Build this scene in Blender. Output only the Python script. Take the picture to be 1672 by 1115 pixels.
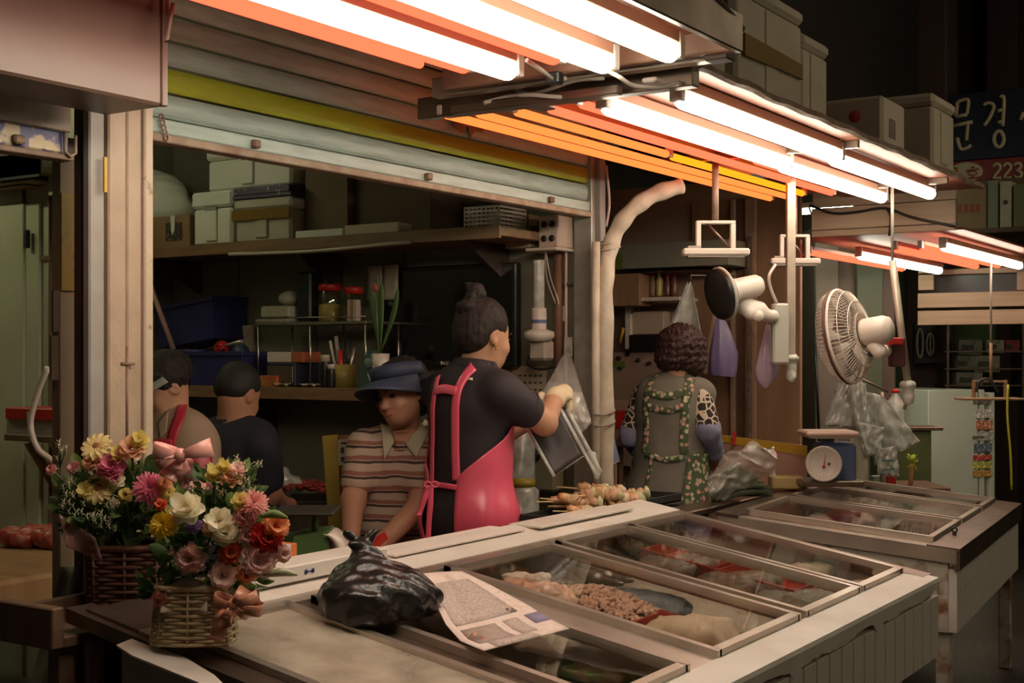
import bpy, bmesh, math, random
import numpy as np
from mathutils import Vector, Matrix
random.seed(7); np.random.seed(7)
for o in list(bpy.data.objects): bpy.data.objects.remove(o)
scene = bpy.context.scene
COL = scene.collection
PI = math.pi

# ------------------------------------------------------------------ camera
FPX, CX, CY, CAMH = 2150.0, 836.0, 580.0, 1.4
FW = Vector((.836, .549, 0)).normalized(); RT = Vector((FW.y, -FW.x, 0)); UP = Vector((0, 0, 1))
cam = bpy.data.cameras.new('camera'); cam_o = bpy.data.objects.new('camera', cam); COL.objects.link(cam_o)
cam.sensor_width = 36; cam.lens = FPX / 1672 * 36
cam.shift_y = (CY - 557.5) / 1672
cam.clip_start = .05; cam.clip_end = 80
cam_o.matrix_world = Matrix((( RT.x, 0, -FW.x, 0), (RT.y, 0, -FW.y, 0), (0, 1, 0, CAMH), (0, 0, 0, 1)))
scene.camera = cam_o
# ------------------------------------------------------------------ world and exposure
w = bpy.data.worlds.new('night'); scene.world = w; w.use_nodes = True
w.node_tree.nodes['Background'].inputs[0].default_value = (.9, .75, .5, 1)
w.node_tree.nodes['Background'].inputs[1].default_value = .03
vs = scene.view_settings; vs.view_transform = 'Standard'; vs.look = 'None'; vs.gamma = 1; vs.use_curve_mapping = False
vs.exposure = 0.35
WHITE_E, RED_E = 17.0, 3.3

def ray(px, py): return FW + RT * ((px - CX) / FPX) - UP * ((py - CY) / FPX)
CAMP = Vector((0, 0, CAMH))
def P(px, py, d): return CAMP + ray(px, py) * d
def PY(px, py, Y): r = ray(px, py); return CAMP + r * (Y / r.y)
def PXp(px, py, X): r = ray(px, py); return CAMP + r * (X / r.x)
def PZ(px, py, Z): r = ray(px, py); return CAMP + r * ((Z - CAMH) / r.z)
# the near freezer's sloping glass
LY0, LZ0, LSL = 2.18, .85, .165
def zl(Y): return LZ0 - LSL * (LY0 - Y)
def PL(px, py, up=0):
    r = ray(px, py); n = Vector((0, -LSL, 1)); return CAMP + r * (n.dot(Vector((0, LY0, LZ0 + up)) - CAMP) / n.dot(r))

# ------------------------------------------------------------------ materials
MATS = {}
def mat(name, col, rough=.6, metal=0, col2=None, scale=8, amt=.5, bump=0, bscale=60, spec=.5, stretch=None, detail=4, contrast=None, coat=0):
    if name in MATS: return MATS[name]
    m = bpy.data.materials.new(name); m.use_nodes = True; nt = m.node_tree; b = nt.nodes['Principled BSDF']
    b.inputs['Base Color'].default_value = (*col, 1); b.inputs['Roughness'].default_value = rough; b.inputs['Metallic'].default_value = metal
    b.inputs['Specular IOR Level'].default_value = spec
    if coat: b.inputs['Coat Weight'].default_value = coat; b.inputs['Coat Roughness'].default_value = .15
    tc = nt.nodes.new('ShaderNodeTexCoord'); mp = nt.nodes.new('ShaderNodeMapping'); nt.links.new(tc.outputs['Object'], mp.inputs[0])
    if stretch: mp.inputs['Scale'].default_value = stretch
    if col2 is not None:
        n = nt.nodes.new('ShaderNodeTexNoise'); n.inputs['Scale'].default_value = scale; n.inputs['Detail'].default_value = detail
        nt.links.new(mp.outputs[0], n.inputs['Vector'])
        r = nt.nodes.new('ShaderNodeValToRGB'); c = contrast or .22
        r.color_ramp.elements[0].position = max(0, amt - c); r.color_ramp.elements[1].position = min(1, amt + c)
        r.color_ramp.elements[0].color = (*col, 1); r.color_ramp.elements[1].color = (*col2, 1)
        nt.links.new(n.outputs['Fac'], r.inputs[0]); nt.links.new(r.outputs[0], b.inputs['Base Color'])
    if bump:
        n2 = nt.nodes.new('ShaderNodeTexNoise'); n2.inputs['Scale'].default_value = bscale; n2.inputs['Detail'].default_value = 3
        nt.links.new(mp.outputs[0], n2.inputs['Vector']); bp = nt.nodes.new('ShaderNodeBump'); bp.inputs['Strength'].default_value = bump; bp.inputs['Distance'].default_value = .01
        nt.links.new(n2.outputs['Fac'], bp.inputs['Height']); nt.links.new(bp.outputs[0], b.inputs['Normal'])
    MATS[name] = m; return m
def emat(name, col, strength):
    if name in MATS: return MATS[name]
    m = bpy.data.materials.new(name); m.use_nodes = True; nt = m.node_tree; nt.nodes.clear()
    e = nt.nodes.new('ShaderNodeEmission'); e.inputs[0].default_value = (*col, 1); e.inputs[1].default_value = strength
    o = nt.nodes.new('ShaderNodeOutputMaterial'); nt.links.new(e.outputs[0], o.inputs[0]); MATS[name] = m; return m
def glassmat(name, tint=(1, 1, 1), refl=.10, rough=.02, frost=0, fcol=(.8, .75, .68), fscale=9):
    """thin sheet: see-through, with a reflection that grows at grazing angles and an optional frosted bloom"""
    if name in MATS: return MATS[name]
    m = bpy.data.materials.new(name); m.use_nodes = True; nt = m.node_tree; nt.nodes.clear()
    t = nt.nodes.new('ShaderNodeBsdfTransparent'); t.inputs[0].default_value = (*tint, 1)
    g = nt.nodes.new('ShaderNodeBsdfGlossy'); g.inputs['Roughness'].default_value = rough
    lw = nt.nodes.new('ShaderNodeLayerWeight'); pw = nt.nodes.new('ShaderNodeMath'); pw.operation = 'POWER'; pw.inputs[1].default_value = 5; nt.links.new(lw.outputs['Facing'], pw.inputs[0])
    mu = nt.nodes.new('ShaderNodeMath'); mu.operation = 'MULTIPLY_ADD'; mu.inputs[1].default_value = .7; mu.inputs[2].default_value = refl; mu.use_clamp = True
    nt.links.new(pw.outputs[0], mu.inputs[0])
    mx = nt.nodes.new('ShaderNodeMixShader'); nt.links.new(mu.outputs[0], mx.inputs[0]); o = nt.nodes.new('ShaderNodeOutputMaterial')
    base = t
    if frost:
        d = nt.nodes.new('ShaderNodeBsdfDiffuse'); d.inputs[0].default_value = (*fcol, 1)
        n = nt.nodes.new('ShaderNodeTexNoise'); n.inputs['Scale'].default_value = fscale; n.inputs['Detail'].default_value = 5
        tc = nt.nodes.new('ShaderNodeTexCoord'); nt.links.new(tc.outputs['Object'], n.inputs['Vector'])
        mr = nt.nodes.new('ShaderNodeMapRange'); mr.inputs[1].default_value = .35; mr.inputs[2].default_value = .7; mr.inputs[3].default_value = frost * .45; mr.inputs[4].default_value = frost
        nt.links.new(n.outputs['Fac'], mr.inputs[0]); m2 = nt.nodes.new('ShaderNodeMixShader'); nt.links.new(mr.outputs[0], m2.inputs[0])
        nt.links.new(t.outputs[0], m2.inputs[1]); nt.links.new(d.outputs[0], m2.inputs[2]); base = m2
    nt.links.new(base.outputs[0], mx.inputs[1]); nt.links.new(g.outputs[0], mx.inputs[2]); nt.links.new(mx.outputs[0], o.inputs[0])
    MATS[name] = m; return m
def thin(name, col, col2, scale=14, tr=.4):
    """petal or leaf: light passes partly through"""
    m = mat(name, col, .6, col2=col2, scale=scale); nt = m.node_tree; b = nt.nodes['Principled BSDF']; o = [n for n in nt.nodes if n.type == 'OUTPUT_MATERIAL'][0]
    if any(n.type == 'BSDF_TRANSLUCENT' for n in nt.nodes): return m
    t = nt.nodes.new('ShaderNodeBsdfTranslucent'); x = nt.nodes.new('ShaderNodeMixShader'); x.inputs[0].default_value = tr
    nt.links.new(b.inputs['Base Color'].links[0].from_socket, t.inputs[0]); nt.links.new(b.outputs[0], x.inputs[1]); nt.links.new(t.outputs[0], x.inputs[2]); nt.links.new(x.outputs[0], o.inputs[0]); return m
def pattern(name, kind, cols, scale=20, rough=.8):
    """printed or knitted cloth: stripes along z, giraffe cells or scattered blossoms"""
    m = bpy.data.materials.new(name); m.use_nodes = True; nt = m.node_tree; b = nt.nodes['Principled BSDF']; b.inputs['Roughness'].default_value = rough
    tc = nt.nodes.new('ShaderNodeTexCoord'); r = nt.nodes.new('ShaderNodeValToRGB'); r.color_ramp.interpolation = 'CONSTANT'
    def ramp(st):
        els = r.color_ramp.elements
        while len(els) < len(st): els.new(.5)
        for e, (p, c) in zip(els, st): e.position = p; e.color = (*c, 1)
    if kind == 'stripes':
        sx = nt.nodes.new('ShaderNodeSeparateXYZ'); nt.links.new(tc.outputs['Object'], sx.inputs[0])
        n = nt.nodes.new('ShaderNodeTexNoise'); n.inputs['Scale'].default_value = 9; nt.links.new(tc.outputs['Object'], n.inputs['Vector'])
        a = nt.nodes.new('ShaderNodeMath'); a.operation = 'MULTIPLY_ADD'; a.inputs[1].default_value = .025; nt.links.new(n.outputs['Fac'], a.inputs[0]); nt.links.new(sx.outputs[2], a.inputs[2])
        s = nt.nodes.new('ShaderNodeMath'); s.operation = 'MULTIPLY'; s.inputs[1].default_value = scale; nt.links.new(a.outputs[0], s.inputs[0])
        f = nt.nodes.new('ShaderNodeMath'); f.operation = 'FRACT'; nt.links.new(s.outputs[0], f.inputs[0]); nt.links.new(f.outputs[0], r.inputs[0])
        ramp([(0, cols[0]), (.42, cols[1]), (.58, cols[0]), (.64, cols[2]), (.92, cols[0])])
        nt.links.new(r.outputs[0], b.inputs['Base Color'])
    elif kind == 'cells':
        v = nt.nodes.new('ShaderNodeTexVoronoi'); v.feature = 'DISTANCE_TO_EDGE'; v.inputs['Scale'].default_value = scale
        nt.links.new(tc.outputs['Object'], v.inputs['Vector']); ramp([(0, cols[1]), (.09, cols[0])])
        nt.links.new(v.outputs['Distance'], r.inputs[0]); nt.links.new(r.outputs[0], b.inputs['Base Color'])
    else:
        v = nt.nodes.new('ShaderNodeTexVoronoi'); v.inputs['Scale'].default_value = scale; nt.links.new(tc.outputs['Object'], v.inputs['Vector'])
        r.color_ramp.interpolation = 'LINEAR'; ramp([(0, (1, 1, 1)), (.42, (.9, .9, .9)), (.56, (0, 0, 0))])
        nt.links.new(v.outputs['Distance'], r.inputs[0])
        r2 = nt.nodes.new('ShaderNodeValToRGB'); r2.color_ramp.interpolation = 'CONSTANT'; e = r2.color_ramp.elements
        while len(e) < 4: e.new(.5)
        for q, (p_, c_) in zip(e, [(0, cols[1]), (.4, cols[2]), (.65, cols[3]), (.82, cols[0])]): q.position = p_; q.color = (*c_, 1)
        sc = nt.nodes.new('ShaderNodeSeparateColor'); nt.links.new(v.outputs['Color'], sc.inputs[0]); nt.links.new(sc.outputs[0], r2.inputs[0])
        mx = nt.nodes.new('ShaderNodeMix'); mx.data_type = 'RGBA'; nt.links.new(r.outputs[0], mx.inputs[0]); mx.inputs[6].default_value = (*cols[0], 1); nt.links.new(r2.outputs[0], mx.inputs[7])
        nt.links.new(mx.outputs[2], b.inputs['Base Color'])
    MATS[name] = m; return m

# ------------------------------------------------------------------ mesh helpers
WLOC = {}
class MB:
    """collects shapes; build() links them as one mesh object"""
    def __init__(s): s.v = []; s.f = []; s.sm = []
    def add(s, vs, fs, smooth=False):
        b = len(s.v); s.v += [tuple(v) for v in vs]; s.f += [tuple(b + i for i in f) for f in fs]; s.sm += [smooth] * len(fs); return s
    def box(s, c, h, bev=0, rot=None):
        """centre and full size, optional chamfer and rotation matrix"""
        c = Vector(c); hx, hy, hz = h[0] / 2, h[1] / 2, h[2] / 2
        if bev <= 0 or bev > min(hx, hy, hz) * .95:
            vs = [Vector((x * hx, y * hy, z * hz)) for x in (-1, 1) for y in (-1, 1) for z in (-1, 1)]
            fs = [(0, 1, 3, 2), (4, 6, 7, 5), (0, 4, 5, 1), (2, 3, 7, 6), (0, 2, 6, 4), (1, 5, 7, 3)]
        else:
            vs = []; idx = {}
            for x in (-1, 1):
                for y in (-1, 1):
                    for z in (-1, 1):
                        for a in range(3):
                            p = [x * hx, y * hy, z * hz]; sg = (x, y, z)
                            for q in range(3):
                                if q != a: p[q] -= sg[q] * bev
                            idx[(x, y, z, a)] = len(vs); vs.append(Vector(p))
            I = lambda x, y, z, a: idx[(x, y, z, a)]
            fs = []
            for g in (-1, 1):
                fs.append((I(g, -1, -1, 0), I(g, 1, -1, 0), I(g, 1, 1, 0), I(g, -1, 1, 0))); fs.append((I(-1, g, -1, 1), I(1, g, -1, 1), I(1, g, 1, 1), I(-1, g, 1, 1)))
                fs.append((I(-1, -1, g, 2), I(1, -1, g, 2), I(1, 1, g, 2), I(-1, 1, g, 2)))
                for k in (-1, 1):
                    fs.append((I(-1, g, k, 1), I(1, g, k, 1), I(1, g, k, 2), I(-1, g, k, 2))); fs.append((I(g, -1, k, 0), I(g, 1, k, 0), I(g, 1, k, 2), I(g, -1, k, 2)))
                    fs.append((I(g, k, -1, 0), I(g, k, 1, 0), I(g, k, 1, 1), I(g, k, -1, 1)))
                    for l in (-1, 1): fs.append((I(g, k, l, 0), I(g, k, l, 1), I(g, k, l, 2)))
        if rot is not None: vs = [rot @ v for v in vs]
        return s.add([c + v for v in vs], fs)
    def bx(s, a, b, bev=0):
        """corner to corner"""
        return s.box([(a[i] + b[i]) / 2 for i in range(3)], [abs(b[i] - a[i]) for i in range(3)], bev)
    def tube(s, pts, r, n=10, cap=True, smooth=True, closed=False):
        pts = [Vector(p) for p in pts]; m = len(pts); rr = r if isinstance(r, (list, tuple)) else [r] * m
        rings = []; prev = None
        for i, p in enumerate(pts):
            if closed: t = pts[(i + 1) % m] - pts[i - 1]
            else: t = (pts[min(i + 1, m - 1)] - pts[max(i - 1, 0)])
            t = t.normalized() if t.length > 1e-9 else Vector((0, 0, 1))
            if prev is None: u = t.orthogonal().normalized()
            else:
                u = prev - t * prev.dot(t); u = u.normalized() if u.length > 1e-6 else t.orthogonal().normalized()
            prev = u; w_ = t.cross(u)
            rings.append([p + (u * math.cos(2 * PI * k / n) + w_ * math.sin(2 * PI * k / n)) * rr[i] for k in range(n)])
        vs = [v for R_ in rings for v in R_]; fs = []
        for i in range(m if closed else m - 1):
            j = (i + 1) % m
            for k in range(n): fs.append((i * n + k, i * n + (k + 1) % n, j * n + (k + 1) % n, j * n + k))
        s.add(vs, fs, smooth)
        if cap and not closed: s.add(rings[0], [tuple(range(n - 1, -1, -1))]); s.add(rings[-1], [tuple(range(n))])
        return s
    def lathe(s, prof, c=(0, 0, 0), axis=(0, 0, 1), n=24, smooth=True):
        """profile of (radius, height) turned about axis through c"""
        c = Vector(c); a = Vector(axis).normalized(); u = a.orthogonal().normalized(); w_ = a.cross(u); vs = []; fs = []
        for (r, h) in prof:
            for k in range(n): t = 2 * PI * k / n; vs.append(c + a * h + (u * math.cos(t) + w_ * math.sin(t)) * max(r, 1e-5))
        for i in range(len(prof) - 1):
            for k in range(n): fs.append((i * n + k, i * n + (k + 1) % n, (i + 1) * n + (k + 1) % n, (i + 1) * n + k))
        return s.add(vs, fs, smooth)
    def prism(s, poly, off):
        """polygon of 3-D points pushed along off"""
        off = Vector(off); p = [Vector(q) for q in poly]; n = len(p)
        return s.add(p + [q + off for q in p], [tuple(range(n - 1, -1, -1)), tuple(range(n, 2 * n))] + [(i, (i + 1) % n, n + (i + 1) % n, n + i) for i in range(n)])
    def grid(s, rows, thick=0, smooth=True):
        """rows of points, given thickness along the local normal"""
        A = np.array([[tuple(p) for p in r] for r in rows], float); nr, nc, _ = A.shape
        def put(A, flip):
            fs = []
            for i in range(nr - 1):
                for j in range(nc - 1):
                    q = (i * nc + j, i * nc + j + 1, (i + 1) * nc + j + 1, (i + 1) * nc + j); fs.append(q[::-1] if flip else q)
            return fs
        if not thick: return s.add(A.reshape(-1, 3), put(A, False), smooth)
        du = np.gradient(A, axis=1); dv = np.gradient(A, axis=0); N = np.cross(du, dv); N /= (np.linalg.norm(N, axis=2, keepdims=True) + 1e-12)
        B = A - N * thick; T = nr * nc; fs = put(A, False) + [tuple(i + T for i in f) for f in put(B, True)]
        ring = [j for j in range(nc)] + [i * nc + nc - 1 for i in range(1, nr)] + [(nr - 1) * nc + j for j in range(nc - 2, -1, -1)] + [i * nc for i in range(nr - 2, 0, -1)]
        for a, b in zip(ring, ring[1:] + ring[:1]): fs.append((b, a, a + T, b + T))
        return s.add(np.concatenate([A.reshape(-1, 3), B.reshape(-1, 3)]), fs, smooth)
    def blob(s, c, r, n=8, rot=None, jitter=0):
        vs = []; fs = []; c = Vector(c); m = n // 2 + 1
        for i in range(m + 1):
            th = PI * i / m
            for k in range(n):
                ph = 2 * PI * k / n; v = Vector((r[0] * math.sin(th) * math.cos(ph), r[1] * math.sin(th) * math.sin(ph), r[2] * math.cos(th)))
                if jitter and 0 < i < m: v *= 1 + random.uniform(-jitter, jitter)
                vs.append(c + (rot @ v if rot else v))
        for i in range(m):
            for k in range(n): fs.append((i * n + k, i * n + (k + 1) % n, (i + 1) * n + (k + 1) % n, (i + 1) * n + k))
        return s.add(vs, fs, True)
    def build(s, name, m, parent=None, local=False):
        me = bpy.data.meshes.new(name); off = Vector((0, 0, 0))
        if parent is not None and not local: off = WLOC.get(parent.name, Vector((0, 0, 0)))
        A = np.array(s.v, float).reshape(-1, 3) - np.array(off)
        me.from_pydata(A.tolist(), [], s.f); me.polygons.foreach_set('use_smooth', s.sm)
        bm = bmesh.new(); bm.from_mesh(me); bmesh.ops.remove_doubles(bm, verts=bm.verts, dist=1e-6); bmesh.ops.recalc_face_normals(bm, faces=bm.faces); bm.to_mesh(me); bm.free()
        for x in (m if isinstance(m, list) else [m]): me.materials.append(x)
        o = bpy.data.objects.new(name, me); COL.objects.link(o)
        if parent is not None: o.parent = parent; WLOC[o.name] = off.copy()
        return o
def npmesh(name, V, Fq, m, parent=None, smooth=True):
    off = WLOC.get(parent.name, Vector((0, 0, 0))) if parent is not None else Vector((0, 0, 0))
    me = bpy.data.meshes.new(name); V = V - np.array(off); n = len(Fq)
    me.vertices.add(len(V)); me.vertices.foreach_set('co', V.astype(np.float32).ravel()); me.loops.add(n * 4); me.loops.foreach_set('vertex_index', Fq.astype(np.int32).ravel())
    me.polygons.add(n); me.polygons.foreach_set('loop_start', np.arange(0, n * 4, 4, dtype=np.int32)); me.polygons.foreach_set('use_smooth', np.full(n, smooth))
    me.update(); me.validate(); me.materials.append(m)
    o = bpy.data.objects.new(name, me); COL.objects.link(o)
    if parent is not None: o.parent = parent; WLOC[o.name] = off.copy()
    return o
def tag(o, label=None, cat=None, group=None, kind=None):
    if label: o['label'] = label
    if cat: o['category'] = cat
    if group: o['group'] = group
    if kind: o['kind'] = kind
    return o
def thing(name, label, cat, loc, group=None, rz=0):
    o = bpy.data.objects.new(name, None); COL.objects.link(o); o.location = loc; o.empty_display_size = .05
    o.rotation_euler = (0, 0, rz); WLOC[o.name] = Vector(loc); tag(o, label, cat, group); return o
def struct(name, mb, m, label=None): o = mb.build(name, m); o['kind'] = 'structure'; return tag(o, label)
def dup(root, loc, label=None, rz=None):
    r = root.copy(); COL.objects.link(r); r.location = loc
    if rz is not None: r.rotation_euler = (0, 0, rz)
    if label: r['label'] = label
    for ch in list(root.children):
        c = ch.copy(); COL.objects.link(c); c.parent = r
        for g in ch.children: d = g.copy(); COL.objects.link(d); d.parent = c
    return r
def linked(src, name, loc, parent=None, rot=None, scale=None, m=None):
    o = bpy.data.objects.new(name, src.data); COL.objects.link(o)
    off = WLOC.get(parent.name, Vector((0, 0, 0))) if parent is not None else Vector((0, 0, 0))
    o.location = Vector(loc) - off
    if parent is not None: o.parent = parent
    if rot is not None: o.rotation_mode = 'QUATERNION'; o.rotation_quaternion = rot
    if scale is not None: o.scale = scale if isinstance(scale, (tuple, list)) else (scale,) * 3
    return o
def bez(pts, n=24):
    """smooth curve through the points"""
    p = [Vector(q) for q in pts]; p = [p[0] * 2 - p[1]] + p + [p[-1] * 2 - p[-2]]; out = []
    seg = len(p) - 3
    for i in range(seg):
        a, b, c, d = p[i:i + 4]; m = max(2, n // seg)
        for k in range(m):
            t = k / m; out.append(.5 * ((2 * b) + (c - a) * t + (2 * a - 5 * b + 4 * c - d) * t * t + (3 * b - a - 3 * c + d) * t ** 3))
    out.append(p[-2]); return out

# ------------------------------------------------------------------ smooth solids (signed distances)
def basis(f, up=Vector((0, 0, 1))):
    f = Vector(f).normalized(); s = f.cross(up).normalized(); u = s.cross(f); return np.array([s, f, u])   # rows: side, front, up
class Sdf:
    def __init__(s): s.p = []
    def cap(s, a, b, ra, rb=None, k=.02, op=1):
        s.p.append(('c', np.array(a, float), np.array(b, float), ra, ra if rb is None else rb, k, op)); return s
    def chain(s, pts, rs, k=.02):
        for i in range(len(pts) - 1): s.cap(pts[i], pts[i + 1], rs[i], rs[i + 1], k)
        return s
    def ell(s, c, r, B=None, k=.02, op=1):
        s.p.append(('e', np.array(c, float), np.array(r, float), np.eye(3) if B is None else B, None, k, op)); return s
    def rbox(s, c, h, r, B=None, k=.02, op=1):
        s.p.append(('b', np.array(c, float), np.array(h, float), np.eye(3) if B is None else B, r, k, op)); return s
    def plus(s, o): s.p += o.p; return s
    def grown(s, g):
        o = Sdf()
        for q in s.p:
            if q[0] == 'c': o.p.append(('c', q[1], q[2], q[3] + g, q[4] + g, q[5], q[6]))
            elif q[0] == 'e': o.p.append(('e', q[1], q[2] + g, q[3], None, q[5], q[6]))
            else: o.p.append(('b', q[1], q[2] + g, q[3], q[4] + g, q[5], q[6]))
        return o
    @staticmethod
    def one(q, X):
        if q[0] == 'c':
            a, b = q[1], q[2]; ab = b - a; t = np.clip(((X - a) @ ab) / (ab @ ab + 1e-12), 0, 1)
            return np.linalg.norm(X - a - t[..., None] * ab, axis=-1) - (q[3] + (q[4] - q[3]) * t)
        L = (X - q[1]) @ q[3].T
        if q[0] == 'e':
            k0 = np.linalg.norm(L / q[2], axis=-1); k1 = np.linalg.norm(L / q[2] ** 2, axis=-1); return k0 * (k0 - 1) / (k1 + 1e-9)
        d = np.abs(L) - (q[2] - q[4]); return np.linalg.norm(np.maximum(d, 0), axis=-1) + np.minimum(d.max(-1), 0) - q[4]
    @staticmethod
    def mix(v, d, k, op):
        if op == 1: h = np.clip(.5 + .5 * (v - d) / k, 0, 1); return v + (d - v) * h - k * h * (1 - h)
        h = np.clip(.5 - .5 * (v + d) / k, 0, 1); return v + (-d - v) * h + k * h * (1 - h)
    def ev(s, X):
        v = np.full(X.shape[:-1], 1.0)
        for q in s.p: v = s.mix(v, s.one(q, X), q[5], q[6])
        return v
    def bounds(s, q):
        if q[0] == 'c': r = max(q[3], q[4]); return np.minimum(q[1], q[2]) - r, np.maximum(q[1], q[2]) + r
        r = np.linalg.norm(q[2]) if not np.allclose(q[3], np.eye(3)) else q[2]
        if q[0] == 'e' and not np.allclose(q[3], np.eye(3)): r = q[2].max()
        return q[1] - r, q[1] + r
    def mesh(s, res, noise=None, clip=None):
        bs = [s.bounds(q) for q in s.p if q[6] == 1]; pad = 4 * res + (noise[0] if noise else 0)
        lo = np.min([b[0] for b in bs], 0) - pad; hi = np.max([b[1] for b in bs], 0) + pad
        n = np.ceil((hi - lo) / res).astype(int) + 1; ax = [lo[i] + np.arange(n[i]) * res for i in range(3)]
        v = np.full(n, 1.0, np.float32)
        for q in s.p:
            a, b = s.bounds(q); mg = q[5] + 3 * res + (noise[0] * 2 if noise else 0)
            i0 = np.clip(np.floor((a - mg - lo) / res).astype(int), 0, n); i1 = np.clip(np.ceil((b + mg - lo) / res).astype(int) + 1, 0, n)
            if np.any(i1 <= i0): continue
            sl = tuple(slice(i0[i], i1[i]) for i in range(3)); X = np.stack(np.meshgrid(*[ax[i][sl[i]] for i in range(3)], indexing='ij'), -1)
            v[sl] = s.mix(v[sl], s.one(q, X), q[5], q[6])
        if noise or clip:
            X = np.stack(np.meshgrid(*ax, indexing='ij'), -1)
            if noise: v = v + noise[0] * wob(X * noise[1])
            for (p, nn) in (clip or []): v = np.maximum(v, (X - np.array(p)) @ np.array(Vector(nn).normalized()))
        return nets(v, lo, res)
def wob(X):
    x, y, z = X[..., 0], X[..., 1], X[..., 2]
    return (np.sin(x + 1.7 * np.sin(y * .9 + 1)) * np.cos(y * 1.1 + np.sin(z * .8)) + np.sin(z * 1.3 + 1.3 * np.sin(x * 1.2)) * .7 + .5 * np.sin(2.3 * x + 1.9 * y + 2.1 * z)) / 2.2
def nets(v, lo, res):
    """naive surface nets"""
    n = np.array(v.shape); ins = v < 0; c = n - 1
    cnt = np.zeros(c, np.int16); pos = np.zeros((*c, 3), np.float32)
    off = [(i, j, k) for i in (0, 1) for j in (0, 1) for k in (0, 1)]
    sub = lambda A, o: A[o[0]:o[0] + c[0], o[1]:o[1] + c[1], o[2]:o[2] + c[2]]
    tot = np.zeros(c, np.int8)
    for o in off: tot += sub(ins, o)
    act = np.argwhere((tot > 0) & (tot < 8)); ai, aj, ak = act.T
    cnt = np.zeros(len(act)); pos = np.zeros((len(act), 3))
    for a in range(3):
        for o in off:
            if o[a]: continue
            e = list(o); e[a] = 1
            va = v[ai + o[0], aj + o[1], ak + o[2]]; vb = v[ai + e[0], aj + e[1], ak + e[2]]
            x = (va < 0) != (vb < 0); t = np.where(x, va / np.where(x, va - vb, 1), 0)
            p = np.tile(np.array(o, float), (len(act), 1)); p[:, a] = t; pos += p * x[:, None]; cnt += x
    V = lo + (act + pos / cnt[:, None]) * res
    idx = -np.ones(c, np.int64); idx[ai, aj, ak] = np.arange(len(act)); F = []
    for a in range(3):
        b_, c_ = (a + 1) % 3, (a + 2) % 3
        s0 = [slice(None)] * 3; s1 = [slice(None)] * 3; s0[a] = slice(0, -1); s1[a] = slice(1, None)
        A = ins[tuple(s0)]; B = ins[tuple(s1)]; E = np.argwhere(A != B); fl = A[tuple(E.T)]
        ok = (E[:, b_] > 0) & (E[:, c_] > 0) & (E[:, b_] < c[b_]) & (E[:, c_] < c[c_]); E = E[ok]; fl = fl[ok]
        q = []
        for db, dc in ((0, 0), (1, 0), (1, 1), (0, 1)):
            K = E.copy(); K[:, b_] -= db; K[:, c_] -= dc; q.append(idx[tuple(K.T)])
        q = np.stack(q, 1); q[~fl] = q[~fl][:, ::-1]; F.append(q)
    return V, np.concatenate(F)
def sdf_obj(sdf, name, m, parent=None, res=.007, noise=None, clip=None):
    V, F = sdf.mesh(res, noise, clip)
    if parent is None:                       # its own thing: origin at its base
        base = np.array([(V[:, 0].min() + V[:, 0].max()) / 2, (V[:, 1].min() + V[:, 1].max()) / 2, V[:, 2].min()])
        o = npmesh(name, V - base, F, m); o.location = base; WLOC[o.name] = Vector(base); return o
    return npmesh(name, V, F, m, parent)
def wrap_pt(sdf, ax, front, phi, z, off):
    """points on the solid seen from its upright axis: angle phi from the front, height z"""
    phi = np.asarray(phi, float); z = np.asarray(z, float); f = np.array([front[0], front[1]]); f = f / np.linalg.norm(f); sd = np.array([f[1], -f[0]])
    D = np.stack([f[0] * np.cos(phi) + sd[0] * np.sin(phi), f[1] * np.cos(phi) + sd[1] * np.sin(phi), np.zeros_like(phi)], -1)
    A = np.stack([np.interp(z, [a[0] for a in ax], [a[1] for a in ax]), np.interp(z, [a[0] for a in ax], [a[2] for a in ax]), z], -1)
    t = np.full(phi.shape, .5)
    for _ in range(50): t = t - .8 * (sdf.ev(A + D * t[..., None]) - off); t = np.clip(t, 0, .6)
    return A + D * t[..., None]
def ribbon(sdf, ax, front, path, half, off, name, m, parent, n=40, thick=.004):
    ps = bez([(a, b, 0) for a, b in path], n); rows = []
    for i, p in enumerate(ps):
        t = ps[min(i + 1, len(ps) - 1)] - ps[max(i - 1, 0)]; t = Vector((t.x * .15, t.y)).normalized(); nrm = Vector((-t.y / .15, t.x))
        rows.append([(p.x + nrm.x * h * half, p.y + nrm.y * h * half) for h in (-1, -.33, .33, 1)])
    R = np.array(rows); G = wrap_pt(sdf, ax, front, R[..., 0], R[..., 1], off); return MB().grid(G, thick).build(name, m, parent)
# ------------------------------------------------------------------ shared materials
m_floor = mat('wet_concrete', (.035, .03, .025), .35, col2=(.07, .06, .048), scale=3, bump=.3, bscale=30)
m_dark = mat('dark_hall', (.018, .012, .009), .8, col2=(.03, .02, .015), scale=2)
m_wallg = mat('olive_panel', (.20, .19, .13), .55, col2=(.15, .14, .09), scale=4, amt=.55)
m_leftwall = mat('mint_panel', (.46, .46, .33), .45, col2=(.38, .38, .27), scale=3)
m_cream = mat('cream_paint', (.40, .30, .215), .5, col2=(.31, .225, .155), scale=9, amt=.6, bump=.15)
m_creamw = mat('worn_cream_paint', (.46, .37, .275), .5, col2=(.20, .12, .07), scale=26, amt=.70, contrast=.06, bump=.2)
m_bluegrey = mat('blue_grey_paint', (.32, .31, .28), .5, col2=(.27, .24, .21), scale=12)
m_pinkpanel = mat('sign_sheet', (.115, .068, .045), .42, col2=(.095, .055, .036), scale=5)
m_slat = mat('shutter_paint', (.42, .53, .47), .42, col2=(.30, .37, .32), scale=14, amt=.6, stretch=(.6, 4, 4), bump=.1)
m_slaty = mat('yellow_slat_paint', (.46, .52, .03), .42, col2=(.38, .42, .03), scale=10, stretch=(.6, 3, 3))
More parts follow.
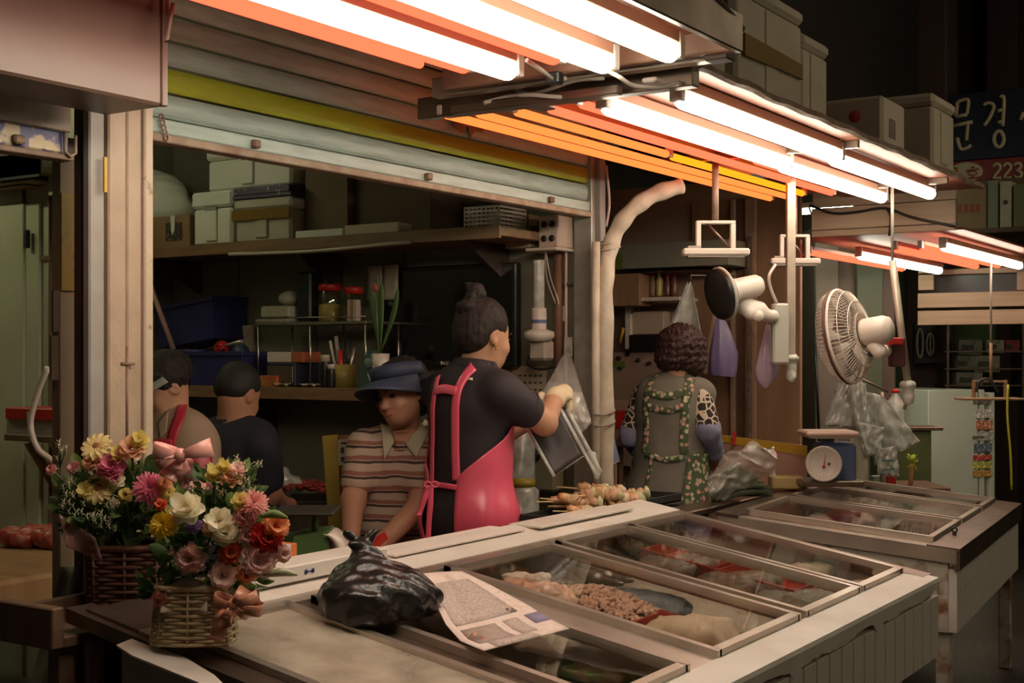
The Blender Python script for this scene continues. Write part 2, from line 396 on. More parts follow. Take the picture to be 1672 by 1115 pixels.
m_alu = mat('aluminium', (.55, .52, .46), .32, 1, col2=(.42, .38, .32), scale=20, stretch=(1, 1, 6))
m_rust = mat('rusty_iron', (.16, .08, .045), .7, .3, col2=(.30, .22, .16), scale=18, bump=.3)
m_steel = mat('stainless', (.66, .58, .50), .30, .8, col2=(.50, .43, .36), scale=7, bump=.04, bscale=40)
m_steeld = mat('tarnished_steel', (.30, .22, .17), .34, .85, col2=(.18, .13, .10), scale=9)
m_whitep = mat('white_board', (.72, .66, .60), .5, col2=(.60, .53, .46), scale=6)
m_chip = mat('chipped_white_paint', (.66, .60, .54), .45, col2=(.22, .15, .10), scale=22, amt=.74, contrast=.03, bump=.1)
m_rustleg = mat('white_leg_with_rust', (.55, .50, .42), .5, col2=(.25, .11, .04), scale=11, amt=.55, contrast=.08, bump=.3)
m_plastic = mat('white_plastic', (.62, .53, .46), .38, col2=(.54, .46, .39), scale=5)
m_foam = mat('styrofoam', (.70, .70, .64), .8, col2=(.62, .62, .56), scale=5, bump=.12, bscale=220)
m_foamd = mat('dusty_styrofoam', (.55, .48, .38), .85, col2=(.44, .38, .29), scale=4, bump=.12, bscale=220)
m_card = mat('brown_cardboard', (.28, .17, .09), .8, col2=(.24, .14, .07), scale=6)
m_cardd = mat('dark_cardboard', (.15, .11, .065), .8, col2=(.12, .085, .05), scale=6)
m_tape = mat('brown_tape', (.20, .115, .015), .6, spec=.2)
m_wood = mat('shelf_wood', (.26, .15, .07), .55, col2=(.17, .09, .045), scale=5, stretch=(6, 1, 6))
m_woodd = mat('dark_wood', (.17, .09, .05), .55, col2=(.09, .05, .03), scale=5, stretch=(5, 5, 1))
m_ply = mat('stained_plywood', (.34, .19, .10), .6, col2=(.22, .12, .06), scale=4, stretch=(3, 3, .7))
m_black = mat('black_plastic', (.012, .011, .011), .4)
m_blackm = mat('black_rubber', (.02, .018, .016), .7)
m_red = mat('red_plastic', (.50, .02, .012), .35, col2=(.40, .015, .01), scale=6)
m_wire = mat('wire_grey', (.28, .24, .20), .5)
m_whitetube = emat('white_tube_light', (1, .94, .75), WHITE_E)
m_redtube = emat('red_tube_light', (1, .07, .03), RED_E)
m_orangetube = emat('orange_tube_light', (1, .15, .03), RED_E * .6)
m_glass = glassmat('lid_glass', (.95, .95, .92), .04)
m_glassf = glassmat('frosted_lid_glass', (.8, .76, .70), .03, .12, frost=.75, fcol=(.62, .53, .42))
m_clear = glassmat('clear_plastic', (.95, .95, .94), .05, .2, frost=.28, fcol=(.75, .72, .66), fscale=30)
m_clear2 = glassmat('hazy_plastic', (.85, .86, .84), .06, .2, frost=.75, fcol=(.66, .66, .60), fscale=18)
m_jar = glassmat('jar_plastic', (.85, .82, .72), .10, .05)
m_ink = mat('dark_ink', (.05, .045, .04), .7)
m_pink = mat('pink_rubber', (.80, .12, .19), .30, col2=(.72, .09, .15), scale=5, coat=.2)
m_gold = mat('ochre_tape', (.50, .30, .03), .35)

# ------------------------------------------------------------------ ground, walls, roof
struct('floor', MB().bx((-4, -6, -.1), (16, 9, 0)), m_floor)
struct('ceiling', MB().bx((-4, -6, 4.6), (16, 9, 4.7)), m_dark)
struct('wall_far', MB().bx((13, -6, 0), (13.2, 9, 4.6)), m_dark)
struct('wall_back', MB().bx((1.3, 5.0, 0), (6.4, 5.1, 2.6)), m_wallg)
struct('wall_left', MB().bx((2.85, 3.42, 0), (2.9, 5.0, 2.6)), m_leftwall)
g = [MB().bx((2.838, y, .3), (2.85, y + .004, 2.5)) for y in (3.72, 3.86)]
q = MB()
for b in g: q.add(b.v, b.f)
q.bx((2.842, 3.70, 1.72), (2.85, 4.3, 1.735)); struct('trim_1', q, m_woodd)
struct('wall_right', MB().bx((4.55, 2.62, 0), (4.6, 5.0, 2.6)), m_wallg)
q = MB()
for y in (3.05, 3.55, 4.05, 4.55): q.bx((4.543, y, 1.2), (4.55, y + .006, 2.5))
struct('trim_2', q, mat('seam', (.10, .09, .06), .7))
struct('wall_partition', MB().bx((6.3, 2.42, 0), (6.35, 5.0, 2.3)), mat('pinkish_board', (.36, .24, .17), .6, col2=(.27, .17, .11), scale=3))
struct('wall_next_back', MB().bx((6.35, 4.2, 0), (13, 4.3, 4.6)), m_dark)
struct('wall_upper_front', MB().bx((-2, 2.66, 2.34), (12, 2.76, 4.6)), m_dark)
struct('ceiling_stalls', MB().bx((-2, 2.62, 2.55), (6.4, 5.0, 2.6)), m_wallg)
# tall dark columns of the market hall behind the signs
for i, (a, b, X) in enumerate(((1478, 1545, 9.2), (1310, 1345, 9.0), (1610, 1660, 10.5))):
    p0 = PXp(a, 300, X); p1 = PXp(b, 300, X)
    struct('trim_%d' % (3 + i), MB().bx((X, min(p0.y, p1.y), 0), (X + .3, max(p0.y, p1.y), 4.6), .01), mat('brown_column', (.07, .04, .03), .7))

# ------------------------------------------------------------------ posts at the left of the opening
pr = thing('door_post', 'tall worn cream steel door post beside the open shutter', 'post', (2.07, 2.45, 0))
MB().bx((1.970, 2.44, 0), (2.014, 2.465, 2.3), .004).build('channel', m_bluegrey, pr)
MB().bx((2.016, 2.43, 0), (2.068, 2.46, 2.3), .004).build('post_face', m_cream, pr)
MB().bx((2.078, 2.44, 0), (2.122, 2.47, 2.3), .004).build('post_face', m_cream, pr)
MB().bx((2.122, 2.43, 0), (2.150, 2.52, 2.3), .004).build('guide_edge', m_creamw, pr)
MB().bx((2.064, 2.455, 0), (2.082, 2.475, 2.3)).build('seam', m_woodd, pr)
k = PY(199, 600, 2.435)
q = MB().tube([(2.073, 2.435, 1.15), (2.073, 2.435, 1.42)], .004, 6).tube([(2.05, 2.43, 1.38), (2.09, 2.43, 1.38)], .004, 6); q.build('latch', m_rust, pr)
a = PY(171, 278, 2.424); MB().bx((a.x - .004, 2.420, a.z - .05), (a.x + .004, 2.426, a.z + .03)).build('tape_strip', m_gold, pr)
# inner door jamb of the left stall with yellow notices
jr = thing('door_jamb', 'brown inner door jamb carrying a yellow notice strip', 'door frame', (1.98, 2.62, 0))
MB().bx((1.992, 2.50, 0), (2.03, 2.525, 2.0), .004).build('jamb_post', m_woodd, jr)
a = PY(132, 600, 2.66); b = PY(97, 600, 2.66)
MB().bx((b.x, 2.66, 0), (a.x + .02, 2.69, 1.93), .003).build('jamb_board', mat('tan_board', (.38, .28, .18), .6, col2=(.30, .22, .14), scale=4), jr)
a = PY(124, 318, 2.658); b = PY(98, 474, 2.658)
MB().bx((b.x, 2.652, b.z), (a.x, 2.659, a.z)).build('notice_strip', mat('yellow_notice', (.42, .28, .01), .5, col2=(.30, .19, .01), scale=40, amt=.62, contrast=.05), jr)
for (x0, y0, x1, y1) in ((84, 474, 95, 542), (81, 548, 93, 620)):
    a = PY(x0, y0, 2.655); b = PY(x1, y1, 2.655); MB().bx((a.x, 2.648, b.z), (b.x, 2.656, a.z)).build('paper_edge', m_cardd, jr)

# ------------------------------------------------------------------ sign box and left shutter
sr = thing('sign_box', 'large plain pinkish sheet metal sign box above the left stall', 'sign box', (1.0, 2.3, 1.94))
MB().bx((-.6, 2.20, 1.94), (1.978, 2.39, 2.9), .006).build('box_sheet', m_pinkpanel, sr)
MB().bx((1.965, 2.195, 1.94), (1.982, 2.212, 2.9), .002).build('corner_fold', m_pinkpanel, sr)
ls = thing('roller_shutter', 'raised shutter of the left stall with flaking blue bottom bar', 'shutter', (1.4, 2.5, 1.8))
zt = PY(60, 150, 2.47).z; zb = PY(60, 207, 2.47).z; zc = PY(60, 250, 2.47).z
MB().bx((.4, 2.47, zb), (1.945, 2.50, zt + .12), .003).build('slat', m_cream, ls)
MB().bx((.4, 2.46, zc + .006), (1.93, 2.50, zb - .003), .004).build('bottom_bar', mat('flaking_blue', (.10, .09, .20), .5, col2=(.50, .38, .24), scale=22, amt=.52, contrast=.03), ls); lbar = ls.children[-1]
MB().bx((.4, 2.455, zc - .008), (1.94, 2.50, zc + .005), .002).build('rubber_seal', m_woodd, ls)
a = PY(122, 243, 2.455); MB().tube([(a.x - .03, 2.452, a.z + .035), (a.x - .03, 2.45, a.z - .01), (a.x - .015, 2.45, a.z - .02), (a.x, 2.452, a.z - .01), (a.x, 2.452, a.z + .03)], .004, 6).build('hook', m_rust, lbar)
a = PY(30, 228, 2.455); MB().box((a.x, 2.455, a.z), (.03, .02, .02), .004).build('handle', m_rust, lbar)

# ------------------------------------------------------------------ the main roller shutter
SY = 2.55
sh = thing('roller_shutter', 'half raised pale green roller shutter with one yellow slat', 'shutter', (3.3, SY, 1.935))
x0, x1 = 2.12, 4.40
def slat(z, h, m, lab=None):
    n = 7; prof = []
    for i in range(n + 1):
        t = i / n; prof.append((SY - .010 * math.sin(PI * t) ** .6 - .004, z + .004 + t * (h - .007)))
    mb = MB(); L = [(x0, y, zz) for y, zz in prof] + [(x0, SY + .004, prof[-1][1]), (x0, SY + .004, prof[0][1])]
    mb.prism(L, (x1 - x0, 0, 0)); o = mb.build('slat', m, sh); return tag(o, lab)
zz = 1.992
for i in range(6): slat(zz, .0665, m_slaty if i == 1 else m_slat, 'yellow painted slat' if i == 1 else None); zz += .0665
zs_top = zz
bbar = MB().bx((x0, SY - .022, 1.952), (x1, SY + .014, 1.990), .004).build('bottom_bar', m_slat, sh)
MB().bx((x0 - .01, SY - .030, 1.930), (x1, SY + .02, 1.951), .003).build('rubber_seal', mat('rusty_edge', (.22, .13, .08), .6, col2=(.35, .28, .2), scale=20), sh)
for px in (418, 700, 900):
    a = PY(px, 250, SY - .03); MB().box((a.x, SY - .03, 1.968), (.026, .02, .022), .004).build('stop_block', m_rust, bbar)
a = PY(262, 205, SY - .03); q = MB()
for i in range(5): q.tube([(a.x + .006 * i, SY - .035, a.z + .015 - .012 * i + .007 * math.cos(t)) if 0 else (a.x + .004 * i + .007 * math.sin(t), SY - .033, a.z + .02 - .012 * i + .008 * math.cos(t)) for t in np.linspace(0, 2 * PI, 9)[:-1]], .0025, 5, closed=True)
q.build('chain', m_rust, sh)
MB().bx((2.0, SY - .05, zs_top + .004), (4.5, SY + .10, zs_top + .24), .006).build('housing', mat('shutter_box', (.46, .42, .34), .45, col2=(.36, .31, .25), scale=5), sh)
# right guide post of the shutter
gp = thing('shutter_post', 'grey metal guide post at the right end of the shutter', 'post', (4.46, 2.54, 0))
a = PY(966, 500, 2.52).x
MB().bx((a, 2.52, 0), (a + .03, 2.60, 2.3), .003).build('guide_rail', mat('grey_rail', (.36, .36, .32), .4, .3, col2=(.25, .22, .18), scale=14), gp)
MB().bx((a + .034, 2.50, 0), (a + .075, 2.60, 2.3), .003).build('guide_rail', m_bluegrey, gp)
a2 = PY(936, 500, 2.70).x
MB().bx((a2, 2.62, 0), (a2 + .10, 2.70, 2.3), .004).build('wooden_stud', m_woodd, gp)
q = MB().tube([PY(948, 410, 2.60), PY(948, 815, 2.60)], .011, 8); q.build('conduit', m_rust, gp)

# ------------------------------------------------------------------ light canopies
m_batten = mat('glow_tinted_batten', (.34, .16, .10), .5)  # orange glow between the tubes is put into the batten colour
def light(name, x0_, x1_, y, z, r, m, label, cat='tube light', group=None, caps=True, hous=True):
    t = thing(name, label, cat, ((x0_ + x1_) / 2, y, z - r), group)
    e = [(0, x0_), (.6 * r, x0_ + .15 * r), (.92 * r, x0_ + .6 * r), (r, x0_ + 1.2 * r), (r, x1_ - 1.2 * r), (.92 * r, x1_ - .6 * r), (.6 * r, x1_ - .15 * r), (0, x1_)]
    MB().lathe(e, (0, y, z), (1, 0, 0), 14).build('glowing_tube', m, t)
    gt = t.children[0] if t.children else t
    if hous: MB().bx((x0_ + .01, y - r * .8, z + r * .75), (x1_ - .01, y + r * .8, z + r * 1.9), .002).build('batten', m_batten, t)
    if caps:
        for x in (x0_ - .012, x1_ + .012): MB().bx((x - .014, y - r * .7, z - r * .4), (x + .014, y + r * .7, z + r * 1.9), .003).build('end_cap', m_plastic, gt)
    return t
m_reflect = mat('red_glow_reflector', (.27, .075, .035), .5, col2=(.18, .05, .025), scale=4, stretch=(.5, 3, 3))  # red glow of the tubes is painted into the sheet colour
c1 = thing('light_canopy', 'near canopy of sheet tinted with red tube glow, holding the first lights', 'canopy', (1.8, 1.65, 2.1))
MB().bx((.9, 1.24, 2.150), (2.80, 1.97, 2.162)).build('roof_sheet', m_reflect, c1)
MB().bx((.9, 1.225, 2.10), (2.84, 1.245, 2.19), .003).build('edge_trim', m_steeld, c1)
MB().bx((2.80, 1.24, 2.10), (2.83, 2.06, 2.16), .004).build('end_beam', mat('reddish_beam', (.30, .16, .10), .5, col2=(.2, .1, .06), scale=8), c1)
MB().bx((2.83, 1.26, 2.09), (2.88, 1.32, 3.0), .004).build('hanger_post', mat('brown_iron', (.08, .05, .035), .6), c1)
MB().tube([(2.86, 1.24, 2.16), (2.2, 1.20, 2.30), (1.4, 1.19, 2.34)], .012, 6).build('edge_pipe', m_steeld, c1)
Z1 = 2.085
light('tube_light', 1.48, 2.70, 1.335, Z1, .026, m_whitetube, 'glowing white tube on the outer edge of the near canopy', group='lights of the near canopy')
light('tube_light', 1.48, 2.72, 1.515, Z1, .026, m_whitetube, 'glowing white tube in the middle of the near canopy', group='lights of the near canopy')
light('tube_light', 1.48, 2.66, 1.745, Z1, .026, m_whitetube, 'glowing white tube of the near canopy nearest the shutter', group='lights of the near canopy')
light('tube_light', 1.48, 2.66, 1.62, Z1 + .016, .019, m_redtube, 'salmon red tube between two white tubes of the near canopy', group='lights of the near canopy', hous=False)
light('tube_light', 1.30, 2.62, 1.85, Z1 + .016, .019, m_redtube, 'red tube of the near canopy beside the innermost white tube', group='lights of the near canopy', hous=False)
light('tube_light', 1.30, 2.55, 1.935, Z1 + .020, .012, m_redtube, 'thin red tube of the near canopy closest to the shutter', group='lights of the near canopy', caps=False, hous=False)
c2 = thing('light_canopy', 'long canopy carrying foam boxes and rows of red and white lights', 'canopy', (4.5, 1.9, 2.1))
CX0, CX1 = 3.0, 5.895
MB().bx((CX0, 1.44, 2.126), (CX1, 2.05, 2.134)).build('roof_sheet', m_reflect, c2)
q = MB(); n = 40; rg = []
for i in range(n):
    x = CX0 + (CX1 - CX0) * i / n; dz = .006 * math.sin(i * 1.7) + .004 * math.sin(i * .6)
    rg.append([(x, 1.47, 2.138), (x, 1.41 + .003 * math.sin(i * 1.1), 2.134 + dz * .4), (x, 1.405 + .003 * math.sin(i * 1.1), 2.116 + dz * .5), (x, 1.42, 2.112 + dz * .4)])
q.grid(rg, .003, False).build('bent_edge', m_rust, c2)
MB().bx((CX0 - .02, 1.42, 2.07), (CX0 + .02, 2.28, 2.13), .003).build('end_beam', m_steeld, c2)
MB().bx((CX0 - .14, 1.30, 2.098), (CX0 - .10, 2.14, 2.15), .003).build('end_beam', m_steel, c2)
MB().bx((4.345, 1.46, 2.10), (4.365, 2.26, 2.126), .002).build('cross_rail', m_steeld, c2); MB().bx((5.45, 1.46, 2.10), (5.47, 2.26, 2.126), .002).build('cross_rail', m_steeld, c2)
Z2 = 2.072
G2 = 'lights of the long canopy'
light('tube_light', 3.12, 4.33, 1.525, Z2, .026, m_whitetube, 'nearer white tube along the outer edge of the long canopy', group=G2)
light('tube_light', 4.36, 5.56, 1.555, Z2, .024, m_whitetube, 'farther white tube along the outer edge of the long canopy', group=G2)
light('tube_light', 3.10, 4.40, 1.735, Z2, .026, m_whitetube, 'nearer white tube of the inner white row of the long canopy', group=G2)
light('tube_light', 4.43, 5.58, 1.765, Z2, .024, m_whitetube, 'farther white tube of the inner white row of the long canopy', group=G2)
light('tube_light', 3.12, 4.35, 1.825, Z2 + .018, .013, m_redtube, 'nearer red tube next to the inner white row', group=G2, hous=False)
light('tube_light', 4.38, 5.50, 1.845, Z2 + .018, .013, m_redtube, 'farther red tube next to the inner white row', group=G2, hous=False)
light('tube_light', 3.12, 5.40, 1.925, Z2 + .014, .013, m_redtube, 'long deep red tube in the middle of the long canopy', group=G2, hous=False)
light('tube_light', 3.10, 4.05, 2.025, Z2 + .014, .013, m_orangetube, 'short orange tube at the near end of the long canopy', group=G2, hous=False)
light('tube_light', 4.10, 5.35, 2.035, Z2 + .014, .013, emat('amber_tube_light', (1, .24, .008), RED_E * .55), 'amber tube in line behind the short orange tube', group=G2, hous=False)
light('tube_light', 3.05, 5.40, 2.12, Z2 + .010, .012, m_orangetube, 'long orange tube second from the shutter on the long canopy', group=G2, hous=False)
light('tube_light', 3.00, 5.40, 2.20, Z2 + .008, .012, m_orangetube, 'long orange tube closest to the shutter on the long canopy', group=G2, hous=False)
# tangle of wires and junction boxes in the gap between the canopies
wr = thing('wire_tangle', 'tangled grey wires and junctions in the gap between the two canopies', 'wires', (2.95, 1.8, 2.03))
def wire(pts, r=.006, m=None): return MB().tube(bez(pts, 30), r, 6).build('wire', m or m_wire, wr)
wire([PY(790, 168, 2.0), PY(830, 158, 1.95), PY(865, 155, 1.85), PY(905, 158, 1.78), PY(935, 160, 1.75), PY(955, 150, 1.72)], .006, m_plastic)
wire([PY(815, 135, 1.95), PY(860, 152, 1.9), PY(890, 148, 1.8), PY(940, 132, 1.7), PY(985, 128, 1.6)], .005)
wire([PY(985, 112, 1.55), PY(1010, 125, 1.5), PY(1035, 140, 1.5), PY(1075, 142, 1.48), PY(1110, 135, 1.45)], .006, m_plastic)
wire([PY(860, 98, 1.68), PY(885, 115, 1.68), PY(905, 130, 1.7), PY(925, 128, 1.68)], .006)
wire([PY(820, 165, 1.95), PY(870, 168, 1.9), PY(900, 160, 1.86), PY(930, 148, 1.8)], .004)
for (px, py, Y, sx, sy, sz, mm) in ((918, 122, 1.74, .06, .05, .035, m_wire), (905, 128, 1.70, .03, .04, .03, m_black), (1065, 132, 1.48, .04, .04, .012, m_plastic), (882, 168, 1.9, .09, .05, .03, m_steeld)):
    a = PY(px, py, Y); MB().box(a, (sx, sy, sz), .004).build('junction_box', mm, wr)
MB().bx((2.92, 1.60, 2.06), (2.95, 2.12, 2.085), .003).build('tie_bar', m_steeld, wr)
a = PY(740, 185, 2.515); b = PY(830, 195, 2.30)
cv = MB().grid([[a + Vector((.18 * i / 6, -.02 * math.sin(i), -.005 * j * (1 + .4 * math.sin(i * 2)) * 3)) for j in range(4)] for i in range(7)], .004); tag(cv.build('cardboard_scrap', m_card), 'torn cardboard scrap tucked above the yellow slat beside the wires', 'cardboard')

# ------------------------------------------------------------------ near freezer
X0, X1, YR, YF = 1.80, 4.26, 2.18, 1.18
fz = thing('display_freezer', 'long white display freezer with sloping glass lids and newspaper on it', 'freezer', (3.0, 1.68, 0))
def quadstrip(mb, xa, xb, ya, yb, th, up=0, bev=0):
    """bar lying in the plane of the lids from depth ya to yb"""
    A = [(xa, ya, zl(ya) + up), (xb, ya, zl(ya) + up), (xb, yb, zl(yb) + up), (xa, yb, zl(yb) + up)]
    return mb.prism(A, (0, 0, th))
m_tub = mat('freezer_lining', (.42, .36, .30), .5, col2=(.30, .24, .19), scale=5)
q = MB()
q.bx((X0 + .03, YF + .05, .50), (X1 - .03, YR - .05, .515)); q.build('tub_floor', m_tub, fz)
for (a, b) in (((X0, YR - .05), (X1, YR)), ):
    q = MB(); q.prism([(X0, YR - .05, .46), (X1, YR - .05, .46), (X1, YR, .46), (X0, YR, .46)], (0, 0, zl(YR) - .46 - .02)); q.build('back_panel', m_tub, fz)
q = MB(); zf = zl(YF); q.prism([(X0, YF + .012, .44), (X1, YF + .012, .44), (X1, YF + .05, .44), (X0, YF + .05, .44)], (0, 0, zf - .44 - .02)); q.build('front_core', m_tub, fz)
for x in (X0, X1 - .03):
    MB().prism([(x, YF + .01, .44), (x, YR, .44), (x, YR, zl(YR) - .01), (x, YF + .01, zl(YF) - .01)], (.03, 0, 0)).build('end_panel', m_chip if x > 3 else m_tub, fz)
nP = 27; wP = (X1 - X0) / nP; strip = None
for i in range(nP):
    x = X0 + i * wP
    if strip is None: strip = MB().box((x + wP / 2, YF, (.44 + zf - .05) / 2), (wP - .006, .024, zf - .05 - .44), .0015).build('front_panel', m_chip, fz)
    else: o = linked(strip, 'front_panel', fz.location, fz); o.location = (i * wP, 0, 0)
# painted front rim with a wavy chipped lip
q = MB(); n = 90; rows = []
for i in range(n + 1):
    x = X0 + (X1 - X0) * i / n; lip = .035 + .010 * math.sin(i * .37) * math.sin(i * .11 + 1) + .006 * random.random() + (.02 if i % 23 > 20 else 0)
    rows.append([(x, YF + .085, zl(YF + .085) + .006), (x, YF + .04, zl(YF + .04) + .008), (x, YF - .012, zl(YF) + .006), (x, YF - .016, zl(YF) - .004), (x, YF - .0145, zl(YF) - lip)])
q.grid(rows, .004, False).build('front_rim', m_whitep, fz)
q = MB(); quadstrip(q, 2.13, X1, YR - .10, YR + .06, .02, -.004); q.build('rear_rim', m_whitep, fz); q = MB(); quadstrip(q, X0, 2.13, YR - .10, YR + .06, .018, -.004); q.build('rear_rim', m_steeld, fz)
q = MB(); quadstrip(q, X0, X1, YR - .135, YR - .10, .016, -.002); q.build('rear_channel', m_steel, fz)
q = MB(); quadstrip(q, X0 - .02, X0 + .05, YF, YR + .10, .03, -.022); q.build('end_rim', m_steeld, fz)
q = MB(); quadstrip(q, X1 - .06, X1 + .03, YF + .02, YR, .03, -.022); q.build('end_rim', m_steeld, fz)
bays = [(1.86, 2.185, m_glassf), (2.285, 2.63, m_glass), (2.80, 3.30, m_glass), (3.36, 3.78, m_glass), (3.82, 4.19, m_glass)]
bars = [(2.19, 2.28, .022), (2.635, 2.795, .010), (3.30, 3.36, .022), (3.78, 3.82, .016)]
for (a, b, t) in bars:
    q = MB(); quadstrip(q, a, b, YF + .06, YR - .11, .014, -.01); q.build('divider_bar', m_steeld if t > .02 else m_steel, fz)
for i, (a, b, g_) in enumerate(bays):
    ya, yb = YF + .085, YR - .135
    fr = MB(); quadstrip(fr, a - .012, b + .012, yb - .022, yb, .022, .0); fr = fr.build('lid', m_steel, fz)
    for (c, d_, e, f_) in ((a - .012, a + .010, ya, yb), (b - .010, b + .012, ya, yb), (a, b, ya, ya + .022)):
        q = MB(); quadstrip(q, c, d_, e, f_, .022, .0); q.build('lid_rail', m_steel, fr)
    q = MB(); quadstrip(q, a + .010, b - .010, ya + .02, yb - .02, .004, .008); q.build('glass_pane', g_, fr)
for (x, y) in ((1.95, 1.28), (4.14, 1.28), (1.95, 2.08), (4.14, 2.08)):
    MB().bx((x - .025, y - .025, 0), (x + .025, y + .025, .46), .004).build('leg', m_rustleg, fz)
MB().tube([(4.14, 1.30, .40), (4.14, 1.72, .04)], .02, 8).build('leg_brace', m_rustleg, fz)
# worn white bloom on the left rim, a white plank, loose board on the rear rim
q = MB(); pts = []
for (px, py) in ((190, 1056), (215, 1046), (245, 1058), (300, 1075), (350, 1105), (380, 1135), (330, 1120), (262, 1092), (215, 1073)): pts.append(PL(px, py, .012))
tag(q.prism(pts, (0, 0, .004)).build('white_film_sheet', m_whitep), 'torn white film stuck to the rim at the left end of the freezer', 'sheet')
pts = [PL(640, 918, .020), PL(770, 880, .020), PL(855, 866, .020), PL(862, 872, .020), PL(800, 890, .020), PL(700, 920, .020)]
pl = MB().bx((2.73, 2.16, .868), (3.36, 2.29, .874), .001).build('paper_sheet', mat('pale_paper', (.70, .60, .55), .7)); tag(pl, 'long blank paper sheet on the rear rim beside the pink apron', 'paper')
pl = MB().bx((3.42, 2.14, .868), (4.02, 2.26, .876), .002).build('foam_board', m_whitep); tag(pl, 'white foam board on the rear rim in front of the skewers', 'board')
pl = MB().bx((2.14, 2.13, .866), (2.66, 2.235, .905), .003).build('white_plank', m_whitep); tag(pl, 'white plank on the rear rim beside the green scale', 'plank')
q = MB(); a = PY(505, 957, 2.13)
for dx in (-.012, .012): q.lathe([(0, 0), (.006, 0), (.006, .001), (0, .001)], (a.x + dx, 2.1295, .885), (0, -1, 0), 10)
q.bx((a.x - .012, 2.1285, .8838), (a.x + .012, 2.1295, .8862)); WLOC[pl.name] = Vector((0, 0, 0)); q.build('blue_mark', mat('blue_ink', (.03, .03, .16), .6), pl)
# dark tray ledge at the left, behind the baskets
lt = thing('wooden_ledge', 'dark wooden ledge under the brown basket at the freezer left end', 'ledge', (2.0, 2.35, .80))
MB().bx((1.75, 2.245, .80), (2.20, 2.42, .822), .002).build('board', m_woodd, lt)
MB().bx((1.72, 2.245, .80), (1.75, 2.42, .885), .003).build('edge_board', m_woodd, lt)
MB().bx((1.75, 2.402, .80), (1.96, 2.42, .87), .003).build('edge_board', m_woodd, lt)
MB().bx((1.75, 2.26, 0), (1.79, 2.30, .80), .003).build('leg', m_woodd, lt)
MB().bx((2.15, 2.37, 0), (2.19, 2.41, .80), .003).build('leg', m_woodd, lt)

# ------------------------------------------------------------------ far freezer
f2 = thing('display_freezer', 'farther display freezer with rusty steel rim and spring scale on its corner', 'freezer', (4.64, 1.21, 0), rz=math.radians(5))
L2, D2, ZF2, ZR2 = 1.56, .86, .725, .80
def z2(y): return ZF2 + (ZR2 - ZF2) * y / D2
def strip2(xa, xb, ya, yb, th, up=0): return MB().prism([(xa, ya, z2(ya) + up), (xb, ya, z2(ya) + up), (xb, yb, z2(yb) + up), (xa, yb, z2(yb) + up)], (0, 0, th))
MB().bx((.02, .02, .50), (L2 - .02, D2 - .02, .515)).build('tub_floor', m_tub, f2, True)
MB().prism([(0, D2 - .03, .46), (L2, D2 - .03, .46), (L2, D2, .46), (0, D2, .46)], (0, 0, ZR2 - .48)).build('back_panel', m_tub, f2, True)
for x in (0, L2 - .03): MB().prism([(x, .03, .44), (x, D2 - .03, .44), (x, D2 - .03, z2(D2) - .02), (x, .03, ZF2 - .02)], (.03, 0, 0)).build('end_panel', m_rustleg, f2, True)
sp = None
for i in range(16):
    wv = L2 / 16
    if sp is None: sp = MB().box((wv / 2, .015, .55), (wv - .003, .03, .22), .0015).build('front_panel', m_chip, f2, True)
    else: o = linked(sp, 'front_panel', (0, 0, 0)); o.parent = f2; o.location = (i * wv, 0, 0)
MB().prism([(-.015, -.012, ZF2 - .065), (L2 + .015, -.012, ZF2 - .065), (L2 + .015, .01, ZF2 - .065), (-.015, .01, ZF2 - .065)], (0, 0, .06)).build('front_rim', m_steeld, f2, True)
strip2(-.015, L2 + .015, -.012, .10, .012, -.002).build('front_rim', m_steeld, f2, True)
strip2(-.015, L2 + .015, D2 - .08, D2 + .01, .014, -.002).build('rear_rim', m_steeld, f2, True)
strip2(-.015, .05, .0, D2, .05, -.045).build('end_rim', m_steel, f2, True)
strip2(L2 - .05, L2 + .015, .0, D2, .05, -.045).build('end_rim', m_steeld, f2, True)
for (a, b) in ((.07, .60), (.66, 1.10), (1.16, 1.50)):
    ld = strip2(a - .012, b + .012, D2 - .10, D2 - .08, .022, .006).build('lid', m_steel, f2, True)
    for (c, d_, e, f_) in ((a - .012, a + .012, .09, D2 - .08), (b - .012, b + .012, .09, D2 - .08), (a, b, .09, .11)): strip2(c, d_, e, f_, .022, .006).build('lid_rail', m_steel, ld, True)
    strip2(a + .01, b - .01, .105, D2 - .095, .004, .012).build('glass_pane', m_glass, ld, True)
for (x, y) in ((.04, .05), (L2 - .04, .05), (.04, D2 - .05), (L2 - .04, D2 - .05)):
    MB().bx((x - .025, y - .025, 0), (x + .025, y + .025, .45), .004).build('leg', m_rustleg, f2, True)
MB().tube([(.04, .05, .40), (.04, .45, .04)], .016, 8).build('leg_brace', m_rustleg, f2, True)
MB().box((.30, .06, ZF2 + .018), (.012, .012, .012)).lathe([(.010, -.003), (.012, 0), (.010, .003), (.006, .003), (.006, -.003), (.010, -.003)], (.30, .06, ZF2 + .034), (1, .2, 0), 12).build('lid_knob', m_black, f2, True)
# ------------------------------------------------------------------ unseen lamps: inferred ones inside two stalls, added ones for fridge and alley
def unseen_tube_lamp(x, y, z, ln, along, e, col, label):
    t = thing('unseen_lamp', label, 'lamp', (x, y, z)); d = Vector((1, 0, 0)) if along == 'x' else Vector((0, 1, 0)); c = Vector((x, y, z))
    MB().tube([c - d * ln / 2, c + d * ln / 2], .016, 10).build('glowing_tube', emat('unseen_tube_%d' % len(MATS), col, e), t)
    s = (ln, .06, .03) if along == 'x' else (.06, ln, .03); MB().box(c + Vector((0, 0, .032)), s, .004).build('batten', m_plastic, t)
unseen_tube_lamp(3.35, 4.45, 2.42, 1.1, 'x', 15.0, (1, .98, .60), 'greenish tube lamp under the ceiling deep inside the shuttered stall')
unseen_tube_lamp(2.2, 4.4, 2.42, .8, 'y', 34.0, (1, 1, .58), 'greenish tube lamp under the ceiling of the left stall')
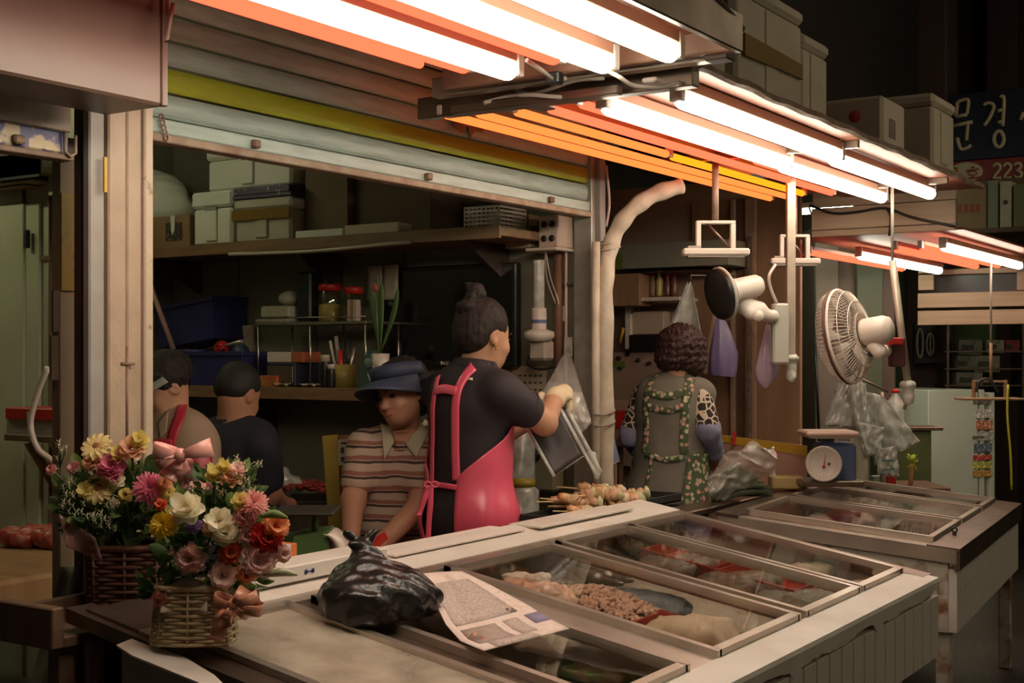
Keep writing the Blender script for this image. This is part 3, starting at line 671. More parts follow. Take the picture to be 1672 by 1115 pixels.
unseen_tube_lamp(7.2, 2.95, 2.22, 1.0, 'y', 30.0, (.80, 1, .72), 'unseen pale green tube lamp added to light the side of the fridge')  # added lamp out of view, brightens the fridge side

for (x, y, z, lab) in ((2.6, -1.3, 2.3, 'nearer unseen tube lamp added across the alley for fill'), (5.6, -1.3, 2.3, 'farther unseen tube lamp added across the alley for fill'), (5.0, -.6, 3.7, 'high unseen tube lamp added over the alley to light the roof boxes'), (7.6, -.3, 3.4, 'high unseen tube lamp added over the alley to light the dark blue sign')):
    unseen_tube_lamp(x, y, z, 1.2, 'x', 26.0 if z < 3 else 44.0, (1, .86, .58), lab)  # added lamps outside the view, brighten roof boxes, freezer front and sign
# ------------------------------------------------------------------ upper shelf with foam boxes
XW, XS = 4.55, 4.16           # wall and shelf front
ush = thing('wall_shelf', 'long brown wooden shelf holding foam boxes above the television', 'shelf', (4.35, 3.9, 1.85))
MB().bx((XS, 2.78, 1.855), (XW, 4.98, 1.89), .003).build('board', m_wood, ush)
MB().bx((XS - .012, 2.78, 1.845), (XS, 4.98, 1.895), .002).build('front_edge', m_wood, ush)
for y in (3.0, 3.9, 4.8): MB().prism([(XW, y, 1.855), (XW, y, 1.70), (XW - .02, y, 1.70), (XS + .06, y, 1.855)], (0, .02, 0)).build('bracket', m_steeld, ush)
MB().tube(bez([(XS - .02, 4.2, 1.842), (XS - .02, 3.7, 1.835), (XS - .02, 3.2, 1.85)], 20), .008, 6).build('rolled_edge', m_plastic, ush)
ZS = 1.89
def shelfbox(x0, y0, x1, y1, X):       # image box -> extents along y and z on the plane X
    a = PXp(x0, y1, X); b = PXp(x1, y0, X); return min(a.y, b.y), max(a.y, b.y), a.z, b.z
def foambox(name, label, ya, yb, za, zb, X, dep, m, lid=.06, cat='box', grp=None):
    t = thing(name, label, cat, (X + dep / 2, (ya + yb) / 2, za), grp); h = zb - za
    MB().bx((X + .008, ya + .008, za), (X + dep - .008, yb - .008, zb - lid), .012).build('body', m, t)
    MB().bx((X, ya, zb - lid + .002), (X + dep, yb, zb), .012).build('lid', m, t)
    yc = (ya + yb) / 2; wv = min(.07, (yb - ya) * .3)
    MB().bx((X - .002, yc - wv / 2, za + .02), (X + .012, yc + wv / 2, zb - lid - .005), .004).build('grip_rib', m, t)
    MB().bx((X - .004, yc - wv / 2, zb - lid - .012), (X + .006, yc + wv / 2, zb - lid + .006), .002).build('grip_notch', mat('notch', (.30, .28, .22), .9), t)
    return t
G = 'foam boxes on the upper shelf'
ya, yb, za, zb = shelfbox(311, 309, 378, 403, XS + .02)
foambox('foam_box', 'white foam box with finger notch at the left on the upper shelf', ya, yb, ZS, zb, XS + .02, .34, m_foam, .075, grp=G)
ytop = zb
ya2, yb2, za2, zb2 = shelfbox(332, 251, 473, 309, XS + .04)
foambox('foam_box', 'white foam box lying on top of two others under the shutter', ya2, yb2, ytop + .002, ytop + .19, XS + .05, .33, m_foam, .05, grp=G)
ya, yb, za, zb = shelfbox(379, 318, 475, 403, XS + .02)
t = foambox('foam_box', 'greyish foam box with brown tape band on the upper shelf', ya, yb - .002, ZS, min(zb, ytop - .05), XS + .02, .33, mat('grey_styrofoam', (.52, .48, .40), .8, col2=(.44, .40, .33), scale=6), .05, grp=G)
zt = min(zb, ytop - .05); ygrey = min(ya, ya2)
MB().bx((XS + .012, ya + .004, ZS + .10), (XS + .019, yb - .004, ZS + .145)).build('tape_band', m_tape, t)
t = MB().bx((XS + .02, ya, zt + .002), (XS + .34, yb - .002, zt + .018), .002).bx((XS + .018, ya + .01, zt + .019), (XS + .34, yb - .01, ytop), .002).build('printed_carton', mat('purple_print', (.07, .05, .10), .6, col2=(.55, .52, .46), scale=60, amt=.66, contrast=.04)); tag(t, 'flat carton with purple print between two foam boxes', 'carton')
ya, yb, za, zb = shelfbox(246, 350, 309, 402, XS + .02)
t = thing('cardboard_box', 'small brown carton with dark printed square at the shelf left end', 'box', (XS + .15, (ya + yb) / 2, ZS), None)
MB().bx((XS + .02, ya, ZS), (XS + .30, yb, zb), .003).build('body', m_card, t)
MB().bx((XS + .016, ya + .045, ZS + .035), (XS + .021, ya + .15, ZS + .115)).build('printed_square', mat('print_square', (.05, .035, .03), .7, col2=(.30, .22, .15), scale=45, amt=.6, contrast=.05), t)
MB().prism([(XS + .012, ya + .085, zb), (XS + .012, ya + .115, zb), (XS + .012, ya + .11, zb - .07), (XS + .012, ya + .10, zb - .09), (XS + .012, ya + .09, zb - .07)], (.004, 0, 0)).build('paper_tab', m_foam, t)
s = Sdf(); c = PXp(262, 310, XS + .2); s.ell((XS + .22, c.y + .08, zb + .10), (.12, .22, .16), k=.05).ell((XS + .22, c.y - .02, zb + .05), (.12, .16, .075), k=.06)
o = sdf_obj(s, 'plastic_sack', m_foam, res=.014, noise=(.012, 28), clip=[((0, 0, zb + .001), (0, 0, -1))]); tag(o, 'bulging white plastic sack on top of the small brown carton', 'sack')
ya, yb, za, zb = shelfbox(476, 262, 568, 392, XS + .10)
t = MB().bx((XS + .10, ya, ZS), (XS + .36, min(yb, ygrey - .006), zb + .04), .004).build('cardboard_box', m_cardd); tag(t, 'big dark brown carton in the middle of the upper shelf', 'box')
ya3, yb3, za3, zb3 = shelfbox(566, 285, 704, 380, XS + .14)
t = MB().bx((XS + .14, ya3, ZS), (XS + .36, ya - .004, zb + .02), .004).build('cardboard_box', mat('darker_card', (.10, .065, .04), .8)); tag(t, 'darkest carton right of the big brown carton on the upper shelf', 'box')
a = PXp(482, 385, XS); b = PXp(562, 380, XS); c = PXp(652, 372, XS)
t = MB().bx((XS - .004, b.y + .004, ZS), (XS + .085, a.y, ZS + .035), .006).build('foam_slab', m_foam); tag(t, 'flat foam lid lying in front of the big dark carton', 'lid')
t = MB().bx((XS - .004, c.y, ZS), (XS + .085, b.y, ZS + .045), .006).build('foam_slab', mat('tan_foam', (.50, .40, .30), .8)); tag(t, 'tan foam lid right of the white lid on the upper shelf', 'lid')
# white perforated basket at the right end
ya, yb, za, zb = shelfbox(757, 335, 815, 378, XS + .06)
bk = thing('plastic_basket', 'small white perforated basket at the right end of the upper shelf', 'basket', (XS + .16, (ya + yb) / 2, ZS))
for i in range(6):
    z = ZS + .008 + i * (zb - ZS - .01) / 5; MB().bx((XS + .06, ya, z - .004), (XS + .064, yb, z + .004)).bx((XS + .25, ya, z - .004), (XS + .254, yb, z + .004)).bx((XS + .06, ya, z - .004), (XS + .254, ya + .004, z + .004)).bx((XS + .06, yb - .004, z - .004), (XS + .254, yb, z + .004)).build('rim' if i == 5 else 'rail', m_plastic, bk)
q = MB()
for i in range(9):
    y = ya + (yb - ya - .005) * i / 8; q.bx((XS + .06, y, ZS), (XS + .064, y + .005, zb)).bx((XS + .25, y, ZS), (XS + .254, y + .005, zb))
q.bx((XS + .06, ya, ZS), (XS + .254, yb, ZS + .004)); tag(q.build('slats', m_plastic, bk), kind='stuff')

# ------------------------------------------------------------------ television, notes, lower desk
ya, yb, za, zb = shelfbox(622, 428, 842, 598, XW - .06)
tv = thing('television', 'black flat television hanging on the wall behind the woman in the pink apron', 'television', (XW - .04, (ya + yb) / 2, za))
MB().bx((XW - .06, ya, za), (XW - .015, yb, zb), .006).build('casing', m_black, tv)
MB().bx((XW - .063, ya + .018, za + .03), (XW - .059, yb - .018, zb - .018), .001).build('screen', mat('dark_screen', (.006, .005, .005), .12), tv); tvc = tv.children[0]
yc = PXp(724, 587, XW - .064).y
q = MB().lathe([(0, 0), (.008, 0), (.008, .001), (0, .001)], (XW - .061, yc + .012, za + .015), (-1, 0, 0), 12)
q.bx((XW - .063, yc - .004, za + .009), (XW - .061, yc - .002, za + .021)).bx((XW - .063, yc - .010, za + .009), (XW - .061, yc - .004, za + .011))
q.bx((XW - .063, yc - .026, za + .009), (XW - .061, yc - .014, za + .011)).bx((XW - .063, yc - .026, za + .019), (XW - .061, yc - .014, za + .021)).bx((XW - .063, yc - .016, za + .009), (XW - .061, yc - .014, za + .021)).bx((XW - .063, yc - .026, za + .009), (XW - .061, yc - .024, za + .015))
q.build('logo', m_plastic, tvc)
m_paper = mat('note_paper', (.46, .37, .28), .7, col2=(.38, .30, .22), scale=30)
for (x0, y0, x1, y1, lab) in ((599, 433, 625, 492, 'left of two paper notes taped beside the television'), (624, 432, 651, 490, 'right paper note overlapping the television corner')):
    ya, yb, za, zb = shelfbox(x0, y0, x1, y1, XW - .075)
    rows = [[(XW - .075 - .004 * math.sin(3 * t + 2 * u), ya + (yb - ya) * u, za + (zb - za) * t) for u in np.linspace(0, 1, 5)] for t in np.linspace(0, 1, 7)]
    n_ = MB().grid(rows, .001).build('paper_note', m_paper); tag(n_, lab, 'paper')
ZD = 1.262
dk = thing('wall_desk', 'lower wooden wall shelf with jars, racks and blue crates', 'shelf', (4.35, 4.1, ZD - .05))
YD0 = 3.30
MB().bx((XS + .02, YD0, ZD - .045), (XW, 4.98, ZD), .003).build('board', m_wood, dk)
MB().bx((XS + .008, YD0, ZD - .05), (XS + .02, 4.98, ZD + .002), .002).build('front_edge', m_wood, dk)
for y in (3.5, 4.3): MB().prism([(XW, y, ZD - .045), (XW, y, ZD - .25), (XW - .02, y, ZD - .25), (XS + .1, y, ZD - .045)], (0, .02, 0)).build('bracket', m_steeld, dk)
def dp(px, X=4.33): return PXp(px, 600, X).y
# wire rack shelf on the desk
y0, y1 = dp(607, 4.30), dp(432, 4.30); zr = PXp(520, 530, 4.30).z
yrack = y1 + .02
rk = thing('wire_rack', 'small two tier wire rack standing on the wall desk', 'rack', (4.36, (y0 + y1) / 2, ZD))
for x in (4.26, 4.48):
    for y in (y0, (y0 + y1) / 2, y1): MB().tube([(x, y, ZD), (x, y, zr)], .005, 6).build('upright', m_alu, rk)
MB().bx((4.25, y0 - .01, zr), (4.49, y1 + .01, zr + .012), .002).build('rack_shelf', m_alu, rk)
MB().tube([(4.25, y0 - .01, zr + .03), (4.25, y1 + .01, zr + .03)], .003, 6).build('guard_wire', m_alu, rk)
ZT = zr + .012
def jar(name, label, px, X, r, h, zb, m_body, m_lid, m_fill=None, cat='jar', lidh=.03):
    y = dp(px, X); t = thing(name, label, cat, (X, y, zb))
    MB().lathe([(0, 0), (r * .92, 0), (r, .006), (r, h - lidh - .02), (r * .86, h - lidh)], (X, y, zb), n=20).build('body', m_body, t)
    MB().lathe([(r * .9, h - lidh), (r * .94, h - lidh), (r * .94, h - .004), (r * .88, h), (0, h)], (X, y, zb), n=20).build('lid', m_lid, t)
    if m_fill: MB().lathe([(0, .004), (r * .9, .004), (r * .9, h * .45), (r * .4, h * .5), (0, h * .5)], (X, y, zb), n=16).build('contents', m_fill, t)
    return t
m_yel = mat('yellow_candy', (.34, .26, .05), .6, col2=(.45, .36, .12), scale=40)
jar('candy_jar', 'clear jar with red lid and yellow contents on the wire rack', 538, 4.36, .052, .165, ZT, m_jar, m_red, m_yel)
jar('candy_jar', 'darker jar with red lid beside the yellow one on the wire rack', 577, 4.38, .045, .15, ZT, m_jar, m_red, mat('brown_beans', (.13, .05, .03), .6, col2=(.25, .12, .05), scale=60))
y = dp(506, 4.36); t = thing('black_canister', 'tall dark rectangular canister on the wire rack', 'canister', (4.36, y, ZT)); MB().box((4.36, y, ZT + .115), (.09, .085, .21), .008).build('body', m_black, t); MB().bx((4.318, y - .03, ZT + .02), (4.322, y + .03, ZT + .032)).build('pale_band', m_plastic, t); MB().box((4.36, y, ZT + .005), (.08, .075, .01)).build('foot', m_black, t)
y = dp(463, 4.36)
for i, (w_, h_, z_, lab) in enumerate(((.20, .022, 0, 'pale flat tray at the bottom of the pile on the wire rack'), (.17, .05, .023, 'white packet pile in the middle of the pile on the wire rack'))):
    t = MB().box((4.36, y - .02 * i, ZT + z_ + h_ / 2), (.16, w_, h_), .006).build('packet', mat('packet_white', (.40, .36, .27), .6, col2=(.30, .26, .19), scale=25)); tag(t, lab, 'packet')
s = Sdf().ell((4.36, dp(474, 4.36), ZT + .108), (.055, .05, .034), k=.02); t = sdf_obj(s, 'tissue_roll', mat('tissue', (.42, .38, .28), .8), res=.008, noise=(.003, 120)); tag(t, 'small white roll on top of the packets', 'roll')
y = dp(588, 4.33); t = thing('carton', 'little striped carton in front of the darker red lid jar', 'carton', (4.30, y, ZT)); MB().box((4.29, y, ZT + .045), (.03, .05, .09), .002).build('body', mat('pale_carton', (.42, .34, .26), .7), t); MB().box((4.274, y, ZT + .045), (.002, .016, .088)).build('stripe', m_card, t)
# things on the desk under the rack
y = dp(471, 4.28); t = thing('drawer_box', 'black drawer box with white and red carton on it on the desk', 'box', (4.30, y, ZD))
MB().box((4.31, y, ZD + .055), (.16, .17, .10), .004).build('body', mat('dark_navy', (.02, .02, .035), .5), t); MB().box((4.228, y, ZD + .055), (.006, .15, .07), .002).build('drawer_front', m_steeld, t); MB().box((4.31, y, ZD + .003), (.15, .16, .006)).build('foot', m_black, t)
t = thing('small_carton', 'white and orange flat carton on the black drawer box', 'carton', (4.30, y, ZD + .106)); MB().box((4.30, y + .02, ZD + .13), (.12, .14, .045), .002).build('white_end', m_plastic, t); MB().box((4.30, y - .085, ZD + .13), (.12, .065, .045), .002).build('orange_end', mat('orange_print', (.40, .10, .04), .6), t)
jar('sauce_bottle', 'dark sauce bottle with pale cap on the desk', 531, 4.27, .022, .14, ZD, m_black, mat('cap_beige', (.50, .42, .27), .5), cat='bottle', lidh=.03)
jar('sauce_bottle', 'short black bottle beside the taller sauce bottle', 541, 4.24, .018, .10, ZD, m_black, m_plastic, cat='bottle', lidh=.02)
y = dp(560, 4.30); t = thing('utensil_cup', 'yellowish cup full of pens, knives and scissors on the desk', 'cup', (4.30, y, ZD))
MB().lathe([(0, 0), (.05, 0), (.058, .10), (.055, .10), (.047, .005), (0, .005)], (4.30, y, ZD), n=20).build('cup', mat('amber_cup', (.30, .22, .05), .4), t)
for i, (dx, dy, hz, rr, mm) in enumerate(((-.02, .055, .20, .006, m_plastic), (-.01, .03, .22, .009, m_wire), (0, -.01, .19, .005, m_black), (.0, -.04, .20, .007, m_black), (.01, -.055, .17, .006, m_steel), (-.02, .0, .16, .012, m_red))):
    MB().tube([(4.30 + dx * .3, y + dy * .3, ZD + .01), (4.30 + dx, y + dy, ZD + hz)], rr, 6).build('utensil', mm, t)
y = dp(600, 4.26); t = thing('tape_dispenser', 'teal green standing dispenser beside the flower pot', 'dispenser', (4.28, y, ZD))
MB().prism([(4.25, y + .035, ZD), (4.25, y - .05, ZD), (4.25, y - .04, ZD + .15), (4.25, y - .01, ZD + .16), (4.25, y + .03, ZD + .09)], (.06, 0, 0)).build('body', mat('teal', (.06, .12, .09), .5), t); MB().lathe([(0, 0), (.022, 0), (.022, .006), (0, .006)], (4.25, y - .015, ZD + .105), (-1, 0, 0), 14).build('window', mat('pale_teal', (.22, .30, .28), .4), t)
for px, lab, X in ((500, 'crumpled white slip lying on the desk edge', 4.21), (455, 'pale flat sheet lying on the desk below the drawer box', 4.20)):
    y = dp(px, X); rows = [[(X + .05 * u, y + (t_ - .5) * .09, ZD + .006 + .012 * abs(math.sin(5 * t_ + 3 * u))) for u in np.linspace(0, 1, 5)] for t_ in np.linspace(0, 1, 7)]
    tag(MB().grid(rows, .002).build('paper_slip', m_paper), lab, 'paper')
y = dp(440, 4.22); t = MB().box((4.24, y, ZD + .025), (.06, .10, .05), .003).build('small_carton', mat('ochre_carton', (.36, .20, .04), .6, col2=(.45, .05, .03), scale=16)); tag(t, 'ochre and red carton at the left of the wire rack', 'carton')
# pots with plant
y = dp(621, 4.20); zp = ZD
fp = thing('flower_pot', 'white pot with long green leaves and a red bud against the television', 'potted plant', (4.20, y, zp))
MB().lathe([(0, 0), (.03, 0), (.038, .095), (.034, .095), (.028, .006), (0, .006)], (4.20, y, zp + .05), n=20).build('pot', m_plastic, fp)
MB().lathe([(0, 0), (.04, 0), (.036, .05), (0, .05)], (4.20, y, zp), n=20).build('saucer_stand', mat('printed_cup', (.46, .38, .30), .5, col2=(.25, .16, .1), scale=30, amt=.7), fp)
m_leafg = mat('leaf_green', (.06, .11, .03), .5, col2=(.09, .15, .05), scale=12)
for (dy, hz, by, wd) in ((.045, .28, .03, .013), (.01, .33, .0, .012), (-.015, .30, -.01, .013), (-.10, .27, -.07, .014)):
    ps = bez([(4.20, y, zp + .14), (4.195, y + by * .6 + .3 * dy, zp + .14 + hz * .6), (4.19, y + dy, zp + .14 + hz)], 12)
    MB().grid([[p + Vector((0, s_ * wd * math.sin(PI * (.12 + .88 * (1 - i / 12))) * (1 if i < 12 else .1), 0)) for s_ in (-1, 0, 1)] for i, p in enumerate(ps)], .002).build('leaf', m_leafg, fp)
MB().tube([(4.195, y + .005, zp + .14), (4.19, y + .015, zp + .40)], .005, 6).build('stem', m_leafg, fp)
MB().blob((4.19, y + .015, zp + .415), (.014, .014, .02)).build('bud', mat('bud_red', (.35, .06, .04), .6), fp)
# blue crates with tools
m_blue = mat('navy_plastic', (.03, .03, .12), .45, col2=(.022, .02, .08), scale=8)
def crate(label, ya, yb, za, h, xa, xb, tilt=0, m=m_blue):
    t = thing('plastic_crate', label, 'crate', ((xa + xb) / 2, (ya + yb) / 2, za)); th = .006; tp = .02
    c0 = Vector(((xa + xb) / 2, (ya + yb) / 2, za)); R = Matrix.Rotation(tilt, 3, 'X')
    def bxr(a, b, nm):
        q = MB().bx(a, b, .002); q.v = [tuple(c0 + R @ (Vector(v) - c0)) for v in q.v]; q.build(nm, m, t)
    bxr((xa, ya, za), (xb, yb, za + th), 'bottom')
    for (a, b) in (((xa, ya, za), (xa + th, yb, za + h)), ((xb - th, ya, za), (xb, yb, za + h)), ((xa, ya, za), (xb, ya + th, za + h)), ((xa, yb - th, za), (xb, yb, za + h))): bxr(a, b, 'side_wall')
    for (a, b) in (((xa - .012, ya - .012, za + h - .02), (xa + th, yb + .012, za + h)), ((xb - th, ya - .012, za + h - .02), (xb + .012, yb + .012, za + h)), ((xa, ya - .012, za + h - .02), (xb, ya + th, za + h)), ((xa, yb - th, za + h - .02), (xb, yb + .012, za + h))): bxr(a, b, 'rim')
    return t
y0, y1 = dp(437, 4.22), dp(318, 4.22)
crate('wide navy blue crate of tools on the wall desk', max(y0 + .01, yrack + .012), y1, ZD, .155, 4.19, 4.50)
y2, y3 = dp(316, 4.22), dp(288, 4.22)
s = thing('plastic_tub', 'small blue round tub left of the navy crate', 'tub', (4.30, (y2 + y3) / 2, ZD)); MB().lathe([(0, 0), (.06, 0), (.075, .15), (.08, .15), (.08, .165), (.072, .165), (.055, .006), (0, .006)], (4.28, (y2 + y3) / 2 + .02, ZD), n=20).build('tub_wall', m_blue, s); MB().tube(bez([(4.28, (y2 + y3) / 2 - .055, ZD + .15), (4.215, (y2 + y3) / 2 + .02, ZD + .10), (4.28, (y2 + y3) / 2 + .095, ZD + .15)], 14), .003, 6).build('handle', m_steeld, s)
crate('navy blue crate tipped open above the crate of tools', dp(378, 4.42), dp(285, 4.42), ZD + .19, .20, 4.32, 4.53, math.radians(-7))
c = Vector((4.30, dp(362, 4.30), ZD + .15))
t = thing('twine_ball', 'red ball of net twine in the navy crate', 'twine', c + Vector((0, 0, -.02))); q = MB()
for i in range(14):
    R = Matrix.Rotation(i * .7, 3, 'X') @ Matrix.Rotation(i * 1.1, 3, 'Y'); q.tube([c + Vector((0, 0, .02)) + R @ Vector((.032 * math.cos(a), .032 * math.sin(a), 0)) for a in np.linspace(0, 2 * PI, 14)[:-1]], .004, 5, closed=True)
q.build('twine', m_red, t)
for (px, dz, r_, h_, mm, nm, lab) in ((392, .10, .045, .10, mat('steel_blue', (.05, .07, .12), .4), 'tin_can', 'blue topped round tin standing in the navy crate'),):
    y = dp(px, 4.40); t = thing(nm, lab, 'tin', (4.40, y, ZD + .02)); MB().lathe([(0, 0), (r_, 0), (r_, h_ * 1.3), (r_ * .9, h_ * 1.5), (r_ * .4, h_ * 1.75), (0, h_ * 1.8)], (4.40, y, ZD + .02), n=20).build('body', mm, t); MB().lathe([(r_ * 1.02, h_ * 1.0), (r_ * 1.02, h_ * 1.2)], (4.40, y, ZD + .02), n=20).build('band', m_wire, t)
y = dp(396, 4.50); t = MB().box((4.51, y, ZD + .14), (.02, .13, .28), .002).build('white_card', m_paper); tag(t, 'pale card standing against the wall behind the navy crate', 'card')
for (px, px2, hz, lab) in ((375, 350, .19, 'grey long handled tool lying across the navy crate'),):
    t = MB().tube([(4.26, dp(px + 20, 4.26), ZD + .20), (4.34, dp(px2 - 20, 4.3), ZD + .165)], .008, 8).build('long_tool', m_steel); tag(t, lab, 'tool')
y = dp(275, 4.25); q = thing('broom', 'broom with pinkish handle leaning behind the cream post', 'broom', (4.0, y, ZD)); MB().tube([PXp(244, 462, 4.15), PXp(283, 570, 4.2)], .012, 8).build('handle', mat('pink_handle', (.40, .22, .18), .5), q)
q2 = MB()
for i in range(26): a = PXp(283, 568, 4.2); b = PXp(276 + random.random() * 34, 600 + 16 * random.random(), 4.19 + .05 * random.random()); q2.tube([a, (a + b) / 2 + Vector((0, 0, .02)), b], .006, 4)
q2.build('bristles', mat('olive_bristle', (.12, .13, .06), .7), q)

# ------------------------------------------------------------------ electrical things at the right of the stall wall
eb_y = PXp(890, 380, XW - .1).y
ya, yb, za, zb = shelfbox(879, 350, 911, 405, XW - .12)
eb = thing('power_outlet_box', 'pinkish metal box with four round sockets under the shutter', 'outlet box', (XW - .06, (ya + yb) / 2, za))
MB().bx((XW - .12, ya, za), (XW, yb, zb), .005).build('box', mat('outlet_pink', (.55, .42, .33), .5), eb)
for i in (0, 1):
    for j in (0, 1): MB().lathe([(0, .004), (.013, .004), (.013, 0)], (XW - .1205, ya + (yb - ya) * (.3 + .4 * i), za + (zb - za) * (.28 + .44 * j)), (-1, 0, 0), 14).build('socket', m_black, eb.children[0])
MB().bx((XW - .14, ya - .004, za - .012), (XW, yb + .05, za), .003).build('base_flange', m_plastic, eb)
ya, yb, za, zb = shelfbox(840, 352, 880, 408, XW - .03)
t = MB().bx((XW - .10, ya, za), (XW, yb, zb), .004).build('wall_board', mat('ochre_board', (.32, .20, .10), .6, col2=(.40, .30, .2), scale=5, stretch=(1, 4, 1))); tag(t, 'ochre wooden backing block left of the socket box', 'board')
# clear pipe with white pump unit
c = PXp(880, 470, XW - .14); yp = c.y
pu = thing('water_pump', 'white pump unit with clear pipe hanging on the wall', 'pump', (XW - .12, yp, PXp(880, 590, XW - .14).z))
zz_ = lambda py: PXp(880, py, XW - .14).z
MB().lathe([(.022, zz_(505)), (.022, zz_(425))], (XW - .14, yp, 0), n=16).build('clear_pipe', m_clear2, pu)
MB().lathe([(0, zz_(503)), (.028, zz_(503)), (.03, zz_(510)), (.03, zz_(538)), (.034, zz_(540))], (XW - .14, yp, 0), n=20).build('cylinder', m_plastic, pu)
MB().lathe([(.034, zz_(538)), (.06, zz_(542)), (.062, zz_(549)), (.05, zz_(556)), (.035, zz_(558))], (XW - .14, yp, 0), n=24).build('flange', m_plastic, pu)
MB().box((XW - .12, yp, zz_(572)), (.07, .08, .08), .01).build('tank', mat('grey_tank', (.40, .34, .28), .45), pu)
MB().lathe([(.0312, zz_(528)), (.0312, zz_(522))], (XW - .14, yp, 0), n=20).build('blue_label', mat('blue_label', (.12, .14, .26), .5), pu.children[1])
MB().tube(bez([(XW - .10, yp + .06, zz_(575)), (XW - .10, yp + .08, zz_(595)), (XW - .10, yp + .02, zz_(603)), (XW - .08, yp - .05, zz_(598))], 20), .005, 6).build('hose', m_black, pu)
for px, m_, r_, lab in ((924, m_plastic, .006, 'thin white conduit running down the wall beside the post'), (912, mat('rust_pipe', (.20, .10, .06), .6), .02, 'brown pipe on the wall right of the pump')):
    a = PXp(px, 405, XW - .03); b = PXp(px, 640, XW - .03); t = thing('wall_pipe', lab, 'pipe', b); MB().tube([a, b], r_, 8).build('pipe', m_, t)
    for z in (.25, .75): p_ = b.lerp(a, z); MB().box(p_ + Vector((.012, 0, 0)), (.03, .04, .012), .002).build('clip', m_steeld, t)
sw = PXp(915, 512, XW - .02); t = thing('wall_switch', 'small pale switch on the wall beside the pump', 'switch', sw); MB().box(sw, (.03, .035, .065), .004).build('plate', m_plastic, t); MB().box(sw + Vector((-.017, 0, .005)), (.008, .012, .025), .002).build('rocker', m_wire, t)
t = thing('extension_lead', 'loop of white cords hanging from the socket box', 'cord', PXp(905, 500, XW - .05))
for dx in (0, 6): MB().tube(bez([PXp(890, 405, XW - .1), PXp(892 + dx, 450, XW - .05), PXp(905 + dx, 490, XW - .05), PXp(912, 505, XW - .03)], 20), .003, 5).build('strand', m_plastic, t)
# calendar and small things low on that wall
ya, yb, za, zb = shelfbox(836, 598, 892, 668, XW - .01)
cal = thing('wall_calendar', 'pale calendar sheet on the wall behind the plastic bags', 'calendar', (XW - .01, (ya + yb) / 2, za)); MB().bx((XW - .012, ya, za), (XW - .008, yb, zb)).build('sheet', m_paper, cal); q = MB()
for i in range(6):
    for j in range(5): y = ya + (yb - ya) * (.12 + i * .15); z = za + (zb - za) * (.12 + j * .16); q.bx((XW - .0135, y, z), (XW - .012, y + .012, z + .008))
tag(q.build('date_marks', m_ink, cal), kind='stuff')
sc_y = PXp(925, 580, XW - .04); t = MB().box(PXp(928, 566, 4.44), (.006, .035, .075), .001).build('bag_hanger_card', mat('pale_card', (.52, .50, .42), .6)); tag(t, 'small pale card from which the clear bags hang', 'card')
t = thing('gas_meter', 'grey meter box with black round dial low behind the apron', 'meter', PXp(875, 790, 4.5)); a, b, c_, d_ = shelfbox(845, 690, 905, 800, 4.46); MB().bx((4.46, a, c_), (4.54, b, d_), .01).build('housing', mat('olive_housing', (.26, .24, .15), .5), t)
p_ = PXp(873, 743, 4.455); MB().lathe([(0, .012), (.022, .012), (.026, 0)], p_, (-1, 0, 0), 18).build('dial', m_black, t)
jar_y = PXp(846, 850, 4.0)
t = thing('clear_jug', 'clear jug with yellow lid standing behind the skewers', 'jug', (4.16, PXp(848, 800, 4.16).y, .52)); yj = PXp(848, 800, 4.16).y
zj = PXp(848, 800, 4.16).z; MB().lathe([(0, .0), (.07, .0), (.075, .02), (.075, zj - .52), (.05, zj - .50)], (4.16, yj, .52), n=20).build('jug_body', m_clear2, t); MB().lathe([(.055, zj - .505), (.06, zj - .505), (.06, zj - .48), (0, zj - .475)], (4.16, yj, .52), n=20).build('lid', mat('dull_yellow', (.36, .30, .03), .4), t)
t = thing('storage_crate', 'grey storage crate under the clear jugs behind the counter', 'crate', (4.3, 2.85, 0)); MB().bx((4.06, 2.72, 0), (4.5, 3.3, .50), .01).build('body', m_steeld, t); MB().bx((4.05, 2.71, .50), (4.51, 3.31, .519), .004).build('lid', m_steeld, t)
yj2 = PXp(848, 700, 4.30).y; t = thing('clear_jug', 'jug with bright yellow green cap beside her elbow', 'jug', (4.30, yj2, .52)); zj = PXp(848, 692, 4.30).z; MB().lathe([(0, 0), (.06, 0), (.062, .02), (.062, zj - .56), (.03, zj - .53)], (4.30, yj2, .52), n=18).build('jug_body', m_clear2, t); MB().lathe([(.034, zj - .535), (.036, zj - .535), (.036, zj - .49), (0, zj - .485)], (4.30, yj2, .52), n=16).build('cap', mat('lime', (.45, .48, .02), .4), t)

# ------------------------------------------------------------------ white pipe bundle bending out from the post
pb = thing('pipe_bundle', 'dirty white wrapped pipe rising along the post and bending out to the canopy', 'pipe', PY(985, 860, 2.44))
YB = 2.44
pts = bez([PY(990, 880, YB), PY(989, 700, YB), PY(988, 520, YB), PY(990, 440, YB), PY(1003, 385, YB - .02), PY(1030, 345, YB - .08), PY(1068, 318, YB - .15), PY(1112, 303, YB - .22)], 60)
m_wrap = mat('dirty_wrap', (.52, .46, .36), .6, col2=(.36, .30, .22), scale=14, amt=.55, bump=.4, bscale=30)
MB().tube(pts, [.032 + .003 * math.sin(i * .9) for i in range(len(pts))], 12).build('wrapped_pipe', m_wrap, pb)
MB().tube([PY(973, 880, YB + .02), PY(973, 395, YB + .02)], .016, 10).build('side_pipe', m_wrap, pb)
for py in (405, 395, 672, 690): a = PY(995 if py < 500 else 986, py, YB); MB().tube([a + Vector((.045 * math.cos(t), .04 * math.sin(t), .012 * math.cos(t))) for t in np.linspace(0, 2 * PI, 13)[:-1]], .004, 6, closed=True).build('tie', m_wire, pb)
MB().tube(bez([PY(990, 270, 2.48), PY(995, 330, 2.47), PY(990, 370, 2.46)], 12), .005, 6).build('thin_wire', m_plastic, pb)
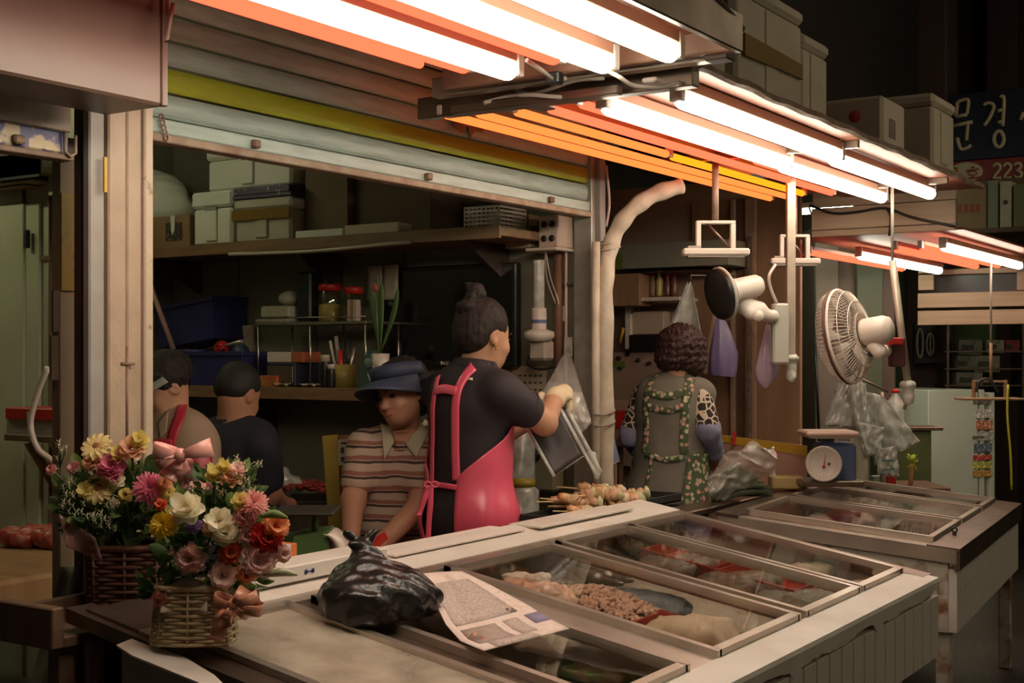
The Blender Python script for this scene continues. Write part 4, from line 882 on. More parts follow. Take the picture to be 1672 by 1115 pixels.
# ------------------------------------------------------------------ helpers for cloth and film
def crumple(cs, n=14, amp=.01, freq=5, seed=0, thick=.0015, bulge=0):
    """four corners (tl, tr, br, bl) filled with a wrinkled sheet"""
    a, b, c, d = [np.array(x) for x in cs]; u = np.linspace(0, 1, n)
    U, V = np.meshgrid(u, u); A = (a * ((1 - U) * (1 - V))[..., None] + b * (U * (1 - V))[..., None] + c * (U * V)[..., None] + d * ((1 - U) * V)[..., None])
    nr = np.cross(b - a, d - a); nr /= np.linalg.norm(nr) + 1e-9
    X = np.stack([U * freq + seed, V * freq + seed * 1.7, np.full_like(U, seed * .7)], -1)
    A = A + nr * (amp * wob(X * 1.3) + amp * .5 * wob(X * 3.1) - bulge * np.sin(PI * U) * np.sin(PI * V))[..., None]
    return MB().grid(A, thick)
def rotz(v): return Matrix.Rotation(math.atan2(-v[0], v[1]), 3, 'Z')

# ------------------------------------------------------------------ foam boxes on the long canopy
ZR = 2.140
def roofbox(name, label, x0, x1, y0, y1, h, m, cat='box', lid=True, seam=None):
    t = thing(name, label, cat, ((x0 + x1) / 2, (y0 + y1) / 2, ZR), 'boxes on top of the long canopy')
    hl = .05 if lid else 0
    MB().bx((x0 + .006, y0 + .006, ZR), (x1 - .006, y1 - .006, ZR + h - hl), .012).build('body', m, t)
    if lid: MB().bx((x0, y0, ZR + h - hl + .002), (x1, y1, ZR + h), .014).build('lid', m, t)
    if lid:
        xm = (x0 + x1) / 2; MB().bx((xm - .05, y0 + .001, ZR + .03), (xm + .05, y0 + .008, ZR + h - hl - .01), .003).build('grip_rib', m, t)
    return t
roofbox('foam_box', 'tall dusty foam box at the near end on top of the canopy', 3.22, 3.74, 1.66, 2.1, .66, m_foamd)
t = roofbox('foam_box', 'dusty foam box with slanting brown tape on top of the canopy', 3.76, 4.32, 1.64, 2.1, .435, m_foamd)
a = PY(1214, 72, 1.64); b = PY(1312, 118, 1.64); MB().prism([(a.x, 1.634, a.z + .035), (b.x - .02, 1.634, b.z + .02), (b.x - .02, 1.634, b.z - .03), (b.x - .06, 1.634, b.z - .028), (a.x, 1.634, a.z - .035)], (0, .008, 0)).build('tape_band', m_tape, t)
roofbox('foam_box', 'lower dusty foam box beside the taped one on the canopy', 4.335, 4.60, 1.65, 2.1, .375, m_foamd)
roofbox('foam_box', 'small foam box half hidden behind the carton with red dot', 4.80, 5.05, 1.92, 2.2, .30, m_foamd)
t = roofbox('carton', 'white carton with a red dot jutting over the canopy edge', 4.72, 5.00, 1.49, 1.90, .205, mat('white_carton', (.52, .43, .34), .7), lid=False)
MB().lathe([(0, .002), (.022, .002), (.022, 0)], (4.726, 1.60, ZR + .135), (-1, 0, 0), 20).build('red_dot', mat('dot_red', (.50, .06, .03), .6), t)
q = MB()
for i in range(4): q.bx((4.80 + .02 * i, 1.493, ZR + .06), (4.812 + .02 * i, 1.497, ZR + .13))
q.build('print_marks', m_wire, t)
MB().bx((4.724, 1.494, ZR - .002), (4.998, 1.896, ZR + .001)).build('bottom_flap', m_card, t)
roofbox('foam_box', 'large foam box at the far end on top of the canopy', 5.26, 5.58, 1.46, 2.0, .30, m_foamd)

# ------------------------------------------------------------------ hanging floodlights, poles and fans
def flood(label, px, py, Y, w, top):
    c = PY(px, py, Y); t = thing('floodlight', label, 'floodlight', c); s = w / 2; dx, dz = RT, UP
    def pt(a, b, f=0): return c + RT * a + UP * b + FW * f
    B = Matrix((RT, FW, UP)).transposed()
    MB().box(c, (w, .07, .026), .006, B).build('lamp_plate', m_plastic, t); MB().box(c + UP * .016 - RT * w * .33, (w * .2, .05, .012), .002, B).build('cooling_fins', m_wire, t); MB().box(c - UP * .016, (w * .86, .055, .008), .002, B).build('lens', m_wire, t)
    for sgn in (-1, 1): MB().box(pt(sgn * w * .26, .055), (.018, .03, .10), .003, B).build('bracket_leg', m_plastic, t)
    MB().box(pt(0, .108), (w * .52 + .018, .03, .012), .003, B).build('bracket_top', m_plastic, t)
    MB().tube([pt(-w * .12, .105), pt(w * .24, .012)], .004, 6).build('cord', m_steeld, t)
    MB().tube([pt(0, .11), (pt(0, 0).x, pt(0, 0).y, top)], .013, 8).build('hanger_pipe', m_rust, t)
    return t
flood('nearer hanging white floodlight on a rusty pipe under the canopy', 1168, 412, 2.0, .24, 2.10)
flood('farther hanging white floodlight behind the straight pole', 1297, 427, 2.06, .21, 2.10)
po = thing('hanging_pole', 'straight pale metal pole hanging from the canopy with a wrapped end', 'pole', PY(1292, 620, 1.92)); a = PY(1291, 300, 1.92); a.z = 2.12; b = PY(1291, 585, 1.92)
B = Matrix((RT, FW, UP)).transposed()
MB().box((a + b) / 2, (.034, .03, (a - b).length), .003, B).build('shaft', mat('pale_metal', (.50, .42, .34), .4, .3, col2=(.38, .30, .22), scale=12), po)
sd = Sdf().cap(PY(1292, 586, 1.92), PY(1292, 616, 1.92), .022, .020).ell(PY(1291, 584, 1.92), (.03, .03, .012)); sdf_obj(sd, 'wrapped_end', mat('knotted_plastic', (.60, .56, .48), .4), po, .005, (.003, 160))
po2 = thing('hanging_pole', 'slanting pale pole hanging beside the big fan with a wrapped end', 'pole', P(1483, 650, 5.42)); a = P(1457, 425, 5.42); b = P(1483, 632, 5.42)
MB().tube([a + (a - b) * .0, b], .016, 8).build('shaft', MATS['pale_metal'], po2); MB().tube([a, (a.x, a.y, 2.10)], .006, 6).build('hanger_wire', m_wire, po2)
sd = Sdf().cap(P(1483, 630, 5.42), P(1483, 652, 5.42), .022, .024).ell(P(1482, 628, 5.42), (.034, .034, .012)); sdf_obj(sd, 'wrapped_end', MATS['knotted_plastic'], po2, .005, (.003, 160))
MB().tube([P(1481, 655, 5.42), P(1476, 668, 5.42)], .006, 6).build('loose_tail', m_card, po2)
# motor head with black face on the straight pole
mh = thing('motor_head', 'white motor head with round black face fixed to the straight pole', 'fan head', P(1275, 545, 5.05)); d_ = 5.0
MB().box(P(1273, 545, 5.09), (.062, .06, .235), .008, B).build('mount_box', mat('grey_mount', (.45, .43, .36), .45), mh)
MB().tube(bez([P(1268, 495, 5.05), P(1258, 470, 5.02), P(1256, 450, 5.0), P(1266, 432, 5.02)], 20), .006, 8).build('cable', m_plastic, mh)
ax_ = (P(1150, 487, 4.95) - P(1235, 466, 5.03)).normalized()
MB().lathe([(0, 0), (.032, .004), (.042, .02), (.045, .11), (.05, .135), (.06, .15)], P(1243, 464, 5.03), ax_, 20).build('motor_housing', m_plastic, mh)
MB().lathe([(.06, .145), (.085, .155), (.098, .17), (.098, .19), (.094, .196), (.06, .2), (.02, .203), (0, .204)], P(1243, 464, 5.03), ax_, 28).build('black_face', m_black, mh)
MB().lathe([(.099, .166), (.103, .168), (.103, .178), (.099, .180)], P(1243, 464, 5.03), ax_, 28).build('rim_ring', mat('pale_ring', (.42, .40, .34), .4), mh)
sd = Sdf().cap(P(1215, 500, 5.02), P(1240, 505, 5.03), .034, .03).cap(P(1225, 512, 5.0), P(1262, 516, 5.05), .024, .024).cap(P(1212, 490, 5.02), P(1216, 480, 5.02), .03, .03); sdf_obj(sd, 'tilt_neck', m_plastic, mh, .005)
MB().lathe([(0, .01), (.02, .008), (.022, 0)], P(1238, 516, 4.97), -FW, 14).build('tilt_knob', m_plastic, mh)
# big cage fan seen from behind
fc = P(1381, 549, 5.3); fn = (RT * -.80 + FW * .56 - UP * .17).normalized()
bf = thing('cage_fan', 'big white cage fan seen from behind beside the slanting pole', 'fan', fc - UP * .19); R_ = .190
fu = fn.orthogonal().normalized(); fv = fn.cross(fu)
def fp_(r, a, h): return fc + (fu * math.cos(a) + fv * math.sin(a)) * r + fn * h
m_fan = mat('fan_white', (.70, .60, .52), .35)
MB().tube([fp_(R_, a, 0) for a in np.linspace(0, 2 * PI, 49)[:-1]], .006, 8, closed=True).build('outer_ring', m_fan, bf)
MB().tube([fp_(R_ * 1.0, a, .014) for a in np.linspace(0, 2 * PI, 49)[:-1]], .0055, 6, closed=True).build('dark_band', mat('band_brown', (.10, .03, .02), .5), bf)
q = MB(); q2 = MB()
for i in range(72):
    a = 2 * PI * i / 72
    q.tube([fp_(r, a + .12 * (1 - r / R_), h) for r, h in ((R_, 0), (R_ * .93, -.035), (R_ * .7, -.062), (R_ * .42, -.075))], .0016, 4)
    q2.tube([fp_(r, a, h) for r, h in ((R_, .02), (R_ * .93, .05), (R_ * .7, .072), (R_ * .3, .08), (.02, .08))], .0016, 4)
tag(q.build('rear_guard_wires', m_fan, bf), kind='stuff'); tag(q2.build('front_guard_wires', m_fan, bf), kind='stuff')
for r, h in ((R_ * .93, -.036), (R_ * .70, -.063)): MB().tube([fp_(r, a, h) for a in np.linspace(0, 2 * PI, 41)[:-1]], .0022, 5, closed=True).build('guard_ring', m_fan, bf)
MB().lathe([(R_ * .45, .076), (R_ * .45, .066), (0, .064)], fc, -fn, 30).build('guard_hub', m_fan, bf)
MB().lathe([(0, .082), (R_ * .3, .082), (R_ * .28, .088), (0, .09)], fc, fn, 24).build('front_badge', m_fan, bf)
for i in range(5):
    a0 = 2 * PI * i / 5; rows = [[fp_(r, a0 + t * (1.0 - .2 * r / R_), .02 + .035 * (t - .5) * (1.2 - r / R_) * 2) for t in np.linspace(0, 1, 7)] for r in (.03, .07, .11, .15, .172)]
    MB().grid(rows, .002).build('fan_blade', mat('blade_grey', (.42, .36, .30), .3), bf)
MB().lathe([(.0, .07), (.052, .07), (.056, .085), (.055, .16), (.045, .185), (.02, .196), (0, .197)], fc, -fn, 26).build('motor_housing', m_fan, bf)
sd = Sdf().cap(fc - fn * .12 - UP * .06, fc - fn * .14 - UP * .085, .03, .03).cap(P(1405, 572, 5.28), P(1447, 573, 5.36), .026, .024); sdf_obj(sd, 'tilt_neck', m_fan, bf, .005)
MB().lathe([(0, .006), (.012, .005), (.013, 0)], P(1423, 577, 5.25), -FW, 14).build('tilt_screw', m_black, bf)
MB().box(P(1464, 575, 5.38), (.056, .06, .12), .006, B).build('wall_mount', mat('dark_mount', (.10, .03, .025), .4), bf); MB().box(P(1461, 557, 5.34), (.055, .045, .03), .004, B).build('red_cap', m_red, bf)

# ------------------------------------------------------------------ next stall: end board, light cluster, beam box
fb = thing('fascia_board', 'tan wooden fascia boards across the far end of the canopy', 'board', (5.92, 1.9, 1.95))
X = 5.90; a = PXp(1325, 340, X); b = PXp(1560, 335, X); za, zb = PXp(1325, 388, X).z, PXp(1325, 345, X).z
m_fas = mat('tan_plank', (.44, .30, .20), .55, col2=(.34, .22, .14), scale=6, stretch=(1, .4, 5))
MB().bx((X, b.y, za + .002), (X + .025, a.y, za + .03), .002).build('plank', m_fas, fb); MB().bx((X, b.y, za + .034), (X + .025, a.y, zb + .012), .002).build('plank', m_fas, fb); MB().bx((X + .01, b.y, zb + .016), (X + .03, a.y, 2.16), .002).build('plank', m_fas, fb)
MB().tube(bez([PXp(1322, 335, X - .01), PXp(1360, 348, X - .01), PXp(1400, 346, X - .01), PXp(1445, 340, X - .01), PXp(1490, 355, X - .01), PXp(1560, 370, X - .01)], 30), .006, 6).build('cable', m_black, fb)
MB().tube(bez([PXp(1448, 340, X - .01), PXp(1455, 355, X - .012), PXp(1452, 385, X - .01)], 12), .006, 6).build('cable', m_black, fb)
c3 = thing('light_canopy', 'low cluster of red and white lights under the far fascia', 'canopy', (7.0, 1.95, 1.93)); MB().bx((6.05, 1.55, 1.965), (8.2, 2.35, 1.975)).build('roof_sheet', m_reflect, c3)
for px in (1455, 1340): a = PXp(px, 400, 6.1); MB().tube([(a.x, a.y, 1.97), (a.x - .1, a.y + .02, 2.10)], .005, 5).build('hanger_wire', m_wire, c3)
G3 = 'lights of the far cluster'
light('tube_light', 6.45, 7.9, 2.16, 1.90, .022, m_whitetube, 'white tube on the left of the far low cluster', group=G3)
light('tube_light', 6.15, 7.7, 1.665, 1.90, .022, m_whitetube, 'white tube on the right of the far low cluster', group=G3)
light('tube_light', 6.20, 7.7, 1.78, 1.905, .016, m_redtube, 'red tube beside the right white tube of the far cluster', group=G3)
light('tube_light', 6.20, 7.7, 1.90, 1.905, .018, m_redtube, 'red tube in the middle of the far cluster', group=G3)
light('tube_light', 6.20, 7.7, 2.32, 1.905, .016, m_redtube, 'red tube at the left edge of the far cluster', group=G3)
bb = thing('beam_box', 'reddish plank beam with a dark slot hanging over the fridge', 'beam', (8.1, 2.0, 1.6)); X = 8.05
def pl_(x0, y0, x1, y1, nm, m_=m_fas, dx=.03):
    a = PXp(x0, y1, X); b = PXp(x1, y0, X); MB().bx((X, b.y, a.z), (X + dx, a.y, b.z), .003).build(nm, m_, bb)
pl_(1498, 504, 1700, 531, 'plank'); pl_(1498, 474, 1700, 503, 'plank'); pl_(1499, 445, 1524, 474, 'upright'); pl_(1660, 440, 1700, 474, 'upright'); pl_(1499, 434, 1700, 450, 'plank')
MB().bx((X + .04, 1.6, 1.72), (X + .06, 2.32, 1.88)).build('slot_back', m_black, bb)

# ------------------------------------------------------------------ sign with brushed letters
X = 8.5; sg = thing('shop_sign', 'dark blue sign with brushed Korean letters and a red number strip', 'sign', (X, 1.8, 2.5))
a = PXp(1548, 258, X); b = PXp(1760, 148, X); zt = PXp(1600, 150, X).z; zm = PXp(1600, 260, X).z; zb = PXp(1600, 298, X).z
MB().bx((X, b.y, zm), (X + .12, a.y, zt), .004).build('name_panel', mat('sign_navy', (.012, .012, .03), .5), sg); sgp = sg.children[0]
MB().bx((X - .004, b.y, zb), (X + .12, a.y, zm - .004), .004).build('number_strip', mat('sign_red', (.22, .02, .02), .5), sg)
m_let = mat('letter_cream', (.50, .40, .26), .6)
def stroke(pts, r, nm='letter_stroke', m_=m_let):
    p = [PXp(x, y, X - .006) for x, y in pts]; MB().tube(bez(p, 14) if len(p) > 2 else p, r, 6).build(nm, m_, sgp)
r_ = .012
for s_ in ([(1563, 166), (1561, 190)], [(1563, 166), (1580, 163), (1579, 186)], [(1561, 190), (1579, 187)], [(1553, 206), (1588, 199)], [(1580, 202), (1578, 229)], [(1563, 225), (1569, 243), (1582, 240), (1584, 236)],
           [(1606, 172), (1613, 168), (1623, 173), (1617, 190), (1607, 205)], [(1633, 157), (1639, 162), (1637, 206)], [(1629, 181), (1637, 179)], [(1629, 200), (1637, 198)], [(1671, 183), (1666, 196)]): stroke(s_, r_)
c = (1631, 227); MB().tube([PXp(c[0] + 8 * math.cos(t), c[1] + 13 * math.sin(t), X - .006) for t in np.linspace(0, 2 * PI, 20)[:-1]], r_, 6, closed=True).build('letter_stroke', m_let, sg)
c = (1577, 281); q = MB(); q.prism([PXp(c[0] + 28 * math.cos(t), c[1] + 16 * math.sin(t) - .12 * 28 * math.cos(t) * .5, X - .006) for t in np.linspace(0, 2 * PI, 28)[:-1]], (.004, 0, 0)).build('oval_badge', m_let, sg)
m_rl = mat('letter_red', (.30, .03, .03), .6); X -= .003
for s_ in ([(1553, 276), (1558, 274), (1563, 278), (1553, 289), (1565, 287)], [(1585, 274), (1591, 273)], [(1578, 279), (1598, 276)], [(1588, 286), (1588, 290)], [(1575, 292), (1601, 289)]): stroke(s_, .005, m_=m_rl)
MB().tube([PXp(1588 + 7 * math.cos(t), 283 + 3.5 * math.sin(t), X - .006) for t in np.linspace(0, 2 * PI, 14)[:-1]], .004, 5, closed=True).build('letter_stroke', m_rl, sg)
for k, sh_ in enumerate(([(0, 6), (3, 1), (9, 1), (12, 7), (8, 13), (0, 24), (13, 23)], [(0, 6), (3, 1), (9, 1), (12, 7), (8, 13), (0, 24), (13, 23)], [(0, 5), (4, 1), (10, 2), (11, 8), (5, 12), (11, 15), (12, 21), (6, 25), (0, 22)])): stroke([(1622 + 17 * k + x, 267 - k * .8 + y) for x, y in sh_], .009)
X += .003
st = thing('high_shelf', 'dark shelf under the sign with cartons and leaflets', 'shelf', (8.0, 1.9, 2.15)); X = 7.9; a = PXp(1556, 375, X); b = PXp(1700, 375, X); MB().bx((X, b.y, a.z - .03), (X + .5, a.y, a.z), .003).build('board', m_woodd, st); MB().bx((X + .48, b.y, a.z), (X + .5, a.y, a.z + .34), .003).build('back_board', m_woodd, st); ZH = a.z
for (x0, x1, h, m_, nm, lab) in ((1562, 1611, .26, m_card, 'cardboard_box', 'brown carton with faded red print on the dark high shelf'), (1612, 1630, .28, mat('grey_green_book', (.20, .20, .14), .7), 'binder', 'grey green binder on the high shelf'), (1632, 1652, .27, m_paper, 'binder', 'pale binder with a dark dot on the high shelf'), (1654, 1672, .25, mat('olive_book', (.16, .14, .07), .7), 'binder', 'olive binder at the right end of the high shelf')):
    a = PXp(x0, 360, X + .05); b = PXp(x1, 360, X + .05); t = thing(nm, lab, 'box' if 'carton' in lab else 'binder', (X + .15, (a.y + b.y) / 2, ZH)); MB().bx((X + .05, b.y + .002, ZH), (X + .30, a.y - .002, ZH + h), .003).build('body', m_, t)
    if 'dot' in lab: MB().lathe([(0, .002), (.014, .002), (.014, 0)], (X + .05, (a.y + b.y) / 2, ZH + h * .55), (-1, 0, 0), 12).build('dot', m_ink, t)
    if 'red' in lab:
        q = MB()
        for i in range(4): q.bx((X + .047, b.y + .04 + i * .035, ZH + .10), (X + .05, b.y + .06 + i * .035, ZH + .15))
        q.build('print', mat('faded_red', (.30, .06, .03), .7), t)

# ------------------------------------------------------------------ fridge and clutter behind the far freezer
fr_n = (FW * -.92 - RT * -.38).normalized(); fr_s = Vector((-fr_n.y, fr_n.x, 0)); fr_s = fr_s if fr_s.dot(RT) > 0 else -fr_s
A0 = P(1516, 700, 8.0); ztop = P(1516, 637, 8.0).z; wF = .385; FB = Matrix((fr_s, fr_n * -1, UP)).transposed()
fg = thing('fridge', 'pale green white fridge seen from its side behind the far freezer', 'fridge', Vector((A0.x, A0.y, 0)) + fr_s * .2)
base = Vector((A0.x, A0.y, 0)); m_fr = mat('fridge_white', (.58, .64, .54), .4, col2=(.52, .58, .48), scale=3)
def fbx(u0, u1, z0, z1, d0, d1, nm, m_): MB().box(base + fr_s * ((u0 + u1) / 2) - fr_n * ((d0 + d1) / 2) + UP * ((z0 + z1) / 2), (u1 - u0, d1 - d0, z1 - z0), .004, FB).build(nm, m_, fg)
fbx(0, wF, .04, ztop, 0, .6, 'cabinet', m_fr); fbx(wF, wF + .012, .06, ztop - .01, .01, .58, 'door_gasket', m_black); fbx(wF + .012, wF + .05, .05, ztop, 0, .6, 'door', m_fr); fbx(wF + .05, wF + .09, .05, ztop - .05, .02, .12, 'handle_strip', m_steel); fbx(wF + .09, wF + .13, .05, ztop - .02, 0, .5, 'door_edge', m_fr)
fbx(wF - .05, wF + .04, ztop - .30, ztop - .285, -.008, .0, 'latch', m_steel)
for u in (.04, .33): fbx(u, u + .04, 0, .04, .05, .5, 'foot', m_black)
def fpx(px, py): # point on the fridge side
    r = ray(px, py); n = fr_n; return CAMP + r * (n.dot(base - CAMP) / n.dot(r))
stk = [(1589, 652, 1618, 660, (.10, .09, .08)), (1593, 668, 1620, 683, (.42, .40, .36)), (1594, 686, 1620, 702, (.40, .16, .08)), (1594, 704, 1622, 720, (.34, .34, .30)), (1590, 723, 1619, 739, (.10, .13, .16)), (1588, 742, 1619, 752, (.40, .06, .04)), (1588, 753, 1619, 766, (.34, .36, .06)), (1588, 767, 1619, 779, (.40, .22, .05))]
for i, (x0, y0, x1, y1, cc) in enumerate(stk):
    a = fpx(x0, y1); b = fpx(x1, y0); u0 = (a - base).dot(fr_s); u1 = (b - base).dot(fr_s)
    o = MB().box(base + fr_s * ((u0 + u1) / 2) + fr_n * .003 + UP * ((a.z + b.z) / 2), (abs(u1 - u0), .004, b.z - a.z - .002), 0, FB).build('sticker', mat('sticker_%d' % i, cc, .6, col2=tuple(min(1, c_ * 2.2 + .1) for c_ in cc), scale=70, amt=.55, contrast=.06), fg)
t = thing('dough_tray', 'old bracket tray hanging in front of the fridge top', 'tray', P(1615, 640, 7.0)); B7 = B
MB().box(P(1615, 651, 7.0), (.32, .16, .012), .003, B).build('tray', m_card, t)
for px in (1590, 1642): MB().box(P(px, 636, 7.0), (.014, .03, .10), .003, B).build('side_post', m_wood, t)
MB().tube(bez([P(1594, 640, 6.98), P(1600, 622, 6.98), P(1616, 620, 6.98), P(1630, 640, 6.98)], 16), .008, 6).build('loop_handle', m_black, t); MB().tube([P(1618, 560, 7.0), P(1618, 624, 7.0)], .008, 6).build('hanger_pipe', m_wood, t); MB().box(P(1616, 623, 7.0), (.18, .02, .012), .002, B).build('top_bar', m_wood, t); MB().tube([P(1618, 560, 7.0), (P(1618, 560, 7.0).x, P(1618, 560, 7.0).y, 1.96)], .006, 6).build('hanger_wire', m_wire, t)
t = MB().tube(bez([P(1646, 628, 6.9), P(1645, 680, 6.9), P(1650, 740, 6.9), P(1652, 800, 6.9)], 16), .006, 6).build('yellow_cord', mat('yellow_cord', (.45, .42, .03), .5)); tag(t, 'yellow cord hanging beside the fridge door', 'cord')
# green wall strip, dark cupboard, oven-like shelf behind
struct('wall_green', MB().bx((9.4, 2.2, 0), (9.45, 4.2, 2.6)), mat('green_wall', (.10, .16, .04), .6, col2=(.06, .09, .03), scale=2))
rkk = thing('appliance_rack', 'dark rack of small packages and appliances above the fridge', 'rack', P(1595, 600, 8.9)); B8 = B
for i, py in enumerate((560, 588, 615)):
    MB().box(P(1600, py + 14, 8.9), (.55, .22, .012), .002, B).build('rack_shelf', m_steeld, rkk)
for px in (1540, 1662): MB().box(P(px, 590, 8.9), (.02, .2, .5), .002, B).build('rack_post', m_steeld, rkk)
for i, (px, py, w_, h_, cc, lab) in enumerate(((1580, 567, .16, .10, (.20, .19, .14), 'pale package on the top tier of the dark rack'), (1620, 566, .12, .09, (.30, .28, .20), 'cream package right of the pale one on the dark rack'), (1572, 593, .12, .10, (.16, .16, .12), 'grey package on the middle tier of the dark rack'), (1607, 594, .17, .11, (.24, .22, .17), 'wide printed package on the middle tier of the dark rack'), (1578, 620, .18, .10, (.22, .20, .15), 'low wide package on the bottom tier of the dark rack'), (1648, 565, .10, .08, (.26, .03, .03), 'red package at the right of the dark rack'))):
    t = thing('package', lab, 'package', P(px, py, 8.86)); MB().box(P(px, py, 8.86), (w_, .12, h_), .004, B).build('body', mat('package_%d' % i, cc, .6, col2=tuple(c_ * .5 for c_ in cc), scale=30, amt=.58, contrast=.06), t); MB().box(P(px, py, 8.79), (w_ * .5, .004, h_ * .3), .001, B).build('label_patch', m_ink, t)
t = thing('neon_board', 'dark board with pale curly lettering left of the rack', 'sign', P(1520, 560, 9.0)); MB().box(P(1522, 560, 9.0), (.26, .03, .28), .004, B).build('board', m_black, t)
for (c0, c1, ra, rb) in ((1502, 560, 5, 24), (1519, 562, 6, 18), (1540, 552, 4, 12)): MB().tube([P(c0 + ra * math.cos(a), c1 + rb * math.sin(a), 8.96) for a in np.linspace(0, 2 * PI, 18)[:-1]], .008, 5, closed=True).build('letter_stroke', mat('dull_letter', (.30, .29, .22), .5), t)
MB().tube([P(1519, 545, 8.96), P(1519, 582, 8.96)], .008, 5).build('letter_stroke', MATS['dull_letter'], t); MB().tube([P(1541, 566, 8.96), P(1533, 582, 8.96)], .008, 5).build('letter_stroke', MATS['dull_letter'], t)
cb = thing('tall_cupboard', 'dark tall cupboard behind the cage fan', 'cupboard', P(1390, 800, 8.3)); 
a = P(1318, 800, 8.2); MB().box(P(1385, 620, 8.3), (.50, .35, 1.9), .01, B).build('carcass', mat('brown_cupboard', (.11, .07, .05), .6), cb); MB().box(P(1350, 620, 8.1), (.14, .02, 1.8), .004, B).build('door', mat('grey_cupboard', (.16, .12, .09), .6), cb); MB().tube([P(1331, 560, 8.08), P(1338, 720, 8.08)], .008, 6).build('hose', m_black, cb); MB().box(P(1420, 600, 8.1), (.16, .02, 1.8), .004, B).build('door', mat('green_cupboard', (.09, .10, .06), .6), cb)
ws = thing('water_bottle', 'clear bottle with red cap behind the slanting pole', 'bottle', P(1462, 690, 7.4)); c = P(1462, 695, 7.4); MB().lathe([(0, 0), (.045, 0), (.05, .02), (.05, .13), (.02, .17), (.018, .19)], c, n=18).build('body', m_clear2, ws); MB().lathe([(.02, .185), (.022, .185), (.022, .205), (0, .207)], c, n=14).build('cap', m_red, ws)
tb = thing('side_table', 'low dark side table cluttered with bags behind the far freezer', 'table', P(1440, 900, 7.0)); zt_ = P(1440, 790, 7.0).z; q = P(1440, 790, 7.0)
MB().box((q.x, q.y, zt_ - .02), (.6, .4, .04), .004, B).build('top', m_woodd, tb)
for sx in (-1, 1):
    for sy in (-1, 1): c = Vector((q.x, q.y, (zt_ - .04) / 2)) + RT * .26 * sx + FW * .16 * sy; MB().box(c, (.04, .04, zt_ - .04), .004, B).build('leg', m_woodd, tb)
st_ = thing('bottle_stand', 'white shelf board where the clear bottle stands', 'board', P(1490, 700, 7.4)); c = P(1470, 700, 7.4); c.z = P(1462, 695, 7.4).z - .012; MB().box(c, (.42, .2, .02), .003, B).build('board', m_steeld, st_); MB().box(Vector((c.x, c.y, (c.z - .01) / 2)), (.30, .16, c.z - .012), .004, B).build('cabinet', mat('dark_green_cab', (.08, .10, .03), .6), st_)
# crowd of clear bags hanging behind the scale
G = 'clear bags hanging behind the spring scale'
bags = [([(1404, 640), (1440, 648), (1500, 722), (1428, 760)], 'largest crumpled clear bag pointing right behind the scale', .02), ([(1378, 600), (1402, 610), (1420, 700), (1345, 696)], 'clear bag fanning out left above the scale plate', .018), ([(1382, 622), (1410, 628), (1412, 690), (1392, 700)], 'upright clear bag between the two fanned bags', .012), ([(1395, 690), (1440, 700), (1436, 742), (1412, 745)], 'small clear bag hanging just right of the scale plate', .012), ([(1432, 735), (1460, 730), (1466, 780), (1432, 775)], 'clear bag with print below the largest bag', .012)]
hk = thing('bag_rail', 'thin rail from which the clear bags hang behind the scale', 'rail', P(1410, 625, 6.72)); MB().tube([P(1370, 600, 6.74), P(1450, 640, 6.74)], .006, 6).build('rail', m_steeld, hk); MB().tube([P(1370, 600, 6.74), P(1366, 560, 7.9)], .005, 6).build('stay', m_steeld, hk); MB().tube([P(1440, 640, 6.74), (P(1440, 640, 6.74).x, P(1440, 640, 6.74).y, .0)], .012, 8).build('stand_pole', m_steeld, hk)
for i, (cs, lab, am) in enumerate(bags):
    t = thing('plastic_bag', lab, 'bag', P(*cs[2], 6.6), G)
    for j in range(2): crumple([P(x + 3 * j, y - 2 * j, 6.7 - .03 * i - .02 * j) for x, y in cs], 18, am * 1.3, 6, i * 3.1 + j * 1.7).build('film_layer', m_clear2, t)
    if 'print' in lab: MB().box(P(1450, 752, 6.5), (.06, .003, .012), 0, B).box(P(1452, 766, 6.5), (.05, .003, .010), 0, B).build('print', mat('blue_print', (.10, .16, .16), .6), t)
wsk = thing('plastic_bag', 'wide milky sack low between the scale and the fridge', 'bag', P(1412, 780, 6.5)); crumple([P(1390, 615, 6.73), P(1414, 628, 6.73), P(1420, 792, 6.6), P(1385, 795, 6.6)], 18, .02, 5, 9).build('film_layer', mat('milky_sack', (.30, .28, .20), .6), wsk)
fo = thing('feather_duster', 'lime tipped duster standing behind the printed clear bag', 'duster', P(1490, 800, 6.9)); q = MB()
for i in range(40): a = P(1490, 756, 6.9); q.tube([a, a + Vector((random.uniform(-.03, .03), random.uniform(-.03, .03), random.uniform(-.04, .05)))], .003, 4)
q.build('tuft', mat('lime_tuft', (.35, .42, .02), .6), fo); MB().tube([P(1490, 757, 6.9), P(1484, 815, 6.9)], .012, 6).build('handle', mat('orange_stick', (.28, .12, .04), .6), fo)
rp = thing('red_carton', 'little red and green carton on the low side table', 'carton', P(1453, 792, 6.9)); c = P(1453, 790, 6.85); c.z = zt_ + .03; MB().box(c, (.05, .05, .055), .002, B).build('red_half', m_red, rp); MB().box(c - RT * .06, (.065, .05, .055), .002, B).build('green_half', mat('pale_green', (.30, .34, .26), .6), rp)

